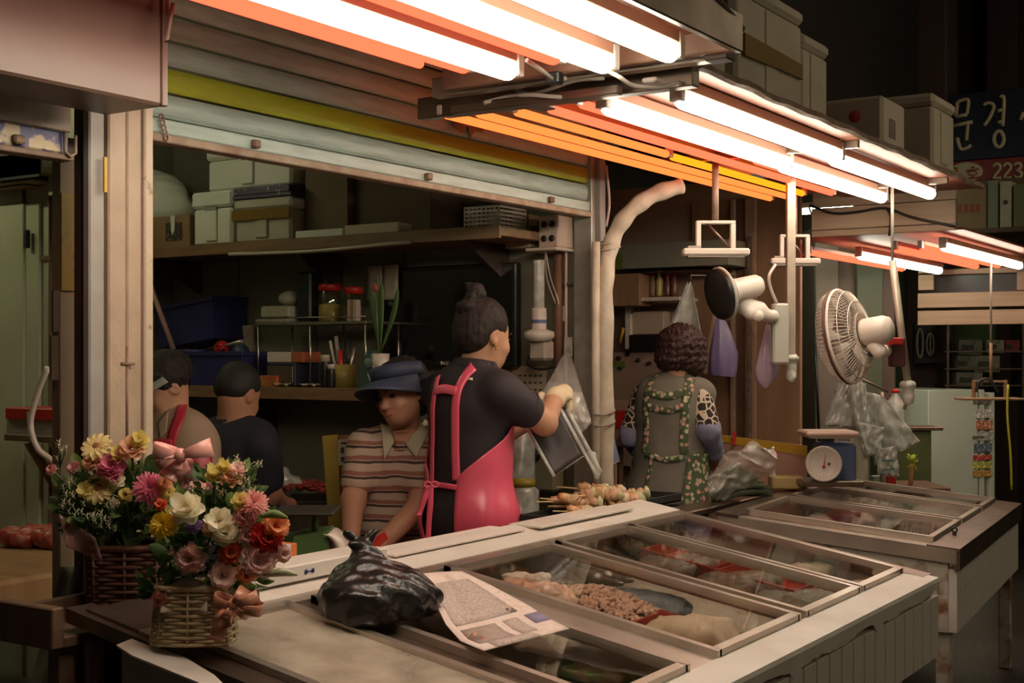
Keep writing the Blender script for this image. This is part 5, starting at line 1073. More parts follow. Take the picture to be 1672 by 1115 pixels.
# ------------------------------------------------------------------ spring scale on the far freezer corner
sc = P(1349, 760, 5.62); zs0 = P(1350, 793, 5.62).z
ss = thing('spring_scale', 'round dial spring scale with pink tray and blue body on the far freezer', 'scale', (sc.x, sc.y, zs0)); m_bl = mat('scale_blue', (.10, .14, .28), .45, col2=(.08, .10, .2), scale=9)
bs = P(1362, 765, 5.70); MB().box(Vector((bs.x, bs.y, (zs0 + P(0, 722, 5.7).z) / 2)), (.16, .14, P(0, 722, 5.7).z - zs0), .012, B).build('body', m_bl, ss)
MB().box(Vector((sc.x, sc.y, zs0 + .012)) + RT * .02 + FW * .05, (.26, .20, .024), .004, B).build('foot_plate', m_steeld, ss)
dn = (-FW * .96 - RT * .1 + UP * .05).normalized(); dc = P(1344, 757, 5.58)
MB().lathe([(0, 0), (.070, 0), (.076, .004), (.076, .020), (.072, .024), (.068, .02), (0, .018)], dc - dn * .0, dn, 36).build('dial', m_plastic, ss); dial = [c_ for c_ in ss.children if c_.name.startswith('dial')][0]
du = dn.orthogonal().normalized(); dv = UP - dn * UP.dot(dn); dv.normalize(); du = dv.cross(dn)
MB().prism([dc + dn * .0205 + du * -.003 - dv * .018, dc + dn * .0205 + du * .003 - dv * .018, dc + dn * .0205 + du * .010 + dv * .055], dn * .001).build('needle', mat('needle_red', (.45, .04, .03), .5), dial)
MB().lathe([(0, .024), (.007, .023), (.007, .018)], dc - dv * .012, dn, 12).build('needle_hub', MATS['needle_red'], dial)
q = MB()
for i in range(24): a = 2 * PI * i / 24; c = dc + dn * .0195 + (du * math.cos(a) + dv * math.sin(a)) * .058; q.box(c, (.003, .003, .002))
tag(q.build('dial_ticks', m_ink, dial), kind='stuff'); MB().box(dc + dn * .02 + du * .022, (.012, .008, .01)).build('dial_logo', m_ink, dial)
pc = P(1351, 708, 5.66); MB().box(pc - UP * .035, (.05, .05, .06), .004, B).build('tray_stem', m_bl, ss)
MB().box(pc + UP * .004, (.225, .20, .022), .008, B).build('weighing_tray', mat('pink_tray', (.66, .46, .36), .4), ss); MB().box(pc - UP * .010, (.19, .17, .012), .004, B).build('tray_base', m_plastic, ss)

# ------------------------------------------------------------------ right stall: wood panelling, cardboard, shelves
X = 6.3
wp = thing('wall_studs', 'rough brown wall boards and studs behind the curly haired woman', 'panelling', (6.28, 2.8, 0))
ys = [PXp(p, 600, X).y for p in (1310, 1240, 1222, 1206, 1198, 1160)]
MB().bx((X - .03, ys[0], 0), (X, ys[1], 2.2), .003).build('plank', m_ply, wp); MB().bx((X - .05, ys[1], .6), (X, ys[2], 2.2), .004).build('stud', m_creamw if 0 else mat('pale_stud', (.40, .27, .18), .6, col2=(.26, .15, .09), scale=12), wp); MB().bx((X - .03, ys[2], 0), (X, ys[3], 2.2), .003).build('plank', m_woodd, wp); MB().bx((X - .05, ys[3], .6), (X, ys[4], 2.2), .004).build('stud', MATS['pale_stud'], wp); MB().bx((X - .02, ys[4], 0), (X, ys[5] + .1, 2.2), .003).build('plank', m_ply, wp)
MB().bx((X - .09, ys[1] + .02, .9), (X - .05, ys[2] - .03, 2.0), .006).build('knotty_branch', mat('bark', (.20, .13, .08), .8, col2=(.08, .05, .03), scale=30, bump=.6), wp)
cbd = thing('cardboard_sheet', 'large pinkish board with ochre taped top edge behind the bundle', 'board', P(1240, 800, 6.0)); a = P(1160, 708, 6.05); b = P(1318, 728, 5.80)
A = [Vector((a.x, a.y, a.z)), Vector((b.x, b.y, b.z)), Vector((b.x, b.y, .55)), Vector((a.x, a.y, .55))]; MB().prism(A, FW * .02).build('sheet', mat('pink_board', (.46, .27, .20), .6, col2=(.38, .22, .15), scale=4), cbd)
MB().prism([A[0] - FW * .003, A[1] - FW * .003, A[1] - FW * .003 - UP * .045, A[0] - FW * .003 - UP * .03], FW * .002).build('ochre_tape', m_gold, cbd)
c = P(1199, 712, 5.97); MB().box(c - UP * .01, (.016, .006, .06), .001, B).build('red_clip', m_red, cbd)
# upper shelf of right stall
X = 6.25
rs = thing('wall_cabinet', 'small wall cabinet with bottles beside the hanging floodlight', 'cabinet', (6.2, 3.2, 1.5))
def rbx(x0, y0, x1, y1, d0, d1, nm, m_, par):
    a = PXp(x0, y1, X - d1); b = PXp(x1, y0, X - d1); return MB().bx((X - d1, min(a.y, b.y), a.z), (X - d0, max(a.y, b.y), b.z), .003).build(nm, m_, par)
rbx(998, 390, 1190, 440, 0, .24, 'fascia', mat('teal_grey', (.20, .20, .15), .5, col2=(.26, .22, .16), scale=3), rs); rbx(1046, 484, 1110, 492, 0, .22, 'shelf_board', m_plastic, rs); rbx(996, 446, 1044, 500, .1, .24, 'door', m_ply, rs); rbx(1000, 440, 1150, 446, 0, .24, 'shelf_board', m_woodd, rs); rbx(1020, 500, 1030, 570, .05, .10, 'support', m_plastic, rs); rbx(1005, 415, 1016, 440, .24, .245, 'green_tile', mat('green_tile', (.14, .16, .03), .5), rs)
MB().tube([PXp(1018, 535, 6.1), PXp(1012, 560, 6.1)], .008, 6).build('yellow_tube', m_gold, rs)
zsb = PXp(1080, 484, X - .12).z
for i, (px, h, cc) in enumerate(((1056, .10, (.25, .16, .10)), (1066, .12, (.20, .12, .08)), (1077, .14, (.42, .34, .10)), (1090, .11, (.14, .05, .03)), (1101, .13, (.16, .06, .04)))):
    y = PXp(px, 470, X - .12).y; t = thing('small_bottle', ['brown', 'darker brown', 'yellow capped', 'black red', 'rightmost dark red'][i] + ' bottle on the little white shelf', 'bottle', (X - .12, y, zsb), 'bottles on the little white shelf'); MB().lathe([(0, 0), (.016, 0), (.018, .01), (.018, h * .6), (.008, h * .75), (.008, h * .85)], (X - .12, y, zsb), n=12).build('body', mat('bottle_%d' % i, cc, .3), t); MB().lathe([(.01, h * .84), (.01, h), (0, h)], (X - .12, y, zsb), n=10).build('cap', m_plastic if i == 2 else m_red, t)
mb_ = thing('meter_box', 'pale box with black lower half on the wall left of the curly hair', 'box', PXp(1060, 545, 6.2)); rbx(1030, 508, 1083, 546, .0, .08, 'pale_case', mat('pale_case', (.46, .36, .27), .5), mb_); rbx(1026, 546, 1075, 570, .0, .10, 'black_case', m_black, mb_); MB().tube(bez([PXp(1032, 512, 6.15), PXp(1036, 498, 6.15), PXp(1044, 506, 6.15)], 10), .005, 6).build('hook', m_wire, mb_)
lb = thing('hook_board', 'pinkish board dotted with black knobs beside the pipe bundle', 'board', PXp(1030, 700, 6.2)); rbx(998, 575, 1100, 760, 0, .03, 'sheet', mat('rose_board', (.40, .27, .20), .6, col2=(.33, .21, .15), scale=4), lb)
for (x, y) in ((1011, 585), (1026, 578), (1043, 588), (1061, 593), (1014, 601)): MB().lathe([(0, .02), (.010, .018), (.012, 0)], PXp(x, y, X - .03), (-1, 0, 0), 12).build('knob', m_black, lb)
rbx(1000, 590, 1020, 600, .03, .034, 'green_sticker', mat('green_stick', (.14, .18, .04), .5), lb)
rtb = thing('red_basket', 'red basket and pale packs stacked on a bench behind the pipe bundle', 'basket', PXp(1015, 700, 5.9)); 
X = 5.9; rbx(1005, 672, 1024, 700, 0, .14, 'basket', m_red, rtb); rbx(992, 655, 1034, 670, .0, .12, 'pack', mat('rose_pack', (.36, .22, .16), .6), rtb); rbx(992, 702, 1034, 716, 0, .14, 'pack', m_card, rtb); rbx(990, 718, 1040, 728, 0, .16, 'bench_top', m_woodd, rtb); rbx(1004, 728, 1012, 1042, .04, .08, 'bench_leg', m_woodd, rtb)
X = 6.25
bl = thing('blue_folder', 'pale blue folder standing behind the white pipe', 'folder', P(1004, 740, 5.5)); MB().prism([P(997, 705, 5.5), P(1000, 700, 5.5), P(1012, 752, 5.5), P(998, 758, 5.5)], FW * .01).build('cover', mat('folder_blue', (.26, .30, .42), .5), bl); MB().prism([P(998, 757, 5.5), P(1012, 751, 5.5), P(1012, 753, 5.5), P(998, 760, 5.5)], FW * .012).build('edge', m_plastic, bl); MB().tube([P(1004, 757, 5.51), (P(1004, 757, 5.51).x, P(1004, 757, 5.51).y, 0)], .01, 6).build('stand', m_woodd, bl)
# hanging film cone, violet sack, clear bag
hc = thing('plastic_bag', 'tall grey clear bag hanging in a cone behind the curly hair', 'bag', P(1120, 560, 6.2)); top = P(1128, 456, 6.2); q = []
for i in range(9):
    t_ = i / 8; q.append([top.lerp(P(1090 + 62 * u, 548 + 30 * u, 6.15 + .12 * math.sin(PI * u)), t_) + FW * (.015 * t_ * math.sin(9 * u)) for u in np.linspace(0, 1, 11)])
MB().grid(q, .0015).build('film', m_clear2, hc); q2 = [[p + FW * .10 for p in r] for r in q]; MB().grid(q2, .0015).build('film', m_clear2, hc); MB().tube([top, top + UP * .02, Vector((6.3, top.y + .05, top.z + .05))], .003, 5).build('string', m_wire, hc)
def sack(label, ptsL, ptsR, d, m_, name='hanging_sack', seam=True):
    t = thing(name, label, 'bag', P(ptsL[-1][0], ptsL[-1][1], d)); n = len(ptsL); rows = []
    for i in range(n):
        a = P(*ptsL[i], d); b = P(*ptsR[i], d); c = (a + b) / 2; hw = (b - a) / 2; dep = hw.length * .55
        rows.append([c + hw * math.cos(a_) * (1 + .05 * math.sin(5 * a_ + i)) - FW * dep * math.sin(a_) * (1 + .14 * math.sin(7 * a_ + i * .6)) for a_ in np.linspace(0, 2 * PI, 29)])
    MB().grid(rows).build('film', m_, t); tq = P(ptsL[0][0] + 3, ptsL[0][1], d); MB().tube([tq, tq + UP * .01, Vector((6.3, tq.y, tq.z + .03)) if d > 6 else P(1273, 500, 5.12)], .003, 5).build('string', m_wire, t); return t
m_violet = mat('violet_film', (.20, .15, .32), .35, col2=(.26, .19, .36), scale=6, stretch=(8, 8, 1)); m_rose = mat('rosy_film', (.52, .36, .26), .4, col2=(.40, .26, .18), scale=8, stretch=(8, 8, 1))
sack('violet plastic sack hanging below the black motor face', [(1172, 512), (1164, 545), (1158, 580), (1157, 606), (1160, 612)], [(1180, 512), (1194, 545), (1205, 578), (1203, 610), (1199, 616)], 6.55, m_violet)
sack('rosy clear sack hanging against the violet one', [(1164, 512), (1157, 545), (1149, 580), (1146, 602), (1149, 610)], [(1172, 512), (1170, 550), (1168, 585), (1166, 608), (1164, 612)], 6.6, m_rose)
sack('pink violet bag hanging left of the straight pole', [(1250, 530), (1240, 570), (1231, 600), (1233, 620), (1246, 633)], [(1258, 530), (1264, 570), (1272, 600), (1268, 615), (1252, 634)], 5.16, mat('pinkviolet_film', (.40, .28, .30), .3, col2=(.26, .19, .30), scale=9, stretch=(8, 8, 1)))
# curled wrapped bundle and foam block on the far freezer's rear corner
sd = Sdf(); a = P(1158, 790, 5.35); b = P(1255, 775, 5.55); sd.chain([a, a.lerp(b, .5) + UP * .03, b], [.05, .085, .05], .05).ell(a.lerp(b, .45) - UP * .01, (.14, .09, .07), basis(b - a), .05)
t = thing('greens_bundle', 'dark green vegetable bundle inside clear film beside the woman in grey', 'bundle', P(1200, 830, 5.4)); gq = MB(); random.seed(3)
for i in range(90):
    u = random.random(); p0 = P(1160 + 12 * random.random(), 818 - 10 * random.random(), 5.38 + .04 * random.random()); p1 = P(1200 + 66 * u, 752 + 48 * u + 14 * random.random(), 5.38 + .14 * random.random()); m_ = (p0 + p1) / 2 + UP * random.uniform(.0, .05); ps = bez([p0, m_, p1], 8); gq.grid([[p - UP * .012 * math.sin(PI * (.1 + .85 * k / 8)), p - FW * .004, p + UP * .012 * math.sin(PI * (.1 + .85 * k / 8))] for k, p in enumerate(ps)])
tag(gq.build('green_blades', mat('green_blade', (.10, .12, .06), .6, col2=(.05, .065, .03), scale=14), t), kind='stuff')
if 0: sdf_obj(sd, 'greens', mat('dark_greens', (.10, .115, .065), .8, col2=(.04, .05, .025), scale=14, stretch=(6, 1, 6), spec=.2, bump=.5, bscale=50), t, .008, (.016, 75))
rows = [[P(1152 + 30 * u * 0 + 112 * v_ + 6 * math.sin(3 * u), 825 - 50 * v_ - 42 * u - 30 * math.sin(PI * v_) * u, 5.22 + .10 * v_ - .06 * math.sin(PI * u)) + FW * .045 * float(wob(np.array([9 * v_ + 2 * u, 8 * u, 6 * v_ * u]))) + UP * .012 * math.sin(17 * v_ + 9 * u) for v_ in np.linspace(0, 1, 34)] for u in np.linspace(0, 1, 20)]
MB().grid(rows, .0015).build('clear_film', m_clear, t)
t = MB().box(P(1283, 787, 5.75), (.14, .10, .055), .006, B).build('foam_block', mat('yellow_foam', (.48, .36, .15), .7)); tag(t, 'yellowish block lying left of the spring scale', 'block')
ct = thing('work_counter', 'dark worktop behind both freezers in front of the woman in grey', 'counter', (4.9, 2.35, 0)); MB().bx((4.30, 2.20, .775), (5.65, 2.33, .80), .004).build('top', m_steeld, ct)
for x in (4.34, 5.6): MB().bx((x, 2.28, 0), (x + .04, 2.32, .775), .003).build('leg', m_steeld, ct)

# ------------------------------------------------------------------ left stall
ac = thing('air_conditioner', 'wall air conditioner with a dark louvre grille in the left stall', 'air conditioner', (2.80, 3.9, 1.8)); X = 2.85
def lbx(x0, y0, x1, y1, d0, d1, nm, m_, par):
    a = PXp(x0, y1, X - d1); b = PXp(x1, y0, X - d1); return MB().bx((X - d1, min(a.y, b.y), a.z), (X - d0, max(a.y, b.y), b.z), .003).build(nm, m_, par)
lbx(-60, 250, 68, 296, 0, .10, 'case', m_leftwall, ac); 
for i in range(8): lbx(-60, 257 + i * 4.4, 64, 259 + i * 4.4, .10, .106, 'louvre', m_black, ac)
lbx(-60, 296, 52, 304, 0, .08, 'drip_tray', m_cream, ac); lbx(-60, 304, 40, 312, 0, .06, 'drip_tray', m_cream, ac)
lbx(78, 268, 98, 320, 0, .05, 'control_box', m_leftwall, ac)
for i in range(4): lbx(85, 276 + i * 10, 94, 281 + i * 10, .05, .056, 'button', m_cream, ac)
dr = thing('locker_door', 'pale green locker door with a dark handle in the left stall', 'door', (2.83, 3.9, .3)); lbx(-60, 332, 38, 900, 0, .02, 'panel', m_leftwall, dr); lbx(38, 375, 44, 405, .02, .035, 'handle', m_black, dr.children[0]); lbx(40, 330, 64, 900, 0, .012, 'frame_strip', m_leftwall, dr)
rx = thing('toolbox', 'red lidded plastic box on a small bracket shelf in the left stall', 'box', PXp(50, 715, 2.70)); X = 2.72; lbx(8, 668, 96, 684, 0, .14, 'lid', m_red, rx); lbx(10, 685, 96, 712, .01, .13, 'tray', mat('grey_tray', (.34, .30, .24), .5), rx); lbx(44, 672, 50, 690, .14, .146, 'clasp', m_plastic, rx)
bs_ = thing('bracket_shelf', 'small wooden bracket shelf under the red lidded box', 'shelf', PXp(50, 716, 2.70)); lbx(6, 713, 100, 719, -.13, .15, 'board', m_woodd, bs_); a = PXp(45, 719, 2.7); b = PXp(95, 800, 2.85); MB().tube([a, b], .016, 6).build('bracket_arm', m_woodd, bs_)
X = 2.85
t = MB().tube(bez([PXp(78, 600, 2.5), PXp(62, 640, 2.5), PXp(50, 690, 2.5), PXp(60, 730, 2.5), PXp(80, 748, 2.55), PXp(92, 760, 2.6)], 30), .009, 8).build('white_hose', m_plastic); tag(t, 'curved white hose hanging beside the red lidded box', 'hose')
cbk = thing('chopping_table', 'thick round edged wooden chopping table in the left stall', 'table', (2.45, 3.35, 0)); zc_ = PZ(50, 895, .80)
zt = .80; MB().bx((2.0, 3.05, zt - .12), (2.70, 4.2, zt), .012).build('block_top', mat('chop_wood', (.34, .20, .08), .6, col2=(.22, .12, .05), scale=4, stretch=(6, 1, 1)), cbk)
for (x, y) in ((2.06, 3.12), (2.62, 3.12), (2.06, 4.1), (2.62, 4.1)): MB().bx((x - .03, y - .03, 0), (x + .03, y + .03, zt - .12), .004).build('leg', m_woodd, cbk)
m_meat = mat('red_meat', (.32, .05, .035), .35, col2=(.50, .26, .20), scale=16, amt=.55, contrast=.12)
for i, (px, py, lab) in enumerate(((35, 878, 'left piece of red meat on the chopping table'), (75, 874, 'middle piece of red meat on the chopping table'), (92, 880, 'right piece of red meat on the chopping table behind the bouquet'))):
    c = PZ(px, py, zt + .03); sd = Sdf().ell(c, (.05, .06, .032), k=.03).ell(c + Vector((.03, -.03, .012)), (.04, .035, .026), k=.03).ell(c + Vector((-.02, .05, .006)), (.035, .03, .026), k=.03)
    o = sdf_obj(sd, 'meat_piece', m_meat, res=.006, noise=(.006, 90), clip=[((0, 0, zt + .001), (0, 0, -1))]); tag(o, lab, 'meat', 'meat on the chopping table')
pv = PL(40, 1115); t = thing('plastic_sheet', 'milky plastic sheet hanging down below the chopping table', 'sheet', P(70, 1200, 3.0))
rows = [[P(100 - 72 * v_ * (1 - .0 * u) + 18 * u, 925 + 280 * v_, 3.05 + .03 * math.sin(6 * u + 3 * v_)) + RT * .05 * u * (.4 + v_) for u in np.linspace(0, 1, 9)] for v_ in np.linspace(0, 1, 12)]; MB().grid(rows, .002).build('film', mat('milky_film', (.30, .30, .24), .4, col2=(.22, .21, .17), scale=8, stretch=(8, 8, .8)), t)
t = thing('draped_cloth', 'pinkish cloth draped below the freezer left end', 'cloth', P(120, 1200, 2.95)); rows = [[P(92 + 55 * u + 10 * math.sin(3 * v_), 1015 + 190 * v_, 2.93 + .025 * math.sin(12 * u + 2 * v_)) for u in np.linspace(0, 1, 22)] for v_ in np.linspace(0, 1, 8)]; MB().grid(rows, .004).build('folds', mat('rose_cloth', (.36, .22, .15), .8), t)

t = MB().tube(bez([PY(283, 5, 2.15), PY(276, 40, 2.16), PY(272, 62, 2.16), Vector((1.98, 2.19, 2.24))], 16), .005, 6).build('loose_wire', m_wire); tag(t, 'loose looped wire hanging beside the sign box corner', 'wire')
# ------------------------------------------------------------------ people
m_skin = mat('skin', (.50, .27, .16), .62, col2=(.44, .22, .13), scale=9)
m_skin2 = mat('warm_skin', (.46, .22, .13), .62, col2=(.40, .19, .11), scale=9)
m_hair = mat('black_hair', (.012, .009, .008), .7, col2=(.03, .02, .015), scale=50, stretch=(1, 1, .3), bump=.6, bscale=70, spec=.3)
m_eye = mat('dark_eye', (.02, .012, .01), .2); m_lip = mat('lips', (.36, .10, .08), .5)
def v3(*a): return np.array(a, float)
class Fig:
    """a figure: skeleton in world space, head frame, body frame"""
    def __init__(s, head, hf, body_f): s.c = np.array(head, float); s.B = basis(hf); s.hf = Vector(hf).normalized(); s.b = basis(Vector((body_f[0], body_f[1], 0))); s.f = Vector((body_f[0], body_f[1], 0)).normalized()
    def h(s, a, b, c): return s.c + s.B[0] * a + s.B[1] * b + s.B[2] * c
    def w(s, p, a=0, b=0, c=0): return np.array(p, float) + s.b[0] * a + s.b[1] * b + s.b[2] * c
def head_prims(S, g):
    S.ell(g.h(0, -.012, .02), (.074, .092, .088), g.B, .03).ell(g.h(0, .022, -.035), (.060, .070, .082), g.B, .03).ell(g.h(0, .048, -.088), (.040, .038, .030), g.B, .03)
    S.ell(g.h(.030, .062, -.045), (.026, .022, .024), g.B, .02).ell(g.h(-.030, .062, -.045), (.026, .022, .024), g.B, .02)
    S.ell(g.h(.030, .092, -.012), (.017, .014, .012), g.B, .012, -1).ell(g.h(-.030, .092, -.012), (.017, .014, .012), g.B, .012, -1)
    S.cap(g.h(0, .086, -.008), g.h(0, .104, -.043), .007, .012, .012).ell(g.h(0, .092, -.046), (.018, .010, .008), g.B, .008)
    S.ell(g.h(0, .086, -.070), (.024, .010, .006), g.B, .006).ell(g.h(0, .084, -.080), (.020, .009, .006), g.B, .006)
    for s in (-1, 1): S.ell(g.h(.074 * s, -.008, -.018), (.010, .020, .030), g.B, .008).ell(g.h(.080 * s, -.002, -.016), (.006, .010, .016), g.B, .006, -1)
    return S
def face_parts(g, o):
    for s in (-1, 1):
        MB().blob(Vector(g.h(.030 * s, .079, -.013)), (.011, .008, .007), 8, Matrix(g.B).transposed()).build('eye', m_eye, o)
        MB().tube(bez([g.h(.014 * s, .092, .006), g.h(.030 * s, .091, .012), g.h(.046 * s, .078, .006)], 8), .003, 5).build('eyebrow', m_hair, o)
    MB().tube(bez([g.h(-.022, .088, -.074), g.h(0, .096, -.075), g.h(.022, .088, -.074)], 8), [.002] + [.004] * 7 + [.002], 6).build('mouth', m_lip, o)
def fingers(S, wrist, palm, tip, spread, r=.0095, thumb=None, curl=Vector((0, 0, -.01))):
    """palm from wrist to knuckles, four bent fingers of different lengths and a thumb from the palm's side"""
    wrist, palm, tip, spread = [Vector(x) for x in (wrist, palm, tip, spread)]; sp = spread.normalized()
    S.cap(wrist, palm, .026, .030, .02); 
    for s in (-1, 1): S.cap(wrist.lerp(palm, .4) + sp * .012 * s, palm + sp * .024 * s, .018, .015, .015)
    for i, (o, l) in enumerate(((-1.5, .86), (-.5, 1), (.5, .96), (1.5, .76))):
        a = palm + sp * .0185 * o; d = (tip - palm) * l; m1 = a + d * .45 - curl * .6; m2 = a + d * .78 - curl * .1; e = a + d + curl + sp * .002 * o
        S.chain([a, m1, m2, e], [r * 1.1, r, r * .92, r * .8], .006)
    t0 = wrist.lerp(palm, .35) + sp * .026; te = Vector(thumb) if thumb is not None else t0 + sp * .03 + (tip - palm) * .5
    S.chain([t0, t0.lerp(te, .5) + sp * .012, te], [.014, .0115, .009], .008)
def legs(S, g, pel, seat=None, sp=.085, r=.075):
    for s in (-1, 1):
        hip = g.w(pel, sp * s)
        if seat: kn = g.w(hip, .05 * s, .38, -.02); an = g.w(v3(kn[0], kn[1], .08), 0, -.02)
        else: kn = g.w(v3(hip[0], hip[1], .46), 0, .02); an = v3(hip[0], hip[1], .08)
        S.chain([hip, kn, an], [r, .058, .038], .03); S.cap(an, g.w(an, 0, .14, -.04), .04, .03, .02)
    return S
def cast(S, pts, off, d0):
    """points of the solid under the given sight lines from the street side"""
    pts = np.array(pts, float); R = np.array(FW)[None] + np.array(RT)[None] * ((pts[..., 0:1] - CX) / FPX) - np.array(UP)[None] * ((pts[..., 1:2] - CY) / FPX); R = R.reshape(*pts.shape[:-1], 3)
    t = np.full(pts.shape[:-1], d0 - .45)
    for _ in range(60): t = np.minimum(t + .85 * (S.ev(np.array(CAMP) + R * t[..., None]) - off), d0 + .25)
    return np.array(CAMP) + R * t[..., None]
def flap(S, poly4, off, d0, name, m, parent, n=10, thick=.004):
    a, b, c, d = [np.array(x, float) for x in poly4]; u = np.linspace(0, 1, n); U, V = np.meshgrid(u, u)
    Q = a * ((1 - U) * (1 - V))[..., None] + b * (U * (1 - V))[..., None] + c * (U * V)[..., None] + d * ((1 - U) * V)[..., None]
    return MB().grid(cast(S, Q, off, d0), thick).build(name, m, parent)
def strap(S, path, half, off, d0, name, m, parent, n=36, thick=.004):
    ps = bez([(x, y, 0) for x, y in path], n); rows = []
    for i, p in enumerate(ps):
        t = (ps[min(i + 1, len(ps) - 1)] - ps[max(i - 1, 0)]).normalized(); rows.append([(p.x - t.y * half * k, p.y + t.x * half * k) for k in (-1, -.33, .33, 1)])
    return MB().grid(cast(S, rows, off, d0), thick).build(name, m, parent)

# --- the woman in the pink apron, seen from behind
D = 4.5; g = Fig(P(791, 543, D), RT * .78 + FW * .60 - UP * .16, RT * .72 + FW * .69)
torso = Sdf(); ch = P(765, 668, D); wa = P(766, 752, D); hp = P(766, 838, D); nb = P(778, 606, D)
torso.ell(ch, (.158, .112, .165), g.b, .06).ell(wa, (.142, .112, .15), g.b, .06).ell(hp, (.165, .125, .15), g.b, .06).cap(g.w(nb, -.12, 0, -.055), g.w(nb, .12, 0, -.055), .048, .048, .05)
rs_, re_, rw_ = P(818, 640, 4.38), P(889, 690, 4.46), P(908, 648, 4.62); ls_, le_, lw_ = P(716, 640, 4.62), P(800, 722, 4.80), P(862, 690, 4.80)
arms = Sdf().chain([rs_, re_], [.052, .042], .03).chain([re_, rw_], [.042, .030], .02).chain([ls_, le_], [.052, .042], .03).chain([le_, lw_], [.041, .028], .02)
body = Sdf().plus(torso).plus(arms).cap(g.h(0, -.022, -.05), nb - UP * .03, .050, .056, .03); head_prims(body, g); legs(body, g, hp, None)
fingers(body, rw_, P(920, 642, 4.66), P(936, 668, 4.68), RT * .3 + FW * .8, thumb=P(930, 648, 4.62)); fingers(body, lw_, P(876, 668, 4.80), P(886, 640, 4.82), FW * .9 + RT * .2, thumb=P(884, 662, 4.72))
o = sdf_obj(body, 'person', m_skin, res=.0065); tag(o, 'woman in black polo shirt and pink apron holding clear plastic bags', 'person'); pk = o
face_parts(g, o)
hs = Sdf().ell(g.h(0, -.020, .028), (.084, .098, .094), g.B, .03).ell(g.h(0, -.055, -.025), (.070, .055, .060), g.B, .03).ell(g.h(0, .095, -.055), (.075, .07, .10), g.B, .02, -1).ell(g.h(.085, .02, -.05), (.03, .05, .055), g.B, .02, -1).ell(g.h(-.085, .02, -.05), (.03, .05, .055), g.B, .02, -1)
sdf_obj(hs, 'hair', m_hair, o, .006, (.003, 130))
bn = Sdf().ell(P(777, 480, 4.47), (.036, .034, .040), k=.02).ell(P(764, 502, 4.45), (.045, .04, .03), k=.02).cap(P(770, 470, 4.47), P(762, 462, 4.46), .012, .006, .01); sdf_obj(bn, 'hair_bun', m_hair, o, .005, (.005, 150))
MB().tube([Vector(g.h(.082, -.004, -.050)) + Vector((.008 * math.cos(a), .004 * math.cos(a), .011 * math.sin(a))) for a in np.linspace(0, 2 * PI, 12)[:-1]], .002, 5, closed=True).build('earring', mat('gold_ring', (.6, .4, .1), .25, 1), o)
shirt = torso.grown(.010); rm = rs_.lerp(re_, .56); lm = ls_.lerp(le_, .56)
shirt.chain([rs_, rm], [.066, .064], .035).chain([ls_, lm], [.066, .064], .035)
m_blk = mat('black_polo', (.018, .013, .016), .75, col2=(.026, .018, .022), scale=12)
cl = [((0, 0, .90), (0, 0, -1))]
sdf_obj(shirt, 'polo_shirt', m_blk, o, .0075, (.0022, 34), cl)
rows = [[np.array(nb) + g.b[0] * .072 * math.cos(a) * (1 + .22 * k) + g.b[1] * (.066 * math.sin(a) * (1 + .22 * k) - .004) + np.array([0, 0, .034 - .05 * k + .012 * math.sin(a) * -1]) for a in np.linspace(0, 2 * PI, 30)] for k in (0, .5, 1)]
MB().grid(rows, .006).build('shirt_collar', m_blk, [c for c in o.children if c.name.startswith('polo')][0])
tr = legs(Sdf().ell(hp, (.165, .125, .15), g.b, .06), g, hp).grown(.012); sdf_obj(tr, 'trousers', mat('black_trousers', (.02, .016, .018), .8), o, .012, None, [((0, 0, .94), (0, 0, 1)), ((0, 0, .1), (0, 0, -1))])
tor2 = torso.grown(.012); ax = [(hp.z, hp.x, hp.y), (wa.z, wa.x, wa.y), (ch.z, ch.x, ch.y)]
for z_ in (.45, .6): tor2.ell((hp.x, hp.y, z_), (.17, .14, .16), g.b, .08)
zz = np.concatenate([np.linspace(.42, .98, 20), np.linspace(1.0, 1.27, 26)]); lim = np.interp(zz, [.42, .96, .99, 1.02, 1.06, 1.12, 1.19, 1.27], [2.60, 2.62, 2.60, 2.40, 2.08, 1.55, .95, .62])
PH = np.linspace(-1, 1, 61)[None] * lim[:, None]; Zg = np.repeat(zz[:, None], 61, 1)
G_ = wrap_pt(tor2, ax, g.f, PH, Zg, .008); drop = np.clip((.96 - Zg) * .10, 0, .05); Dv = G_ - np.stack([np.interp(Zg, [a[0] for a in ax], [a[1] for a in ax]), np.interp(Zg, [a[0] for a in ax], [a[2] for a in ax]), Zg], -1)
G_ = G_ + Dv / np.linalg.norm(Dv, axis=-1, keepdims=True) * (drop * (.7 + .3 * np.sin(PH * 7)) + .002 * np.sin(PH * 11 + Zg * 20))[..., None]
ap = MB().grid(G_, .004).build('apron', m_pink, o)
ribbon(tor2, ax, g.f, [(2.15, 1.365), (2.42, 1.33), (2.60, 1.27), (2.64, 1.15), (2.64, 1.05), (2.62, .985)], .016, .010, 'apron_strap', m_pink, ap)
ribbon(tor2, ax, g.f, [(3.55, 1.33), (3.42, 1.27), (3.46, 1.15), (3.5, 1.02), (3.50, .965)], .014, .010, 'apron_strap', m_pink, ap)
ribbon(tor2, ax, g.f, [(2.62, 1.282), (3.0, 1.288), (3.42, 1.282)], .015, .012, 'apron_strap', m_pink, ap)
ribbon(tor2, ax, g.f, [(2.60, .962), (3.0, .966), (3.5, .965)], .009, .012, 'waist_tie', m_pink, ap)
for pts in ([(702, 792), (694, 812), (686, 836), (683, 842)], [(704, 792), (703, 820), (700, 860), (699, 905)]):
    ps = bez([P(x, y, 4.36) for x, y in pts], 14); MB().grid([[p - RT * .009, p + FW * .003 * math.sin(i), p + RT * .009] for i, p in enumerate(ps)], .003).build('tie_tail', m_pink, ap)
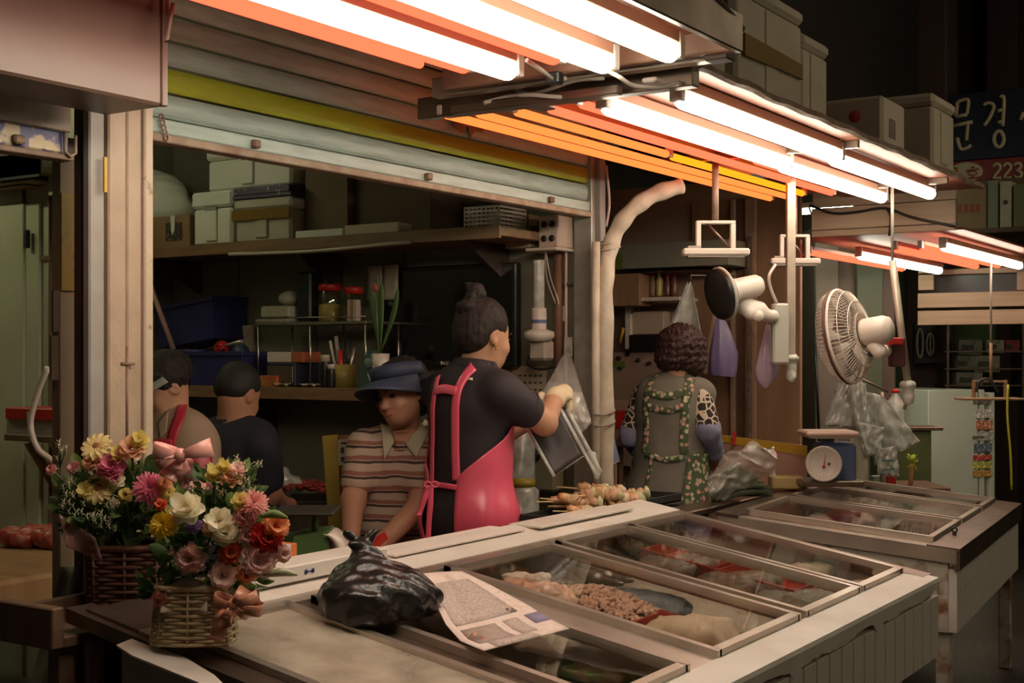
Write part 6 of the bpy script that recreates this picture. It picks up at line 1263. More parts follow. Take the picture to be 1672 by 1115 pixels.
for a in (-1, 1): MB().tube([P(704, 791, 4.36) + RT * (.012 * a + .012 * math.cos(t) * a) + UP * .009 * math.sin(t) for t in np.linspace(0, 2 * PI, 12)[:-1]], .004, 6, closed=True).build('tie_bow', m_pink, ap)
flap(shirt, [(757, 616), (772, 617), (772, 621), (757, 620)], .004, D, 'shirt_print', m_plastic, o, 4, .001)
gl = Sdf(); fingers(gl, rw_.lerp(P(920, 642, 4.66), -.25), P(920, 642, 4.66), P(936, 668, 4.68), RT * .3 + FW * .8, thumb=P(930, 648, 4.62)); gl.cap(rw_.lerp(re_, .12), rw_, .033, .032, .015)
m_glove = mat('cream_glove', (.66, .54, .36), .7, col2=(.58, .46, .28), scale=12); sdf_obj(gl.grown(.004), 'glove', m_glove, o, .005)
gl = Sdf(); fingers(gl, lw_, P(876, 668, 4.80), P(886, 640, 4.82), FW * .9 + RT * .2, thumb=P(884, 662, 4.72)); sdf_obj(gl.grown(.004), 'glove', m_glove, o, .005)
sb = P(862, 669, 4.42); MB().tube([rm + (Vector(g.b[1]) * math.cos(a) * 0 + UP.cross((re_ - rs_).normalized()).normalized() * math.cos(a) + ((re_ - rs_).normalized()).cross(UP.cross((re_ - rs_).normalized()).normalized()) * math.sin(a)) * .064 for a in np.linspace(0, 2 * PI, 24)[:-1]], .004, 6, closed=True).build('sleeve_trim', m_blk, o)

# --- the woman with the visor, leaning over a basin
D = 4.75; g = Fig(P(655, 638, 4.66), FW * -.74 - RT * .60 - UP * .12, FW * -.93 - RT * .36); _a = .22; g.B = np.array([g.B[0] * math.cos(_a) - g.B[2] * math.sin(_a), g.B[1], g.B[2] * math.cos(_a) + g.B[0] * math.sin(_a)])
torso = Sdf(); ch = P(640, 768, D); wa = P(638, 848, D + .03); hp = P(642, 918, D + .08); nb = P(656, 708, D - .02)
torso.ell(ch, (.150, .115, .15), g.b, .06).ell(wa, (.142, .13, .15), g.b, .06).ell(hp, (.17, .15, .13), g.b, .06).cap(g.w(nb, -.10, -.01, -.045), g.w(nb, .10, -.01, -.045), .048, .048, .05)
rs_, re_, rw_ = P(594, 728, 4.69), P(577, 818, 4.60), P(572, 892, 4.50); ls_, le_, lw_ = P(694, 732, 4.70), P(686, 826, 4.60), P(612, 898, 4.44)
body = Sdf().plus(torso).chain([rs_, re_], [.050, .042], .03).chain([re_, rw_], [.042, .028], .02).chain([ls_, le_], [.050, .044], .03).chain([le_, lw_], [.044, .029], .02).cap(g.h(0, -.02, -.05), nb - UP * .03, .048, .055, .03)
head_prims(body, g); legs(body, g, hp, True); fingers(body, rw_, P(576, 912, 4.47), P(590, 936, 4.43), RT * .9, thumb=P(594, 915, 4.45)); fingers(body, lw_, P(600, 912, 4.42), P(590, 934, 4.40), RT * -.9, thumb=P(584, 916, 4.40))
o = sdf_obj(body, 'person', m_skin2, res=.0065); tag(o, 'woman with navy sun visor and striped polo shirt leaning over a red basin', 'person'); face_parts(g, o)
hs = Sdf().ell(g.h(0, -.022, .030), (.088, .102, .092), g.B, .03).ell(g.h(0, -.05, -.03), (.080, .065, .075), g.B, .03).ell(g.h(0, .105, -.055), (.066, .07, .10), g.B, .02, -1); sdf_obj(hs, 'hair', m_hair, o, .006, (.006, 120))
m_navy = mat('navy_visor', (.045, .06, .105), .6, col2=(.035, .045, .08), scale=10)
rows = []
for k in (0, .5, 1): rows.append([Vector(g.h((.092 + .004 * k) * math.sin(a), -.012 + (.106 + .004 * k) * math.cos(a), .088 - .046 * k + .012 * math.cos(a))) for a in np.linspace(-1.9, 1.9, 34)])
MB().grid(rows, .004).build('visor_band', m_navy, o); vband = o.children[-1]
rows = []
for k in np.linspace(0, 1, 9): rows.append([Vector(g.h((.096 + .045 * k * math.cos(a * .9)) * math.sin(a), -.008 + (.108 + .098 * k * max(0, math.cos(a * .92))) * math.cos(a), .042 + .010 * math.cos(a) - .020 * k * k - .05 * k * abs(math.sin(a)) ** 2)) for a in np.linspace(-1.5, 1.5, 34)])
MB().grid(rows, .004).build('visor_brim', m_navy, vband)
q = Vector(g.h(.062, .075, .05)); MB().box(Vector(g.h(.052, .088, .072)), (.014, .004, .03), .001, Matrix(g.B).transposed() @ Matrix.Rotation(-.55, 3, 'Z') @ Matrix.Rotation(.5, 3, 'Y')).build('visor_tag', mat('tag_grey', (.30, .36, .38), .5), vband)
m_str = pattern('striped_knit', 'stripes', [(.46, .34, .25), (.06, .03, .03), (.28, .11, .08)], 19)
shirt = torso.grown(.010); rm = rs_.lerp(re_, .66); lm = ls_.lerp(le_, .60); shirt.chain([rs_, rm], [.062, .058], .035).chain([ls_, lm], [.062, .060], .035)
sdf_obj(shirt, 'striped_shirt', m_str, o, .0075, (.003, 30), [((0, 0, .70), (0, 0, -1))])
m_col = mat('cream_collar', (.46, .40, .28), .8); flap(shirt, [(622, 692), (638, 700), (644, 722), (627, 752)], .008, D, 'shirt_collar', m_col, o); flap(shirt, [(694, 684), (705, 694), (680, 748), (662, 726)], .008, D, 'shirt_collar', m_col, o); flap(shirt, [(644, 720), (662, 722), (664, 735), (646, 735)], .006, D, 'shirt_placket', m_str, o, 5); flap(body, [(640, 704), (684, 700), (662, 728), (646, 722)], .010, D, 'open_neck', m_skin2, o)
q = P(645, 730, 4.59); tr = legs(Sdf().ell(hp, (.17, .15, .13), g.b, .06), g, hp, True).grown(.014); sdf_obj(tr, 'trousers', mat('grey_trousers', (.10, .10, .09), .8), o, .012, (.004, 30), [((0, 0, .12), (0, 0, -1))])
sl = thing('stool', 'low stool under the woman with the visor', 'stool', (hp.x, hp.y, 0)); MB().lathe([(0, .50), (.16, .50), (.17, .51), (.17, .535), (0, .54)], (hp.x, hp.y, 0), n=24).build('seat', m_red, sl)
for a in range(4): t_ = PI / 4 + a * PI / 2; MB().tube([(hp.x + .12 * math.cos(t_), hp.y + .12 * math.sin(t_), .50), (hp.x + .16 * math.cos(t_), hp.y + .16 * math.sin(t_), 0)], .012, 6).build('leg', m_steel, sl)
bz = P(590, 935, 4.30); rb = thing('basin', 'red plastic basin under the hands of the woman with the visor', 'basin', (bz.x, bz.y, bz.z - .10)); MB().lathe([(0, 0), (.10, 0), (.16, .12), (.17, .125), (.165, .13), (.15, .125), (.095, .008), (0, .008)], (bz.x, bz.y, bz.z - .08), n=28).build('bowl', m_red, rb); MB().bx((bz.x - .12, bz.y - .12, 0), (bz.x + .12, bz.y + .12, bz.z - .082), .006).build('crate_stand', m_steeld, rb)
strip_ = P(605, 905, 4.25); t = MB().prism([P(568, 905, 4.35), P(628, 868, 4.35), P(634, 880, 4.33), P(590, 915, 4.33)], FW * .01).build('red_cloth', m_red); tag(t, 'strip of red cloth across her lap above the basin', 'cloth')

# --- the man in the dark shirt
D = 5.2; g = Fig(P(391, 640, D), RT * .50 + FW * .78 - UP * .42, RT * .45 + FW * .85)
torso = Sdf(); ch = P(386, 752, D); wa = P(388, 830, D); hp = P(385, 905, D); nb = P(380, 688, D)
torso.ell(ch, (.18, .125, .17), g.b, .06).ell(wa, (.165, .13, .16), g.b, .06).ell(hp, (.18, .15, .13), g.b, .06).cap(g.w(nb, -.13, 0, -.06), g.w(nb, .13, 0, -.06), .055, .055, .05)
rs_, re_, rw_ = P(428, 732, 5.1), P(440, 805, 5.14), P(462, 822, 5.38); ls_, le_, lw_ = P(350, 722, 5.3), P(368, 820, 5.5), P(430, 850, 5.5)
body = Sdf().plus(torso).chain([rs_, re_], [.055, .046], .03).chain([re_, rw_], [.045, .03], .02).chain([ls_, le_], [.055, .046], .03).chain([le_, lw_], [.045, .03], .02).cap(g.h(0, -.02, -.05), nb - UP * .03, .056, .062, .03)
head_prims(body, g); legs(body, g, hp, True); fingers(body, rw_, P(473, 824, 5.44), P(482, 826, 5.50), FW, thumb=P(474, 816, 5.48)); fingers(body, lw_, P(444, 852, 5.52), P(458, 858, 5.58), FW, thumb=P(446, 846, 5.56))
o = sdf_obj(body, 'person', m_skin2, res=.0075); tag(o, 'man with cropped hair and dark shirt sitting with his back turned', 'person'); face_parts(g, o)
hs = Sdf().ell(g.h(0, -.018, .030), (.080, .094, .088), g.B, .03).ell(g.h(0, -.055, -.01), (.068, .05, .045), g.B, .03).ell(g.h(0, .10, -.06), (.09, .08, .11), g.B, .02, -1); sdf_obj(hs, 'hair', mat('cropped_hair', (.016, .012, .01), .7), o, .0065)
shirt = torso.grown(.012); shirt.chain([rs_, rs_.lerp(re_, .7)], [.068, .064], .035).chain([ls_, ls_.lerp(le_, .7)], [.068, .064], .035); sdf_obj(shirt, 'dark_shirt', mat('navy_shirt', (.016, .017, .026), .8), o, .008, (.003, 28), [((0, 0, .62), (0, 0, -1))])
rows = [[np.array(nb) + g.b[0] * .074 * math.cos(a) * (1 + .1 * k) + g.b[1] * (.068 * math.sin(a)) + np.array([0, 0, .012 - .04 * k]) for a in np.linspace(0, 2 * PI, 26)] for k in (0, 1)]; MB().grid(rows, .006).build('shirt_collar', MATS['navy_shirt'], o)
sdf_obj(legs(Sdf().ell(hp, (.18, .15, .13), g.b, .06), g, hp, True).grown(.013), 'trousers', mat('dark_trousers', (.025, .022, .022), .8), o, .014, None, [((0, 0, .12), (0, 0, -1))])
sl = thing('stool', 'low stool under the man in the dark shirt', 'stool', (hp.x, hp.y, 0)); MB().lathe([(0, .44), (.17, .44), (.18, .45), (.18, .475), (0, .48)], (hp.x, hp.y, 0), n=24).build('seat', m_black, sl)
for a in range(4): t_ = PI / 4 + a * PI / 2; MB().tube([(hp.x + .12 * math.cos(t_), hp.y + .12 * math.sin(t_), .44), (hp.x + .16 * math.cos(t_), hp.y + .16 * math.sin(t_), 0)], .012, 6).build('leg', m_steel, sl)

# --- the woman half hidden behind the cream post
D = 4.9; g = Fig(P(266, 628, D), RT * -.62 - FW * .42 - UP * .50, RT * -.60 - FW * .80)
torso = Sdf(); ch = P(292, 742, D); wa = P(288, 825, D); hp = P(285, 905, D + .03); nb = P(282, 682, D)
torso.ell(ch, (.165, .12, .17), g.b, .06).ell(wa, (.155, .13, .16), g.b, .06).ell(hp, (.175, .15, .13), g.b, .06).cap(g.w(nb, -.12, 0, -.055), g.w(nb, .12, 0, -.055), .05, .05, .05)
rs_, re_, rw_ = P(245, 740, 5.0), P(220, 830, 4.9), P(215, 890, 4.75); ls_, le_, lw_ = P(326, 732, 4.84), P(338, 830, 4.75), P(300, 890, 4.60)
body = Sdf().plus(torso).chain([rs_, re_], [.052, .044], .03).chain([re_, rw_], [.043, .029], .02).chain([ls_, le_], [.052, .044], .03).chain([le_, lw_], [.043, .029], .02).cap(g.h(0, -.02, -.05), nb - UP * .03, .05, .058, .03)
head_prims(body, g); legs(body, g, hp, None); fingers(body, rw_, P(213, 908, 4.72), P(212, 932, 4.70), RT, thumb=P(222, 912, 4.7)); fingers(body, lw_, P(292, 906, 4.56), P(284, 926, 4.52), RT * -1, thumb=P(282, 908, 4.52))
o = sdf_obj(body, 'person', m_skin, res=.0075); tag(o, 'woman in beige shirt with red apron straps half hidden by the cream post', 'person'); face_parts(g, o)
hs = Sdf().ell(g.h(0, -.024, .032), (.088, .100, .092), g.B, .03).ell(g.h(0, -.085, .02), (.05, .05, .055), g.B, .03).ell(g.h(0, .10, -.055), (.068, .075, .10), g.B, .02, -1); sdf_obj(hs, 'hair', m_hair, o, .006, (.005, 120))
rows = [[Vector(g.h((.094 + .03 * k) * math.sin(a), -.008 + (.106 + .07 * k * math.cos(a)) * math.cos(a), .045 - .02 * k)) for a in np.linspace(-1.4, 1.4, 26)] for k in np.linspace(0, 1, 6)]; MB().grid(rows, .004).build('visor_brim', mat('grey_visor', (.30, .30, .28), .6), o)
shirt = torso.grown(.012); shirt.chain([rs_, rs_.lerp(re_, .75)], [.064, .060], .035).chain([ls_, ls_.lerp(le_, .75)], [.064, .060], .035); m_bei = mat('beige_shirt', (.42, .29, .20), .8, col2=(.37, .25, .17), scale=6); sdf_obj(shirt, 'beige_shirt', m_bei, o, .008, (.003, 30), [((0, 0, .62), (0, 0, -1))])
flap(shirt, [(258, 690), (276, 668), (272, 705), (262, 716)], .012, D, 'shirt_collar', m_bei, o, 6)
m_rs = mat('red_pink_strap', (.55, .03, .06), .35); strap(shirt, [(300, 640), (299, 656), (292, 680), (283, 705), (277, 728)], 8, .008, D, 'apron_strap', m_rs, o); strap(shirt, [(244, 726), (262, 722), (280, 724)], 6, .010, D, 'apron_strap', m_rs, o, 14)
flap(shirt, [(240, 732), (345, 735), (350, 840), (236, 840)], .016, D, 'apron', m_rs, o, 20)
sdf_obj(legs(Sdf().ell(hp, (.175, .15, .13), g.b, .06), g, hp).grown(.013), 'trousers', MATS['dark_trousers'], o, .014, None, [((0, 0, .12), (0, 0, -1))])

# --- the curly haired woman in the grey vest
D = 5.6; g = Fig(P(1112, 576, D), FW * .92 + RT * .30 - UP * .25, FW * .93 + RT * .36)
torso = Sdf(); ch = P(1098, 672, D); wa = P(1093, 742, D); hp = P(1090, 812, D); nb = P(1106, 622, D)
torso.ell(ch, (.150, .112, .16), g.b, .06).ell(wa, (.140, .118, .14), g.b, .06).ell(hp, (.172, .145, .16), g.b, .06).cap(g.w(nb, -.10, 0, -.05), g.w(nb, .10, 0, -.05), .05, .05, .05)
rs_, re_, rw_ = P(1141, 648, 5.54), P(1156, 702, 5.50), P(1169, 744, 5.62); ls_, le_, lw_ = P(1052, 650, 5.68), P(1030, 712, 5.66), P(1052, 748, 5.85)
body = Sdf().plus(torso).chain([rs_, re_], [.052, .044], .03).chain([re_, rw_], [.043, .029], .02).chain([ls_, le_], [.052, .044], .03).chain([le_, lw_], [.043, .029], .02).cap(g.h(0, -.02, -.05), nb - UP * .03, .05, .058, .03)
head_prims(body, g); legs(body, g, hp); fingers(body, rw_, P(1170, 750, 5.70), P(1162, 766, 5.73), RT, thumb=P(1178, 752, 5.72)); fingers(body, lw_, P(1060, 757, 5.90), P(1070, 768, 5.93), RT, thumb=P(1068, 754, 5.92))
o = sdf_obj(body, 'person', m_skin, res=.0075); tag(o, 'woman with curly dark red hair, grey vest and floral apron seen from behind', 'person'); face_parts(g, o)
hs = Sdf().ell(P(1112, 566, 5.585), (.108, .105, .098), g.B, .03).ell(P(1128, 592, 5.56), (.065, .06, .055), g.B, .03).ell(P(1096, 588, 5.56), (.07, .06, .045), g.B, .03).ell(g.h(0, .13, -.05), (.075, .07, .10), g.B, .02, -1); sdf_obj(hs, 'curly_hair', mat('auburn_hair', (.05, .014, .010), .6, col2=(.02, .008, .006), scale=60, bump=.5, bscale=90), o, .0055, (.010, 150))
m_vest = mat('grey_vest', (.15, .14, .11), .85, col2=(.19, .175, .14), scale=8, bump=.15, bscale=300); vest = torso.grown(.014).cap(P(1108, 612, 5.6), P(1107, 624, 5.6), .060, .066, .03)
sdf_obj(vest, 'vest', m_vest, o, .008, (.004, 26), [((0, 0, P(0, 818, D).z), (0, 0, -1))])
m_gir = pattern('giraffe_print', 'cells', [(.02, .014, .012), (.62, .52, .40)], 32); m_flo = pattern('floral_print', 'flowers', [(.06, .09, .04), (.60, .32, .26), (.58, .52, .36), (.34, .38, .20)], 52)
for nm, a, b in (('giraffe_sleeve', rs_, re_), ('giraffe_sleeve', ls_, le_)): sdf_obj(Sdf().chain([a + (a - b) * .05, a.lerp(b, .82)], [.056, .055], .03), nm, m_gir, o, .0065)
m_cov = mat('blue_grey_cloth', (.26, .26, .36), .75, col2=(.22, .22, .31), scale=12)
for a, b, c in ((rs_, re_, rw_), (ls_, le_, lw_)): sdf_obj(Sdf().chain([a.lerp(b, .78), b, b.lerp(c, .85)], [.052, .050, .040], .02), 'arm_cover', m_cov, o, .0065, (.004, 70))
ax = [(hp.z, hp.x, hp.y), (wa.z, wa.x, wa.y), (ch.z, ch.x, ch.y)]
zy = lambda y: 1.4 - (y - 580) * D / FPX
for path, hw in (([(2.05, zy(610)), (2.3, zy(630)), (2.52, zy(660)), (2.50, zy(700)), (2.46, zy(738))], .020), ([(3.95, zy(612)), (3.85, zy(640)), (3.80, zy(680)), (3.72, zy(735))], .016), ([(2.55, zy(640)), (3.1, zy(645)), (3.8, zy(640))], .016), ([(2.55, zy(662)), (3.1, zy(668)), (3.8, zy(662))], .014), ([(2.45, zy(742)), (3.0, zy(746)), (3.7, zy(738))], .012), ([(3.45, zy(745)), (3.5, zy(780)), (3.46, zy(815))], .008)): ribbon(vest, ax, g.f, path, hw, .006, 'floral_strap', m_flo, o)
zz = np.linspace(zy(822), zy(738), 16); PH = np.linspace(0, 1, 24)[None] * np.interp(zz, [zy(822), zy(738)], [1.0, .72])[:, None] + 1.62; MB().grid(wrap_pt(vest, ax, g.f, PH, np.repeat(zz[:, None], 24, 1), .010), .004).build('floral_apron', m_flo, o)
PH = np.linspace(-1.5, 1.5, 30)[None] * np.ones((16, 1)); MB().grid(wrap_pt(vest, ax, g.f, PH, np.repeat(zz[:, None], 30, 1), .010), .004).build('floral_apron', m_flo, o)
sdf_obj(legs(Sdf().ell(hp, (.17, .14, .13), g.b, .06), g, hp).grown(.013), 'trousers', MATS['dark_trousers'], o, .014, None, [((0, 0, .84), (0, 0, 1)), ((0, 0, .12), (0, 0, -1))])

# ------------------------------------------------------------------ bags in the gloved hands
hb = thing('plastic_bag', 'clear plastic bag cone hanging from the pale card at the post', 'bag', P(925, 690, 4.72)); top = P(928, 564, 5.15); rows = []
for i in range(12):
    t_ = i / 11; rows.append([top.lerp(P(872 + 92 * (.5 + .5 * math.cos(a)), 668 + 26 * math.sin(a * 1.0) * .3 + 18 * (.5 + .5 * math.cos(a)), 4.74 - .10 * math.sin(a)), t_ ** .85) + RT * (.008 * t_ * math.sin(5 * a)) for a in np.linspace(0, 2 * PI, 33)])
MB().grid(rows).build('film', m_clear, hb); crumple([P(915, 640, 4.66), P(950, 640, 4.68), P(966, 690, 4.66), P(945, 712, 4.64)], 14, .012, 6, 2).build('film', m_clear, hb)
db = thing('foil_bag', 'open dark lined bag with clear edges held in the gloved hands', 'bag', P(900, 770, 4.55))
m_dbag = mat('dark_bag', (.022, .014, .014), .55, col2=(.04, .028, .03), scale=5)
crumple([P(858, 694, 4.60), P(912, 668, 4.62), P(950, 745, 4.58), P(905, 776, 4.52)], 12, .006, 4, 1, .003).build('dark_panel', m_dbag, db); crumple([P(913, 664, 4.62), P(926, 668, 4.66), P(982, 772, 4.62), P(976, 780, 4.58)], 12, .006, 4, 3, .003).build('side_panel', m_dbag, db)
for a, b in (((858, 694), (905, 778)), ((905, 778), (951, 746)), ((913, 664), (977, 781)), ((926, 668), (982, 772))):
    MB().grid([[P(*a, 4.57).lerp(P(*b, 4.51), t_) + (RT * .0055 * s + UP * .002 * s) for s in (-1, 0, 1)] for t_ in np.linspace(0, 1, 8)], .002).build('clear_edge', m_clear2, db)
crumple([P(958, 735, 4.60), P(972, 738, 4.60), P(982, 775, 4.58), P(972, 782, 4.58)], 8, .006, 5, 7).build('clear_tail', m_clear2, db)
# ------------------------------------------------------------------ beds and food inside the near freezer
BED = -.115
m_ice = mat('frosty_bed', (.34, .27, .21), .6, col2=(.46, .40, .33), scale=14, bump=.4, bscale=60)
for i, (a, b, g_) in enumerate(bays):
    rows = [[(x, y, zl(y) + BED + (.02 if i == 0 else 0) + .008 * float(wob(np.array([x * 30, y * 30, 1.0])))) for x in np.linspace(a - .02, b + .02, 18)] for y in np.linspace(YF + .06, YR - .06, 34)]
    MB().grid(rows, .01).build('ice_bed', mat('pale_frost', (.50, .42, .33), .7, col2=(.38, .26, .20), scale=9) if i == 0 else m_ice, fz)
rows = [[(x, y, z2(y) - .10 + .006 * float(wob(np.array([x * 30, y * 30, 3.0])))) for x in np.linspace(.04, L2 - .04, 40)] for y in np.linspace(.04, D2 - .04, 24)]; MB().grid(rows, .01).build('ice_bed', m_ice, f2, True)
def bed(px, py, up=0): return PL(px, py, BED + up)
def lump(name, label, cat, parts, m, res=.006, noise=(.004, 110), grp=None):
    sd = Sdf()
    for (c, r) in parts: sd.ell(c, r, k=.02)
    o = sdf_obj(sd, name, m, res=res, noise=noise); return tag(o, label, cat, grp)
m_pinkmeat = mat('pink_poultry', (.66, .30, .20), .32, col2=(.74, .46, .36), scale=22, amt=.5, contrast=.15)
c = bed(845, 978, .03); lump('poultry_pile', 'glistening pink raw poultry pieces under the glass beside the newspaper', 'meat', [(c + Vector((.0, .05, .0)), (.06, .07, .035)), (c + Vector((.03, -.03, .01)), (.05, .06, .036)), (c + Vector((.05, -.10, .0)), (.045, .06, .03)), (c + Vector((-.03, .0, 0)), (.05, .06, .03)), (c + Vector((.02, .02, .03)), (.035, .04, .025)), (c + Vector((.06, -.06, .02)), (.03, .05, .022))], m_pinkmeat, res=.005, noise=(.010, 105))
for i, (dx, dy, dz) in enumerate(((.04, .03, .045), (.055, -.03, .045))): cc = c + Vector((dx, dy, dz)); lump('white_fat_piece', ['white fatty piece at the back on the pink poultry', 'white fatty piece at the front on the pink poultry'][i], 'meat', [(cc, (.03, .022, .014)), (cc + Vector((.015, -.015, .006)), (.024, .014, .012)), (cc + Vector((-.018, .012, .006)), (.018, .024, .010))], mat('white_fat', (.80, .66, .57), .35), res=.004, noise=(.006, 150))
def heap(name, label, cat, ctr, rx, ry, h, n, mk, m, kind='stuff'):
    q = MB()
    for i in range(n):
        a = random.uniform(0, 2 * PI); r = math.sqrt(random.random()); x, y = rx * r * math.cos(a), ry * r * math.sin(a); z = h * (1 - r * r) * random.uniform(.75, 1) + .006
        mk(q, Vector(ctr) + Vector((x, y, z + (zl(ctr[1] + y) - zl(ctr[1])))))
    o = q.build(name, m); bb = np.array([v.co[:] for v in o.data.vertices]); b0 = Vector((ctr[0], ctr[1], bb[:, 2].min())); o.data.transform(Matrix.Translation(-b0)); o.location = b0; tag(o, label, cat, kind=kind); return o
def strand(q, p):
    a = random.uniform(0, 2 * PI); d = Vector((math.cos(a), math.sin(a), random.uniform(-.3, .3))) * .012; q.tube([p - d, p + Vector((0, 0, .005)), p + d], [.0045, .006, .0045], 5)
heap('minced_meat_heap', 'heap of pale pink minced strips under the glass left of the chicken', 'meat', bed(1005, 1000), .065, .20, .055, 620, strand, mat('pale_mince', (.92, .64, .50), .4, col2=(.86, .52, .40), scale=20))
def shell(q, p): q.blob(p, (random.uniform(.007, .012), random.uniform(.007, .012), .007), 6, Matrix.Rotation(random.uniform(0, 6), 3, 'Z'), .25)
heap('gizzard_heap', 'heap of grey brown knobbly pieces at the front edge beside the red tray', 'meat', bed(1215, 1068), .085, .085, .035, 260, shell, mat('gizzard', (.36, .26, .18), .4, col2=(.20, .14, .10), scale=60))
heap('gravel_fish_heap', 'grey white heap of small clams near the blue bag', 'seafood', bed(925, 970), .05, .06, .03, 120, shell, mat('clam', (.42, .38, .30), .45, col2=(.22, .18, .14), scale=50))
# whole chicken
c = bed(1108, 1040, .045); dn_ = Vector((0, -1, -LSL)).normalized(); dx_ = Vector((1, 0, 0))
sd = Sdf().ell(c, (.070, .10, .054), k=.03).ell(c + dn_ * .07 - Vector((0, 0, .004)), (.05, .06, .036), k=.03)
for s in (-1, 1): sd.chain([c + dx_ * .052 * s + dn_ * .02 + UP * .022, c + dx_ * .066 * s + dn_ * .10 + UP * .034, c + dx_ * .026 * s + dn_ * .175 + UP * .012], [.036, .031, .012], .012).chain([c + dx_ * .06 * s - dn_ * .05, c + dx_ * .085 * s - dn_ * .01 - UP * .01, c + dx_ * .07 * s - dn_ * .07], [.020, .015, .010], .015)
o = sdf_obj(sd, 'whole_chicken', mat('chicken_skin', (.78, .60, .44), .35, col2=(.66, .48, .34), scale=14, bump=.3, bscale=220), res=.006, noise=(.002, 120)); tag(o, 'plucked whole chicken lying in the red tray under the glass', 'chicken')
def tray(label, x0_, x1_, y0_, y1_, m_=m_red, hh=.05):
    t = thing('meat_tray', label, 'tray', ((x0_ + x1_) / 2, (y0_ + y1_) / 2, zl(y0_) + BED)); zz_ = lambda y: zl(y) + BED + .006; th = .006
    def pr(xa, xb, ya, yb, h0, h1, nm): MB().prism([(xa, ya, zz_(ya) + h0), (xb, ya, zz_(ya) + h0), (xb, yb, zz_(yb) + h0), (xa, yb, zz_(yb) + h0)], (0, 0, h1 - h0)).build(nm, m_, t)
    pr(x0_, x1_, y0_, y1_, 0, .006, 'bottom'); pr(x0_, x0_ + th, y0_, y1_, 0, hh, 'side_wall'); pr(x1_ - th, x1_, y0_, y1_, 0, hh, 'side_wall'); pr(x0_, x1_, y0_, y0_ + th, 0, hh, 'side_wall'); pr(x0_, x1_, y1_ - th, y1_, 0, hh, 'side_wall')
    pr(x0_ - .01, x0_ + th, y0_, y1_, hh, hh + .006, 'rim'); pr(x1_ - th, x1_ + .01, y0_, y1_, hh, hh + .006, 'rim'); return t
tray('red tray under the whole chicken in the middle bay', 2.84, 3.27, 1.27, 1.66, hh=.035)
bb_ = thing('frozen_bag', 'pale blue clear frozen bag lying behind the minced strips', 'bag', bed(1045, 978, .03)); c = bed(1045, 978, .04); sd = Sdf().ell(c, (.055, .15, .028), k=.02).ell(c + Vector((0, -.10, -.02)), (.05, .06, .024), k=.02); sdf_obj(sd, 'bag_film', mat('ice_blue_film', (.30, .38, .46), .25, col2=(.46, .50, .52), scale=20, bump=.4, bscale=70), bb_, .006, (.006, 100)); MB().box(c + Vector((0, .14, -.005)), (.09, .012, .03), .002).build('sealed_edge', mat('olive_seal', (.30, .32, .06), .4), bb_)
m_fish = mat('dark_fish', (.12, .10, .09), .25, .3, col2=(.34, .30, .26), scale=12, stretch=(6, 1, 3))
for i, (px, py, lab) in enumerate(((985, 940, 'dark dried fish left at the rear of the middle bay'), (968, 945, 'dark dried fish right at the rear of the middle bay'))):
    c = bed(px, py, .02); sd = Sdf().chain([c + Vector((0, .10, .03)), c, c - Vector((0, .10, .005))], [.008, .022, .008], .02); o = sdf_obj(sd, 'dried_fish', m_fish, res=.005, noise=(.002, 100)); tag(o, lab, 'fish', 'dried fish in the middle bay')
# bay with packs at the near side, frosted bay lumps
c = bed(985, 1085, .03); t = thing('vegetable_pack', 'packed greens and sliced meat under the glass below the newspaper', 'pack', c); sd = Sdf().ell(c, (.13, .16, .03), k=.02).ell(c + Vector((.03, -.14, -.02)), (.11, .12, .03), k=.02); sdf_obj(sd, 'pack_contents', mat('mixed_greens', (.42, .26, .16), .4, col2=(.16, .24, .06), scale=16, amt=.52, contrast=.08, bump=.5, bscale=60), t, .008, (.008, 70)); crumple([c + Vector((-.13, .18, .04)), c + Vector((.13, .18, .04)), c + Vector((.13, -.2, .015)), c + Vector((-.13, -.2, .015))], 14, .008, 5, 4).build('wrap_film', m_clear, t)
for i, (px, py, lab) in enumerate(((470, 1060, 'larger pinkish frozen lump below the frosted pane'), (520, 1110, 'smaller pinkish frozen lump below the frosted pane'))): c = bed(px, py, .045); lump('frozen_meat', lab, 'meat', [(c, (.09, .12, .05)), (c + Vector((.05, -.08, -.02)), (.07, .08, .04))], mat('frozen_pink', (.58, .38, .30), .5, col2=(.46, .26, .2), scale=10), noise=(.006, 60))
m_grey = mat('grey_meat', (.30, .22, .17), .4, col2=(.20, .14, .11), scale=18)
for i, (px, py, lab) in enumerate(((1010, 890, 'rear mound of greyish meat in the second bay from the right end'), (1110, 925, 'upper middle mound of greyish meat in that bay beside red pieces'), (1210, 955, 'lower middle mound of greyish meat behind the pink reflection'), (1300, 985, 'front mound of greyish meat near the white rim'))): c = bed(px, py, .02); lump('meat_mound', lab, 'meat', [(c, (.13, .10, .035)), (c + Vector((-.06, .06, .01)), (.07, .06, .03)), (c + Vector((.06, -.05, .01)), (.07, .06, .028))], m_grey, .008, (.008, 80), 'greyish meat mounds')
xa, xb = 3.86, 4.16
tray('red tray at the rear of the bay at the right end', xa, xb, 1.78, 2.03, hh=.045); tray('red tray in the middle of the bay at the right end', xa, xb, 1.50, 1.76, hh=.045); tray('red tray at the front of the bay at the right end', xa, xb, 1.30, 1.48, hh=.045)
m_wm = mat('pale_tripe', (.66, .50, .40), .4, col2=(.74, .62, .52), scale=16)
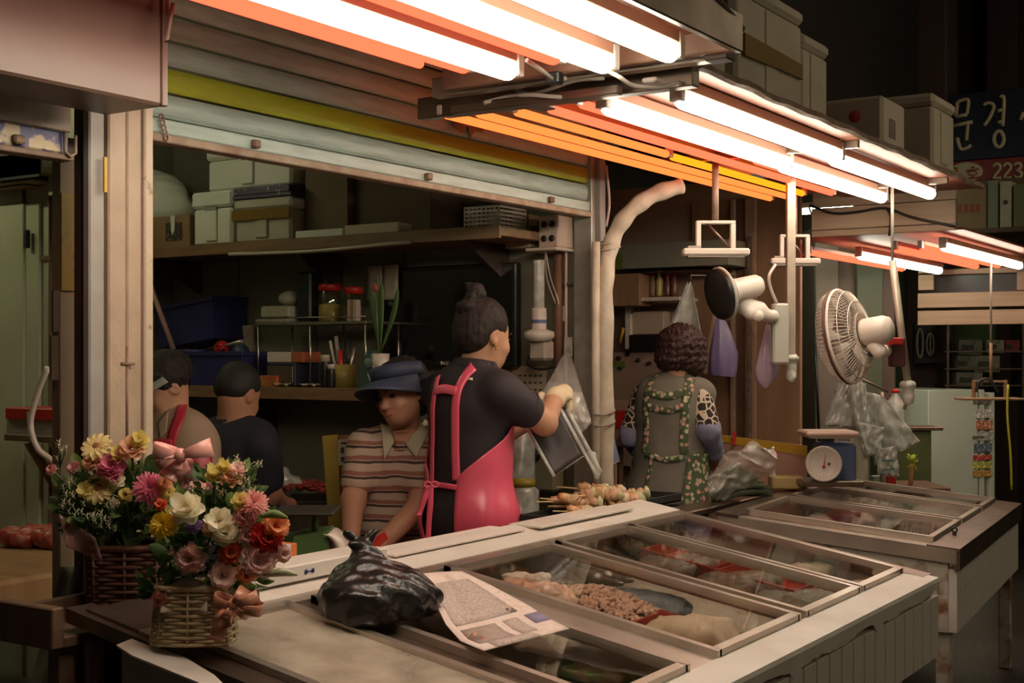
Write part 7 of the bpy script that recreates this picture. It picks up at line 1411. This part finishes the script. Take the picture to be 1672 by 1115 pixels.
for i, (px, py, lab) in enumerate(((1170, 888, 'white piece in the rear red tray'), (1320, 935, 'row of white pieces in the middle red tray'), (1430, 955, 'pale curly tripe pile at the right front under the glass'), (1405, 965, 'second pale tripe pile next to the white rim'))): c = bed(px, py, .045); lump('pale_meat', lab, 'meat', [(c, (.05, .06, .03)), (c + Vector((.03, -.04, .012)), (.035, .04, .022)), (c + Vector((-.03, .03, .008)), (.03, .035, .02))], m_wm, .006, (.006, 120), 'pale pieces at the right end')
for i, (x, y) in enumerate(((.2, .25), (.42, .3), (.25, .55), (.5, .6), (.78, .25), (.96, .3), (.85, .58), (1.05, .62), (1.25, .28), (1.42, .32), (1.3, .6))):
    sd = Sdf().ell((x, y, z2(y) - .075), (.12, .13, .035), k=.03).ell((x + .05, y + .05, z2(y) - .065), (.06, .07, .03), k=.03); V, F = sd.mesh(.01, (.009, 70)); M_ = np.array(Matrix.Rotation(math.radians(5), 3, 'Z')); V = V @ M_.T + np.array([4.64, 1.21, 0]); b0 = V.mean(0); b0[2] = V[:, 2].min(); o = npmesh('meat_mound', V - b0, F, m_meat if i % 3 == 0 else mat('brown_meat', (.24, .12, .08), .4, col2=(.34, .2, .14), scale=14)); o.location = b0
    tag(o, ['nearest the corner, front', 'second along the front', 'left rear', 'second along the rear', 'third along the front', 'fourth along the front', 'third along the rear', 'fourth along the rear', 'fifth along the front', 'last along the front', 'last along the rear'][i] + ' mound of brown red meat in the farther freezer', 'meat', 'meat mounds in the farther freezer')

# ------------------------------------------------------------------ newspaper, black bag on the lids
q = [[(689, 937), (720, 934), (754, 933)], [(706, 975), (752, 965), (800, 955)], [(728, 1020), (790, 1005), (858, 986)], [(752, 1047), (825, 1032), (900, 1012)], [(790, 1063), (860, 1045), (930, 1027)]]
A = np.array(q, float); n1, n2 = 17, 13; ti = np.linspace(0, 4, n1); tj = np.linspace(0, 2, n2); B1 = np.stack([np.stack([np.interp(ti, range(5), A[:, j, k]) for j in range(3)], 1) for k in (0, 1)], -1); B2 = np.stack([np.stack([np.interp(tj, range(3), B1[i, :, k]) for i in range(n1)], 0) for k in (0, 1)], -1)
rows = [[PL(B2[i, j, 0], B2[i, j, 1], .034 + .012 * math.sin(i * .5) * (1 - .3 * j / n2) + .006 * math.sin(j * .9 + i * .3) + (.02 if i < 3 else 0) * (1 - i / 3)) for j in range(n2)] for i in range(n1)]
npz = thing('newspaper', 'open newspaper page lying across the glass lids', 'newspaper', PL(800, 1010, .02)); MB().grid(rows, .0012).build('page', mat('newsprint', (.76, .60, .54), .75, col2=(.66, .52, .46), scale=90, amt=.55, contrast=.12, stretch=(1, 1, 1)), npz)
def onpage(i0, i1, j0, j1, nm, m_):
    R = [[Vector(rows[min(n1 - 1, i)][min(n2 - 1, j)]) + Vector((0, 0, .0016)) for j in range(j0, j1 + 1)] for i in range(i0, i1 + 1)]; MB().grid(R, .0006).build(nm, m_, npz)
m_pr = mat('print_grey', (.40, .31, .28), .8, col2=(.58, .46, .41), scale=160, amt=.5, contrast=.1)
onpage(10, 14, 1, 6, 'photo_block', mat('photo_print', (.46, .33, .27), .7, col2=(.30, .24, .22), scale=60)); onpage(11, 13, 1, 3, 'red_heading', mat('red_print', (.52, .14, .06), .7, col2=(.62, .34, .24), scale=90, contrast=.08)); onpage(2, 9, 1, 10, 'text_block', m_pr); onpage(14, 16, 2, 8, 'text_block', m_pr); onpage(10, 12, 10, 12, 'blue_block', mat('blue_print2', (.26, .22, .34), .7)); onpage(10, 14, 7, 9, 'text_block', m_pr); onpage(8, 9, 9, 10, 'dark_picture', mat('dark_print', (.16, .12, .10), .7))
c = PL(620, 985, .05); sd = Sdf().ell(c + Vector((0, .02, .02)), (.14, .105, .068), k=.03).ell(c + Vector((.06, -.03, .0)), (.08, .075, .05), k=.03).ell(c + Vector((-.06, .0, .0)), (.075, .08, .05), k=.03).ell(c + Vector((0, .05, .055)), (.06, .05, .05), k=.04)
tp = PL(640, 925, .16); sd.cap(c + Vector((.02, .05, .07)), c + Vector((.03, .07, .115)), .035, .018, .03)
for (dx, dy, dz) in ((.04, .02, .02), (-.02, .03, .03), (.02, -.02, .035), (-.05, .0, .005)): sd.cap(c + Vector((.03, .07, .115)), c + Vector((.03 + dx, .07 + dy, .12 + dz)), .014, .006, .01)
bk_ = thing('black_bag', 'knotted glossy black plastic bag on the freezer beside the newspaper', 'bag', PL(620, 1000)); sdf_obj(sd, 'bag_film', mat('black_film', (.012, .010, .009), .28, col2=(.02, .016, .014), scale=6, bump=.5, bscale=34), bk_, .0055, (.010, 48), [(PL(620, 1000, .026), Vector((0, LSL, -1)))])

# ------------------------------------------------------------------ green scale
gc = Vector((2.80, 2.50, 0)); gc = P(515, 940, 3.58); zg = .83
gs = thing('platform_scale', 'green platform scale with dark tray and white dial rim behind the plank', 'scale', (gc.x, gc.y, zg - .03)); m_gr = mat('scale_green', (.09, .17, .05), .45, col2=(.07, .13, .04), scale=8)
def gp_(x, y, dd=0): return P(x, y, 3.58 + dd)
MB().prism([gp_(480, 875), gp_(533, 868), gp_(548, 955), gp_(466, 960)], FW * .14).build('housing', m_gr, gs); MB().prism([gp_(455, 878, .06), gp_(482, 874, 0), gp_(468, 962, 0), gp_(446, 950, .06)], FW * .10).build('side_cheek', mat('dark_green', (.04, .09, .025), .5), gs)
ps = [gp_(529 + 36 * math.sin(t), 950 - 80 * math.cos(t) * 1.0 if 0 else 872 + 82 * (1 - math.cos(t)), -.01) for t in np.linspace(.05, 1.5, 18)]
MB().grid([[p, p + FW * .05] for p in ps] and [[p - RT * .006, p + RT * .006 - UP * .003, p + RT * .008 + FW * .12] for p in ps], .004).build('dial_rim', m_plastic, gs)
MB().tube([gp_(514, 872, .05), gp_(514, 838, .05)], .010, 8).build('column', m_gr, gs)
t4 = [PZ(430, 826, P(0, 826, 3.62).z)] if 0 else None; zt_ = P(0, 836, 3.60).z; c = gp_(500, 836, .06); MB().box(Vector((c.x, c.y, zt_)), (.20, .17, .008), .003, Matrix.Rotation(.6, 3, 'Z')).build('weighing_tray', mat('tray_dark', (.06, .055, .045), .35, .5), gs); MB().box(Vector((c.x, c.y, zt_ - .008)), (.06, .06, .010), .002).build('tray_holder', m_steeld, gs)
MB().bx((gc.x - .12, gc.y - .02, zg - .04), (gc.x + .16, gc.y + .20, zg - .028), .004).build('base_plate', m_steeld, gs)
sb_ = thing('scale_bench', 'low dark bench carrying the green scale', 'bench', (gc.x, gc.y + .09, 0)); MB().bx((gc.x - .16, gc.y - .05, zg - .075), (gc.x + .2, gc.y + .24, zg - .042), .004).build('top', m_woodd, sb_)
for dx in (-.13, .17):
    for dy in (-.02, .21): MB().bx((gc.x + dx - .015, gc.y + dy - .015, 0), (gc.x + dx + .015, gc.y + dy + .015, zg - .075)).build('leg', m_woodd, sb_)
oc = thing('snack_box', 'orange and white striped box behind the front bouquet', 'box', PY(452, 950, 2.22)); c = PY(450, 948, 2.26)
for i in range(5): MB().box(Vector((c.x - .04 + .02 * i, 2.26, .905)), (.0195, .05, .06), .001).build('stripe', m_plastic if i % 2 else mat('orange_stripe', (.55, .14, .03), .5), oc)

# ------------------------------------------------------------------ skewers on a black tray
kt = thing('skewer_tray', 'long black tray for skewers behind the rear rim', 'tray', (4.15, 2.33, .80)); MB().bx((3.70, 2.25, .835), (4.62, 2.40, .845), .003).build('bottom', m_blackm, kt)
for (a, b) in (((3.70, 2.25, .835), (4.62, 2.257, .868)), ((3.70, 2.393, .835), (4.62, 2.40, .868)), ((3.70, 2.25, .835), (3.707, 2.40, .868)), ((4.613, 2.25, .835), (4.62, 2.40, .868))): MB().bx(a, b, .002).build('side_wall', m_blackm, kt)
MB().bx((3.72, 2.27, .0), (3.76, 2.31, .835)).build('support', m_steeld, kt); MB().bx((4.24, 2.27, 0), (4.28, 2.31, .835)).build('support', m_steeld, kt)
m_skm = [mat('skewer_meat', (.52, .28, .16), .4, col2=(.62, .40, .26), scale=30), mat('skewer_leek', (.36, .38, .14), .5, col2=(.56, .50, .30), scale=30), mat('skewer_pepper', (.46, .12, .06), .4)]
protos = []
m_skx = [m_skm[0], m_skm[1], mat('skewer_white', (.70, .58, .44), .4, col2=(.62, .44, .30), scale=30), mat('skewer_orange', (.60, .28, .10), .4, col2=(.52, .36, .2), scale=30)]
for v_ in range(3):
    t = thing('meat_skewer', 'bamboo skewer of pink meat and leek in the pile on the black tray', 'skewer', (0, 0, 0), 'skewers on the black tray'); MB().tube([(-.13, 0, 0), (.10, 0, 0)], .0028, 5).build('stick', mat('bamboo', (.62, .46, .22), .6), t)
    for i in range(5): k = random.choice((0, 0, 1, 2, 3)); MB().blob((-.025 + .027 * i + random.uniform(-.004, .004), random.uniform(-.008, .008), .004 + random.uniform(-.004, .006)), (random.uniform(.013, .020), random.uniform(.018, .032), random.uniform(.012, .022)), 8, Matrix.Rotation(random.uniform(-.6, .6), 3, 'Z') @ Matrix.Rotation(random.uniform(-.6, .6), 3, 'X'), .34).build('leek_piece' if k == 1 else 'meat_piece', m_skx[k], t)
    protos.append(t)
for i in range(20):
    x, y, z = 3.86 + .42 * (i / 19) + random.uniform(-.02, .02), 2.28 + .085 * ((i * 7) % 5) / 4, .868 + .020 * ((i * 3) % 4) * (1 - abs(i - 8) / 16)
    t = protos[i] if i < 3 else dup(protos[i % 3], (x, y, z)); t.location = (x, y, z); t.rotation_euler = (random.uniform(-1.5, 1.5), random.uniform(.0, .14), random.uniform(-.75, .1))

# ------------------------------------------------------------------ yellow framed mirror and red peppers behind
mr = thing('framed_mirror', 'mirror with yellow frame and a white notice beside the striped shirt', 'mirror', P(560, 850, 5.0)); D_ = 5.0
MB().prism([P(526, 712, D_), P(551, 710, D_), P(560, 905, D_), P(540, 905, D_)], FW * .03).build('frame_side', mat('mirror_yellow', (.36, .26, .03), .5), mr); MB().prism([P(549, 711, D_ + .01), P(612, 708, D_ - .10), P(618, 905, D_ - .10), P(558, 905, D_ + .01)], FW * .01).build('mirror_glass', mat('mirror_surface', (.45, .36, .28), .06, 1), mr); MB().tube([P(560, 903, D_ + .01), (P(560, 903, D_).x, P(560, 903, D_).y, 0)], .012, 6).build('support', m_woodd, mr)
MB().prism([P(552, 718, D_ - .012), P(592, 714, D_ - .08), P(592, 758, D_ - .08), P(553, 760, D_ - .012)], FW * .004).build('notice', mat('notice_white', (.50, .46, .36), .7), mr)
q = MB()
for (x, y, w_, h_) in ((556, 722, 24, 3), (556, 731, 6, 9), (568, 730, 6, 9), (579, 729, 7, 9), (556, 746, 9, 7), (568, 745, 12, 7)): q.prism([P(x, y, D_ - .03), P(x + w_, y - .6, D_ - .06), P(x + w_, y + h_ - .6, D_ - .06), P(x, y + h_, D_ - .03)], FW * .004)
q.build('notice_print', m_ink, mr)
pz = P(492, 806, 5.68); hp_ = thing('pepper_crate', 'crate heaped with red peppers behind the green scale', 'crate', (pz.x, pz.y, 0)); MB().box((pz.x, pz.y, (pz.z - .02) / 2), (.36, .30, pz.z - .02), .01, B).build('crate_body', m_steeld, hp_); MB().box((pz.x, pz.y, pz.z - .03), (.39, .33, .03), .006, B).build('rim', m_black, hp_)
q = MB()
for i in range(420):
    u, v_ = random.uniform(-.17, .17), random.uniform(-.13, .13); p = pz + RT * u + FW * v_ + UP * (.05 * (1 - (u / .18) ** 2) * (.5 + .5 * random.random())); a = random.uniform(0, 6); d = Vector((math.cos(a), math.sin(a), random.uniform(-.2, .2))) * .016; q.tube([p - d, p, p + d], [.003, .007, .002], 5)
tag(q.build('red_peppers', mat('pepper_red', (.36, .05, .025), .35, col2=(.28, .03, .02), scale=20), hp_), kind='stuff')
s_ = Sdf().ell(P(456, 786, 5.66), (.06, .06, .065), k=.02).ell(P(474, 792, 5.66), (.06, .06, .04), k=.02); o = sdf_obj(s_, 'clear_sack', m_clear2, res=.008, noise=(.010, 60)); tag(o, 'knotted clear sack on the red peppers', 'bag')

# ------------------------------------------------------------------ bouquets
def petal(q, base, dirv, up, L, W, cup, curl, n=5, ruf=0):
    d = Vector(dirv).normalized(); u = Vector(up).normalized(); s = d.cross(u).normalized(); rows = []
    for i in range(n + 1):
        t = i / n; w_ = W * math.sin(PI * min(.97, .10 + .82 * t)) ** .7; c = Vector(base) + d * L * t + u * (cup * t - curl * t * t) * L
        rows.append([c + s * w_ * k + u * (W * .35 * abs(k) * (1 if cup >= 0 else -1) + (ruf * math.sin(k * 7 + i * 2.1 + base[0] * 40) * t if ruf else 0)) for k in (-1, -.5, 0, .5, 1)])
    q.grid(rows)
def flower_mesh(kind):
    q = MB(); Z = Vector((0, 0, 1))
    ring = lambda a: Vector((math.cos(a), math.sin(a), 0))
    if kind == 'daisy':
        for l, (n, L, cu) in enumerate(((13, 1.0, .12), (11, .86, .28))):
            for i in range(n): a = 2 * PI * (i + .5 * l) / n + random.uniform(-.06, .06); petal(q, ring(a) * .14, ring(a), Z, L * .9, .20, cu, .25)
    elif kind == 'mum':
        for l, (n, L, cu) in enumerate(((22, 1.0, .05), (20, .9, .25), (16, .75, .55), (12, .55, 1.0), (8, .35, 1.6))):
            for i in range(n): a = 2 * PI * (i + .4 * l) / n + random.uniform(-.08, .08); petal(q, ring(a) * .08 + Z * .03 * l, ring(a), Z, L * random.uniform(.85, 1.05), .11, cu, .2, 4)
    elif kind == 'carnation':
        for l, (n, L, cu) in enumerate(((9, 1.0, .15), (9, .92, .42), (8, .78, .80), (7, .62, 1.3), (6, .45, 2.0))):
            for i in range(n): a = 2 * PI * (i + .37 * l) / n + random.uniform(-.15, .15); petal(q, ring(a) * .06, ring(a), Z, L * random.uniform(.82, 1.05), .34, cu, .22, 6, .10)
    elif kind == 'rose':
        for l, (n, L, cu) in enumerate(((6, .95, .35), (5, .80, .85), (5, .72, 1.5), (4, .62, 2.4), (3, .52, 4.0))):
            for i in range(n): a = 2 * PI * (i + .45 * l) / n; petal(q, ring(a) * .10, ring(a), Z, L, .46, cu * .8, .28 + .1 * l, 6)
    else:  # open cup
        for l, (n, L, cu) in enumerate(((7, 1.0, .45), (6, .85, .9), (5, .66, 1.5))):
            for i in range(n): a = 2 * PI * (i + .5 * l) / n; petal(q, ring(a) * .12, ring(a), Z, L, .42, cu, .45, 6, .03)
    return q
PET = {}
def cols(c, c2=None): return tuple(c), tuple(c2 or [min(1, x * 1.15 + .03) for x in c])
def petmat(nm, c, c2=None):
    return thin('petal_' + nm, c, c2 or tuple(min(1, x * 1.2 + .05) for x in c))
FC = {'cream': (.80, .66, .32), 'pink': (.74, .22, .34), 'peach': (.80, .48, .30), 'white': (.88, .78, .60), 'yellow': (.76, .56, .02), 'purple': (.44, .28, .52), 'palepink': (.86, .58, .52), 'coral': (.66, .13, .05), 'orange': (.72, .28, .10), 'red': (.55, .012, .012), 'rosepink': (.80, .40, .36), 'dusty': (.76, .46, .40), 'lemon': (.74, .64, .22)}
KN = {'daisy': 'daisy', 'mum': 'chrysanthemum', 'carnation': 'carnation', 'rose': 'rose', 'cup': 'lisianthus'}
def flower(root, px, py, d, rpx, kind, col, outc):
    key = (kind, col); r = rpx * d / FPX * 1.08; p = P(px, py, d)
    if key not in PET:
        o = flower_mesh(kind).build(KN[kind], petmat(col, FC[col])); c = MB()
        PET[key] = o.data; bpy.data.objects.remove(o)
    o = bpy.data.objects.new(KN[kind], PET[key]); COL.objects.link(o); o.parent = root; o.location = p - WLOC[root.name]
    out = (p - outc).normalized() * .75 - FW * .75 + UP * .25; o.rotation_mode = 'QUATERNION'; o.rotation_quaternion = Vector((0, 0, 1)).rotation_difference(out.normalized()) @ Matrix.Rotation(random.uniform(0, 6), 3, 'Z').to_quaternion(); o.scale = (r,) * 3
    if kind in ('daisy',):
        if 'disc' not in PET: PET['disc'] = MB().lathe([(0, .12), (.16, .11), (.26, .06), (.28, -.02)], n=14).build('flower_center', mat('daisy_eye', (.20, .06, .02), .7, col2=(.34, .16, .03), scale=9)).data; bpy.data.objects.remove(bpy.data.objects['flower_center'])
        c = bpy.data.objects.new('flower_center', PET['disc']); COL.objects.link(c); c.parent = o
    # stem down into the basket
    foot = WLOC[root.name] + UP * .10; e = (foot - p).normalized() * min(.05, (foot - p).length)
    MB().tube([p - out.normalized() * r * .1, p - out.normalized() * r * .5 + e * .5, p + e], .003, 5).build('stem', m_leafg, root)
    return o
LEAFQ = MB(); LEAFQ.grid([[(s * .30 * math.sin(PI * min(.98, .06 + t * .94)) ** .8, t, .10 * abs(s) * math.sin(PI * t) - .25 * t * t) for s in (-1, -.5, 0, .5, 1)] for t in np.linspace(0, 1, 8)]); _l = LEAFQ.build('leaf', thin('leaf_dark', (.06, .11, .03), (.09, .16, .05), 8)); LEAF = _l.data; bpy.data.objects.remove(_l)
_l = LEAFQ.build('leaf', thin('leaf_light', (.18, .27, .06), (.26, .34, .12), 8)); LEAF2 = _l.data; bpy.data.objects.remove(_l)
def leafy(root, ctr, rad, n_part, n_stuff, size):
    q = MB(); L = [tuple(v.co) for v in LEAF.vertices]; Fc = [tuple(f.vertices) for f in LEAF.polygons]
    for i in range(n_part + n_stuff):
        v = Vector((random.gauss(0, 1), random.gauss(0, 1), random.gauss(0, 1))).normalized(); rr = 1.0 if i < n_part else random.uniform(.35, .95); p = ctr + RT * v.x * rad[0] * rr + FW * v.y * rad[1] * rr + UP * v.z * rad[2] * rr
        dv = (RT * v.x + FW * v.y * .8 + UP * (v.z + .25)).normalized(); rot = Vector((0, 1, 0)).rotation_difference(dv) @ Matrix.Rotation(random.uniform(0, 6), 3, 'Y').to_quaternion(); s_ = size * random.uniform(.6, 1.2)
        if i < n_part:
            o = bpy.data.objects.new('leaf', LEAF2 if random.random() < .35 else LEAF); COL.objects.link(o); o.parent = root; o.location = p - WLOC[root.name]; o.rotation_mode = 'QUATERNION'; o.rotation_quaternion = rot; o.scale = (s_,) * 3
        else: M_ = rot.to_matrix(); q.add([p + M_ @ (Vector(c_) * s_) for c_ in L], Fc, True)
    tag(q.build('foliage', MATS['leaf_dark'], root), kind='stuff')
def filler(root, pts, d, m_, nm='filler_blossoms', n=7, spread=9):
    q = MB(); st = MB()
    for (x, y) in pts:
        for k in range(n):
            p = P(x + random.gauss(0, spread), y + random.gauss(0, spread), d + random.uniform(-.02, .02))
            for j in range(5): a = 2 * PI * j / 5; e = (RT * math.cos(a) + UP * math.sin(a)) * .0055; q.add([p, p + e + RT * .002 - FW * .001, p + e * 1.6, p + e - RT * .002 - FW * .001], [(0, 1, 2, 3)])
            q.blob(p - FW * .002, (.0025,) * 3, 5); st.tube([p, P(x, y + 30, d + .03)], .0012, 4)
    tag(q.build(nm, m_, root), kind='stuff'); tag(st.build('filler_stems', m_leafg, root), kind='stuff')
def basket(root, c, wx, wy, h, taper, m_, rows_=16, strand=.006):
    def loop(z, k, ph): # rounded rectangle ring
        out = []
        for j in range(48):
            a = 2 * PI * j / 48; e = .45; x = math.copysign(abs(math.cos(a)) ** e, math.cos(a)); y = math.copysign(abs(math.sin(a)) ** e, math.sin(a)); w_ = strand * .45 * math.cos(j * PI / 2 + ph * PI)
            out.append(c + RT * ((wx * k) * x + w_ * math.cos(a)) + FW * ((wy * k) * y + w_ * math.sin(a)) + UP * z)
        return out
    q = MB()
    for i in range(rows_): t = i / (rows_ - 1); q.tube(loop(.006 + t * (h - .01), 1 + (taper - 1) * t, i % 2), strand * .62, 5, closed=True)
    tag(q.build('wicker_weave', m_, root), kind='stuff'); q = MB()
    for j in range(0, 48, 2):
        q.tube([loop(.002, 1, 0)[j], loop(h, taper, 0)[j]], strand * .5, 5)
    tag(q.build('wicker_stakes', m_, root), kind='stuff'); MB().tube(loop(h, taper, 0), strand * .95, 7, closed=True).build('basket_rim', m_, root); MB().prism(loop(.002, .95, 0), UP * .004).build('basket_floor', m_, root)
    # dark moss filling the inside
    MB().prism(loop(h * .55, (1 + taper) / 2 * .92, 0), UP * .012).build('moss', mat('moss', (.03, .04, .015), .9), root)
# back bouquet in the brown basket
bc = P(219, 1000, 2.93); bc.z = .824
b1 = thing('flower_basket', 'tall brown wicker basket of cream daisies and pink carnations with a satin bow', 'bouquet', bc); basket(b1, bc, .088, .068, .155, 1.05, mat('brown_wicker', (.10, .035, .02), .5, col2=(.06, .02, .012), scale=20), 17, .0085)
C1 = P(200, 830, 2.93); leafy(b1, P(185, 815, 2.93), (.115, .075, .085), 70, 260, .038); leafy(b1, P(262, 855, 2.93), (.075, .06, .085), 30, 120, .04)
for (x, y, r, k, c_) in ((157, 728, 24, 'daisy', 'cream'), (161, 796, 26, 'daisy', 'cream'), (184, 763, 24, 'carnation', 'pink'), (149, 757, 15, 'carnation', 'peach'), (191, 786, 13, 'rose', 'white'), (205, 809, 12, 'rose', 'lemon'), (244, 797, 26, 'mum', 'pink'), (216, 734, 20, 'cup', 'peach'), (195, 742, 15, 'cup', 'lemon'), (121, 764, 11, 'carnation', 'dusty'), (86, 768, 10, 'carnation', 'rosepink'), (140, 800, 13, 'cup', 'lemon'), (268, 790, 13, 'rose', 'peach'), (228, 722, 15, 'rose', 'lemon'), (275, 805, 14, 'mum', 'lemon')): flower(b1, x, y, 2.85, r, k, c_, C1)
filler(b1, [(98, 733), (172, 834), (182, 818), (152, 846), (108, 812), (130, 835), (118, 790), (180, 850)], 2.84, mat('tiny_white', (.62, .60, .40), .6), n=6, spread=7)
for pts in ([(105, 850), (95, 790), (98, 733)], [(120, 840), (100, 800), (86, 768)], [(150, 860), (120, 830), (95, 820)]): MB().tube(bez([P(x, y, 2.90) for x, y in pts], 14), .002, 5).build('stem', m_leafg, b1)
m_satin = mat('pink_satin', (.80, .40, .34), .28, col2=(.70, .32, .27), scale=5)
def bow(root, ctr, loops, tails, m_, d, knot=.014):
    K = P(*ctr, d)
    for (x, y, w_) in loops:
        e = P(x, y, d); v = e - K; s_ = v.cross(FW).normalized() * w_; rows = []
        for i in range(22): t = i / 21; a = 2 * PI * t; c = K + v * (.5 - .5 * math.cos(a)) + FW * (-.030 * math.sin(a)) * 1.0; ww = .35 + .65 * (.5 - .5 * math.cos(a)); rows.append([c - s_ * ww, c + FW * .004 * math.sin(6 * t), c + s_ * ww])
        MB().grid(rows, .0015).build('bow_loop', m_, root)
    for pts, w_ in tails:
        ps = bez([P(x, y, d - .012) for x, y in pts], 16); rows = []
        for i, p in enumerate(ps): tg = (ps[min(i + 1, len(ps) - 1)] - ps[max(0, i - 1)]).normalized(); s_ = tg.cross(FW).normalized() * w_ * (.45 + .55 * min(1, i / 5)); rows.append([p - s_ + FW * .006 * math.sin(i * .6), p + FW * .004 * math.sin(i * .6 + 1), p + s_ + FW * .005 * math.sin(i * .6 + 2)])
        MB().grid(rows, .0015).build('ribbon_tail', m_, root)
    MB().blob(K - FW * .016, (knot, knot, knot * 1.1), 10).build('bow_knot', m_, root)
bow(b1, (297, 742), [(251, 735, .019), (345, 730, .020), (258, 762, .013)], [([(294, 748), (282, 765), (274, 782)], .020), ([(302, 750), (318, 775), (322, 808)], .020), ([(298, 752), (302, 775), (306, 800)], .016)], m_satin, 2.80)
q = MB()
for (x, y, x2, y2) in ((303, 778, 312, 774), (306, 783, 308, 794), (313, 779, 318, 790), (304, 797, 314, 793), (311, 800, 320, 797)): q.tube([P(x, y, 2.775), P(x2, y2, 2.775)], .0012, 4)
q.build('ribbon_writing', m_ink, b1)
rows = [[P(96 + 60 * u + 12 * v_, 838 + 40 * u + 55 * v_ * (1 - .3 * u), 2.84 + .02 * math.sin(4 * u)) for u in np.linspace(0, 1, 8)] for v_ in np.linspace(0, 1, 6)]; MB().grid(rows, .0015).build('wrapping_film', glassmat('pink_film', (.85, .62, .60), .08, .15, frost=.6, fcol=(.45, .26, .24), fscale=20), b1)
# front bouquet in the cream basket
fc_ = PL(318, 1048, .03)
b2 = thing('flower_basket', 'small cream wicker basket of roses and carnations with a peach bow', 'bouquet', fc_); basket(b2, fc_, .076, .058, .112, .88, mat('cream_wicker', (.50, .37, .20), .55, col2=(.38, .27, .14), scale=24), 16, .0062)
dF = (fc_ - CAMP).dot(FW); C2 = P(345, 915, dF + .03); leafy(b2, P(352, 895, dF + .04), (.105, .07, .105), 70, 300, .038); leafy(b2, P(262, 960, dF + .0), (.03, .03, .035), 12, 40, .03); leafy(b2, P(365, 800, dF + .10), (.07, .06, .06), 20, 90, .03)
for (x, y, r, k, c_) in ((307, 834, 26, 'rose', 'white'), (268, 856, 25, 'mum', 'yellow'), (316, 860, 14, 'carnation', 'purple'), (358, 853, 22, 'cup', 'white'), (345, 862, 15, 'carnation', 'peach'), (368, 872, 20, 'rose', 'white'), (312, 913, 25, 'carnation', 'dusty'), (376, 903, 19, 'carnation', 'coral'), (364, 938, 20, 'cup', 'palepink'), (402, 935, 17, 'rose', 'orange'), (419, 915, 30, 'carnation', 'palepink'), (434, 878, 27, 'carnation', 'red'), (403, 878, 16, 'carnation', 'palepink'), (414, 822, 24, 'mum', 'rosepink'), (400, 846, 19, 'carnation', 'rosepink'), (450, 858, 20, 'cup', 'orange'), (461, 905, 15, 'carnation', 'palepink'), (262, 978, 14, 'carnation', 'rosepink'), (392, 820, 14, 'rose', 'lemon'), (265, 826, 10, 'rose', 'coral'), (352, 778, 16, 'rose', 'lemon'), (378, 783, 17, 'cup', 'peach'), (388, 768, 13, 'cup', 'palepink'), (366, 765, 12, 'rose', 'lemon')): flower(b2, x, y, dF - .05 + (.08 if y < 800 else 0), r, k, c_, C2)
filler(b2, [(405, 752), (398, 782), (402, 800), (340, 805), (362, 815), (372, 800)], dF + .03, MATS['tiny_white'], n=6, spread=8)
m_pb = mat('peach_satin', (.66, .29, .18), .3, col2=(.56, .22, .13), scale=5)
bow(b2, (384, 985), [(420, 972, .012), (428, 996, .012), (350, 978, .014), (400, 962, .012), (370, 1010, .012), (408, 1004, .010)], [([(378, 990), (362, 1015), (352, 1046)], .014), ([(372, 992), (366, 1012), (372, 1025)], .010)], m_pb, dF - .085, .012)
rows = [[P(262 + 75 * u + 3 * v_, 1000 - 58 * v_ * math.sin(PI * (.18 + .55 * u)) ** 1.0 - 12 * u * 0, dF - .07 + .03 * v_ + .02 * math.sin(3 * u)) for u in np.linspace(0, 1, 14)] for v_ in np.linspace(0, 1, 8)]; MB().grid(rows, .002).build('paper_collar', mat('cream_vellum', (.58, .46, .34), .6), b2)
for (x0_, y0_, x1_, y1_) in ((430, 940, 486, 938), (425, 843, 470, 845)):
    ps = bez([P(x0_, y0_, dF - .06), P((x0_ + x1_) / 2, (y0_ + y1_) / 2 - 5, dF - .07), P(x1_, y1_, dF - .05)], 10); MB().grid([[p - UP * .008 * math.sin(PI * (.05 + .9 * i / 10)), p - FW * .003, p + UP * .008 * math.sin(PI * (.05 + .9 * i / 10))] for i, p in enumerate(ps)], .001).build('long_leaf', MATS['leaf_light'] if y0_ < 900 else mat('pale_leaf', (.44, .42, .28), .5), b2)
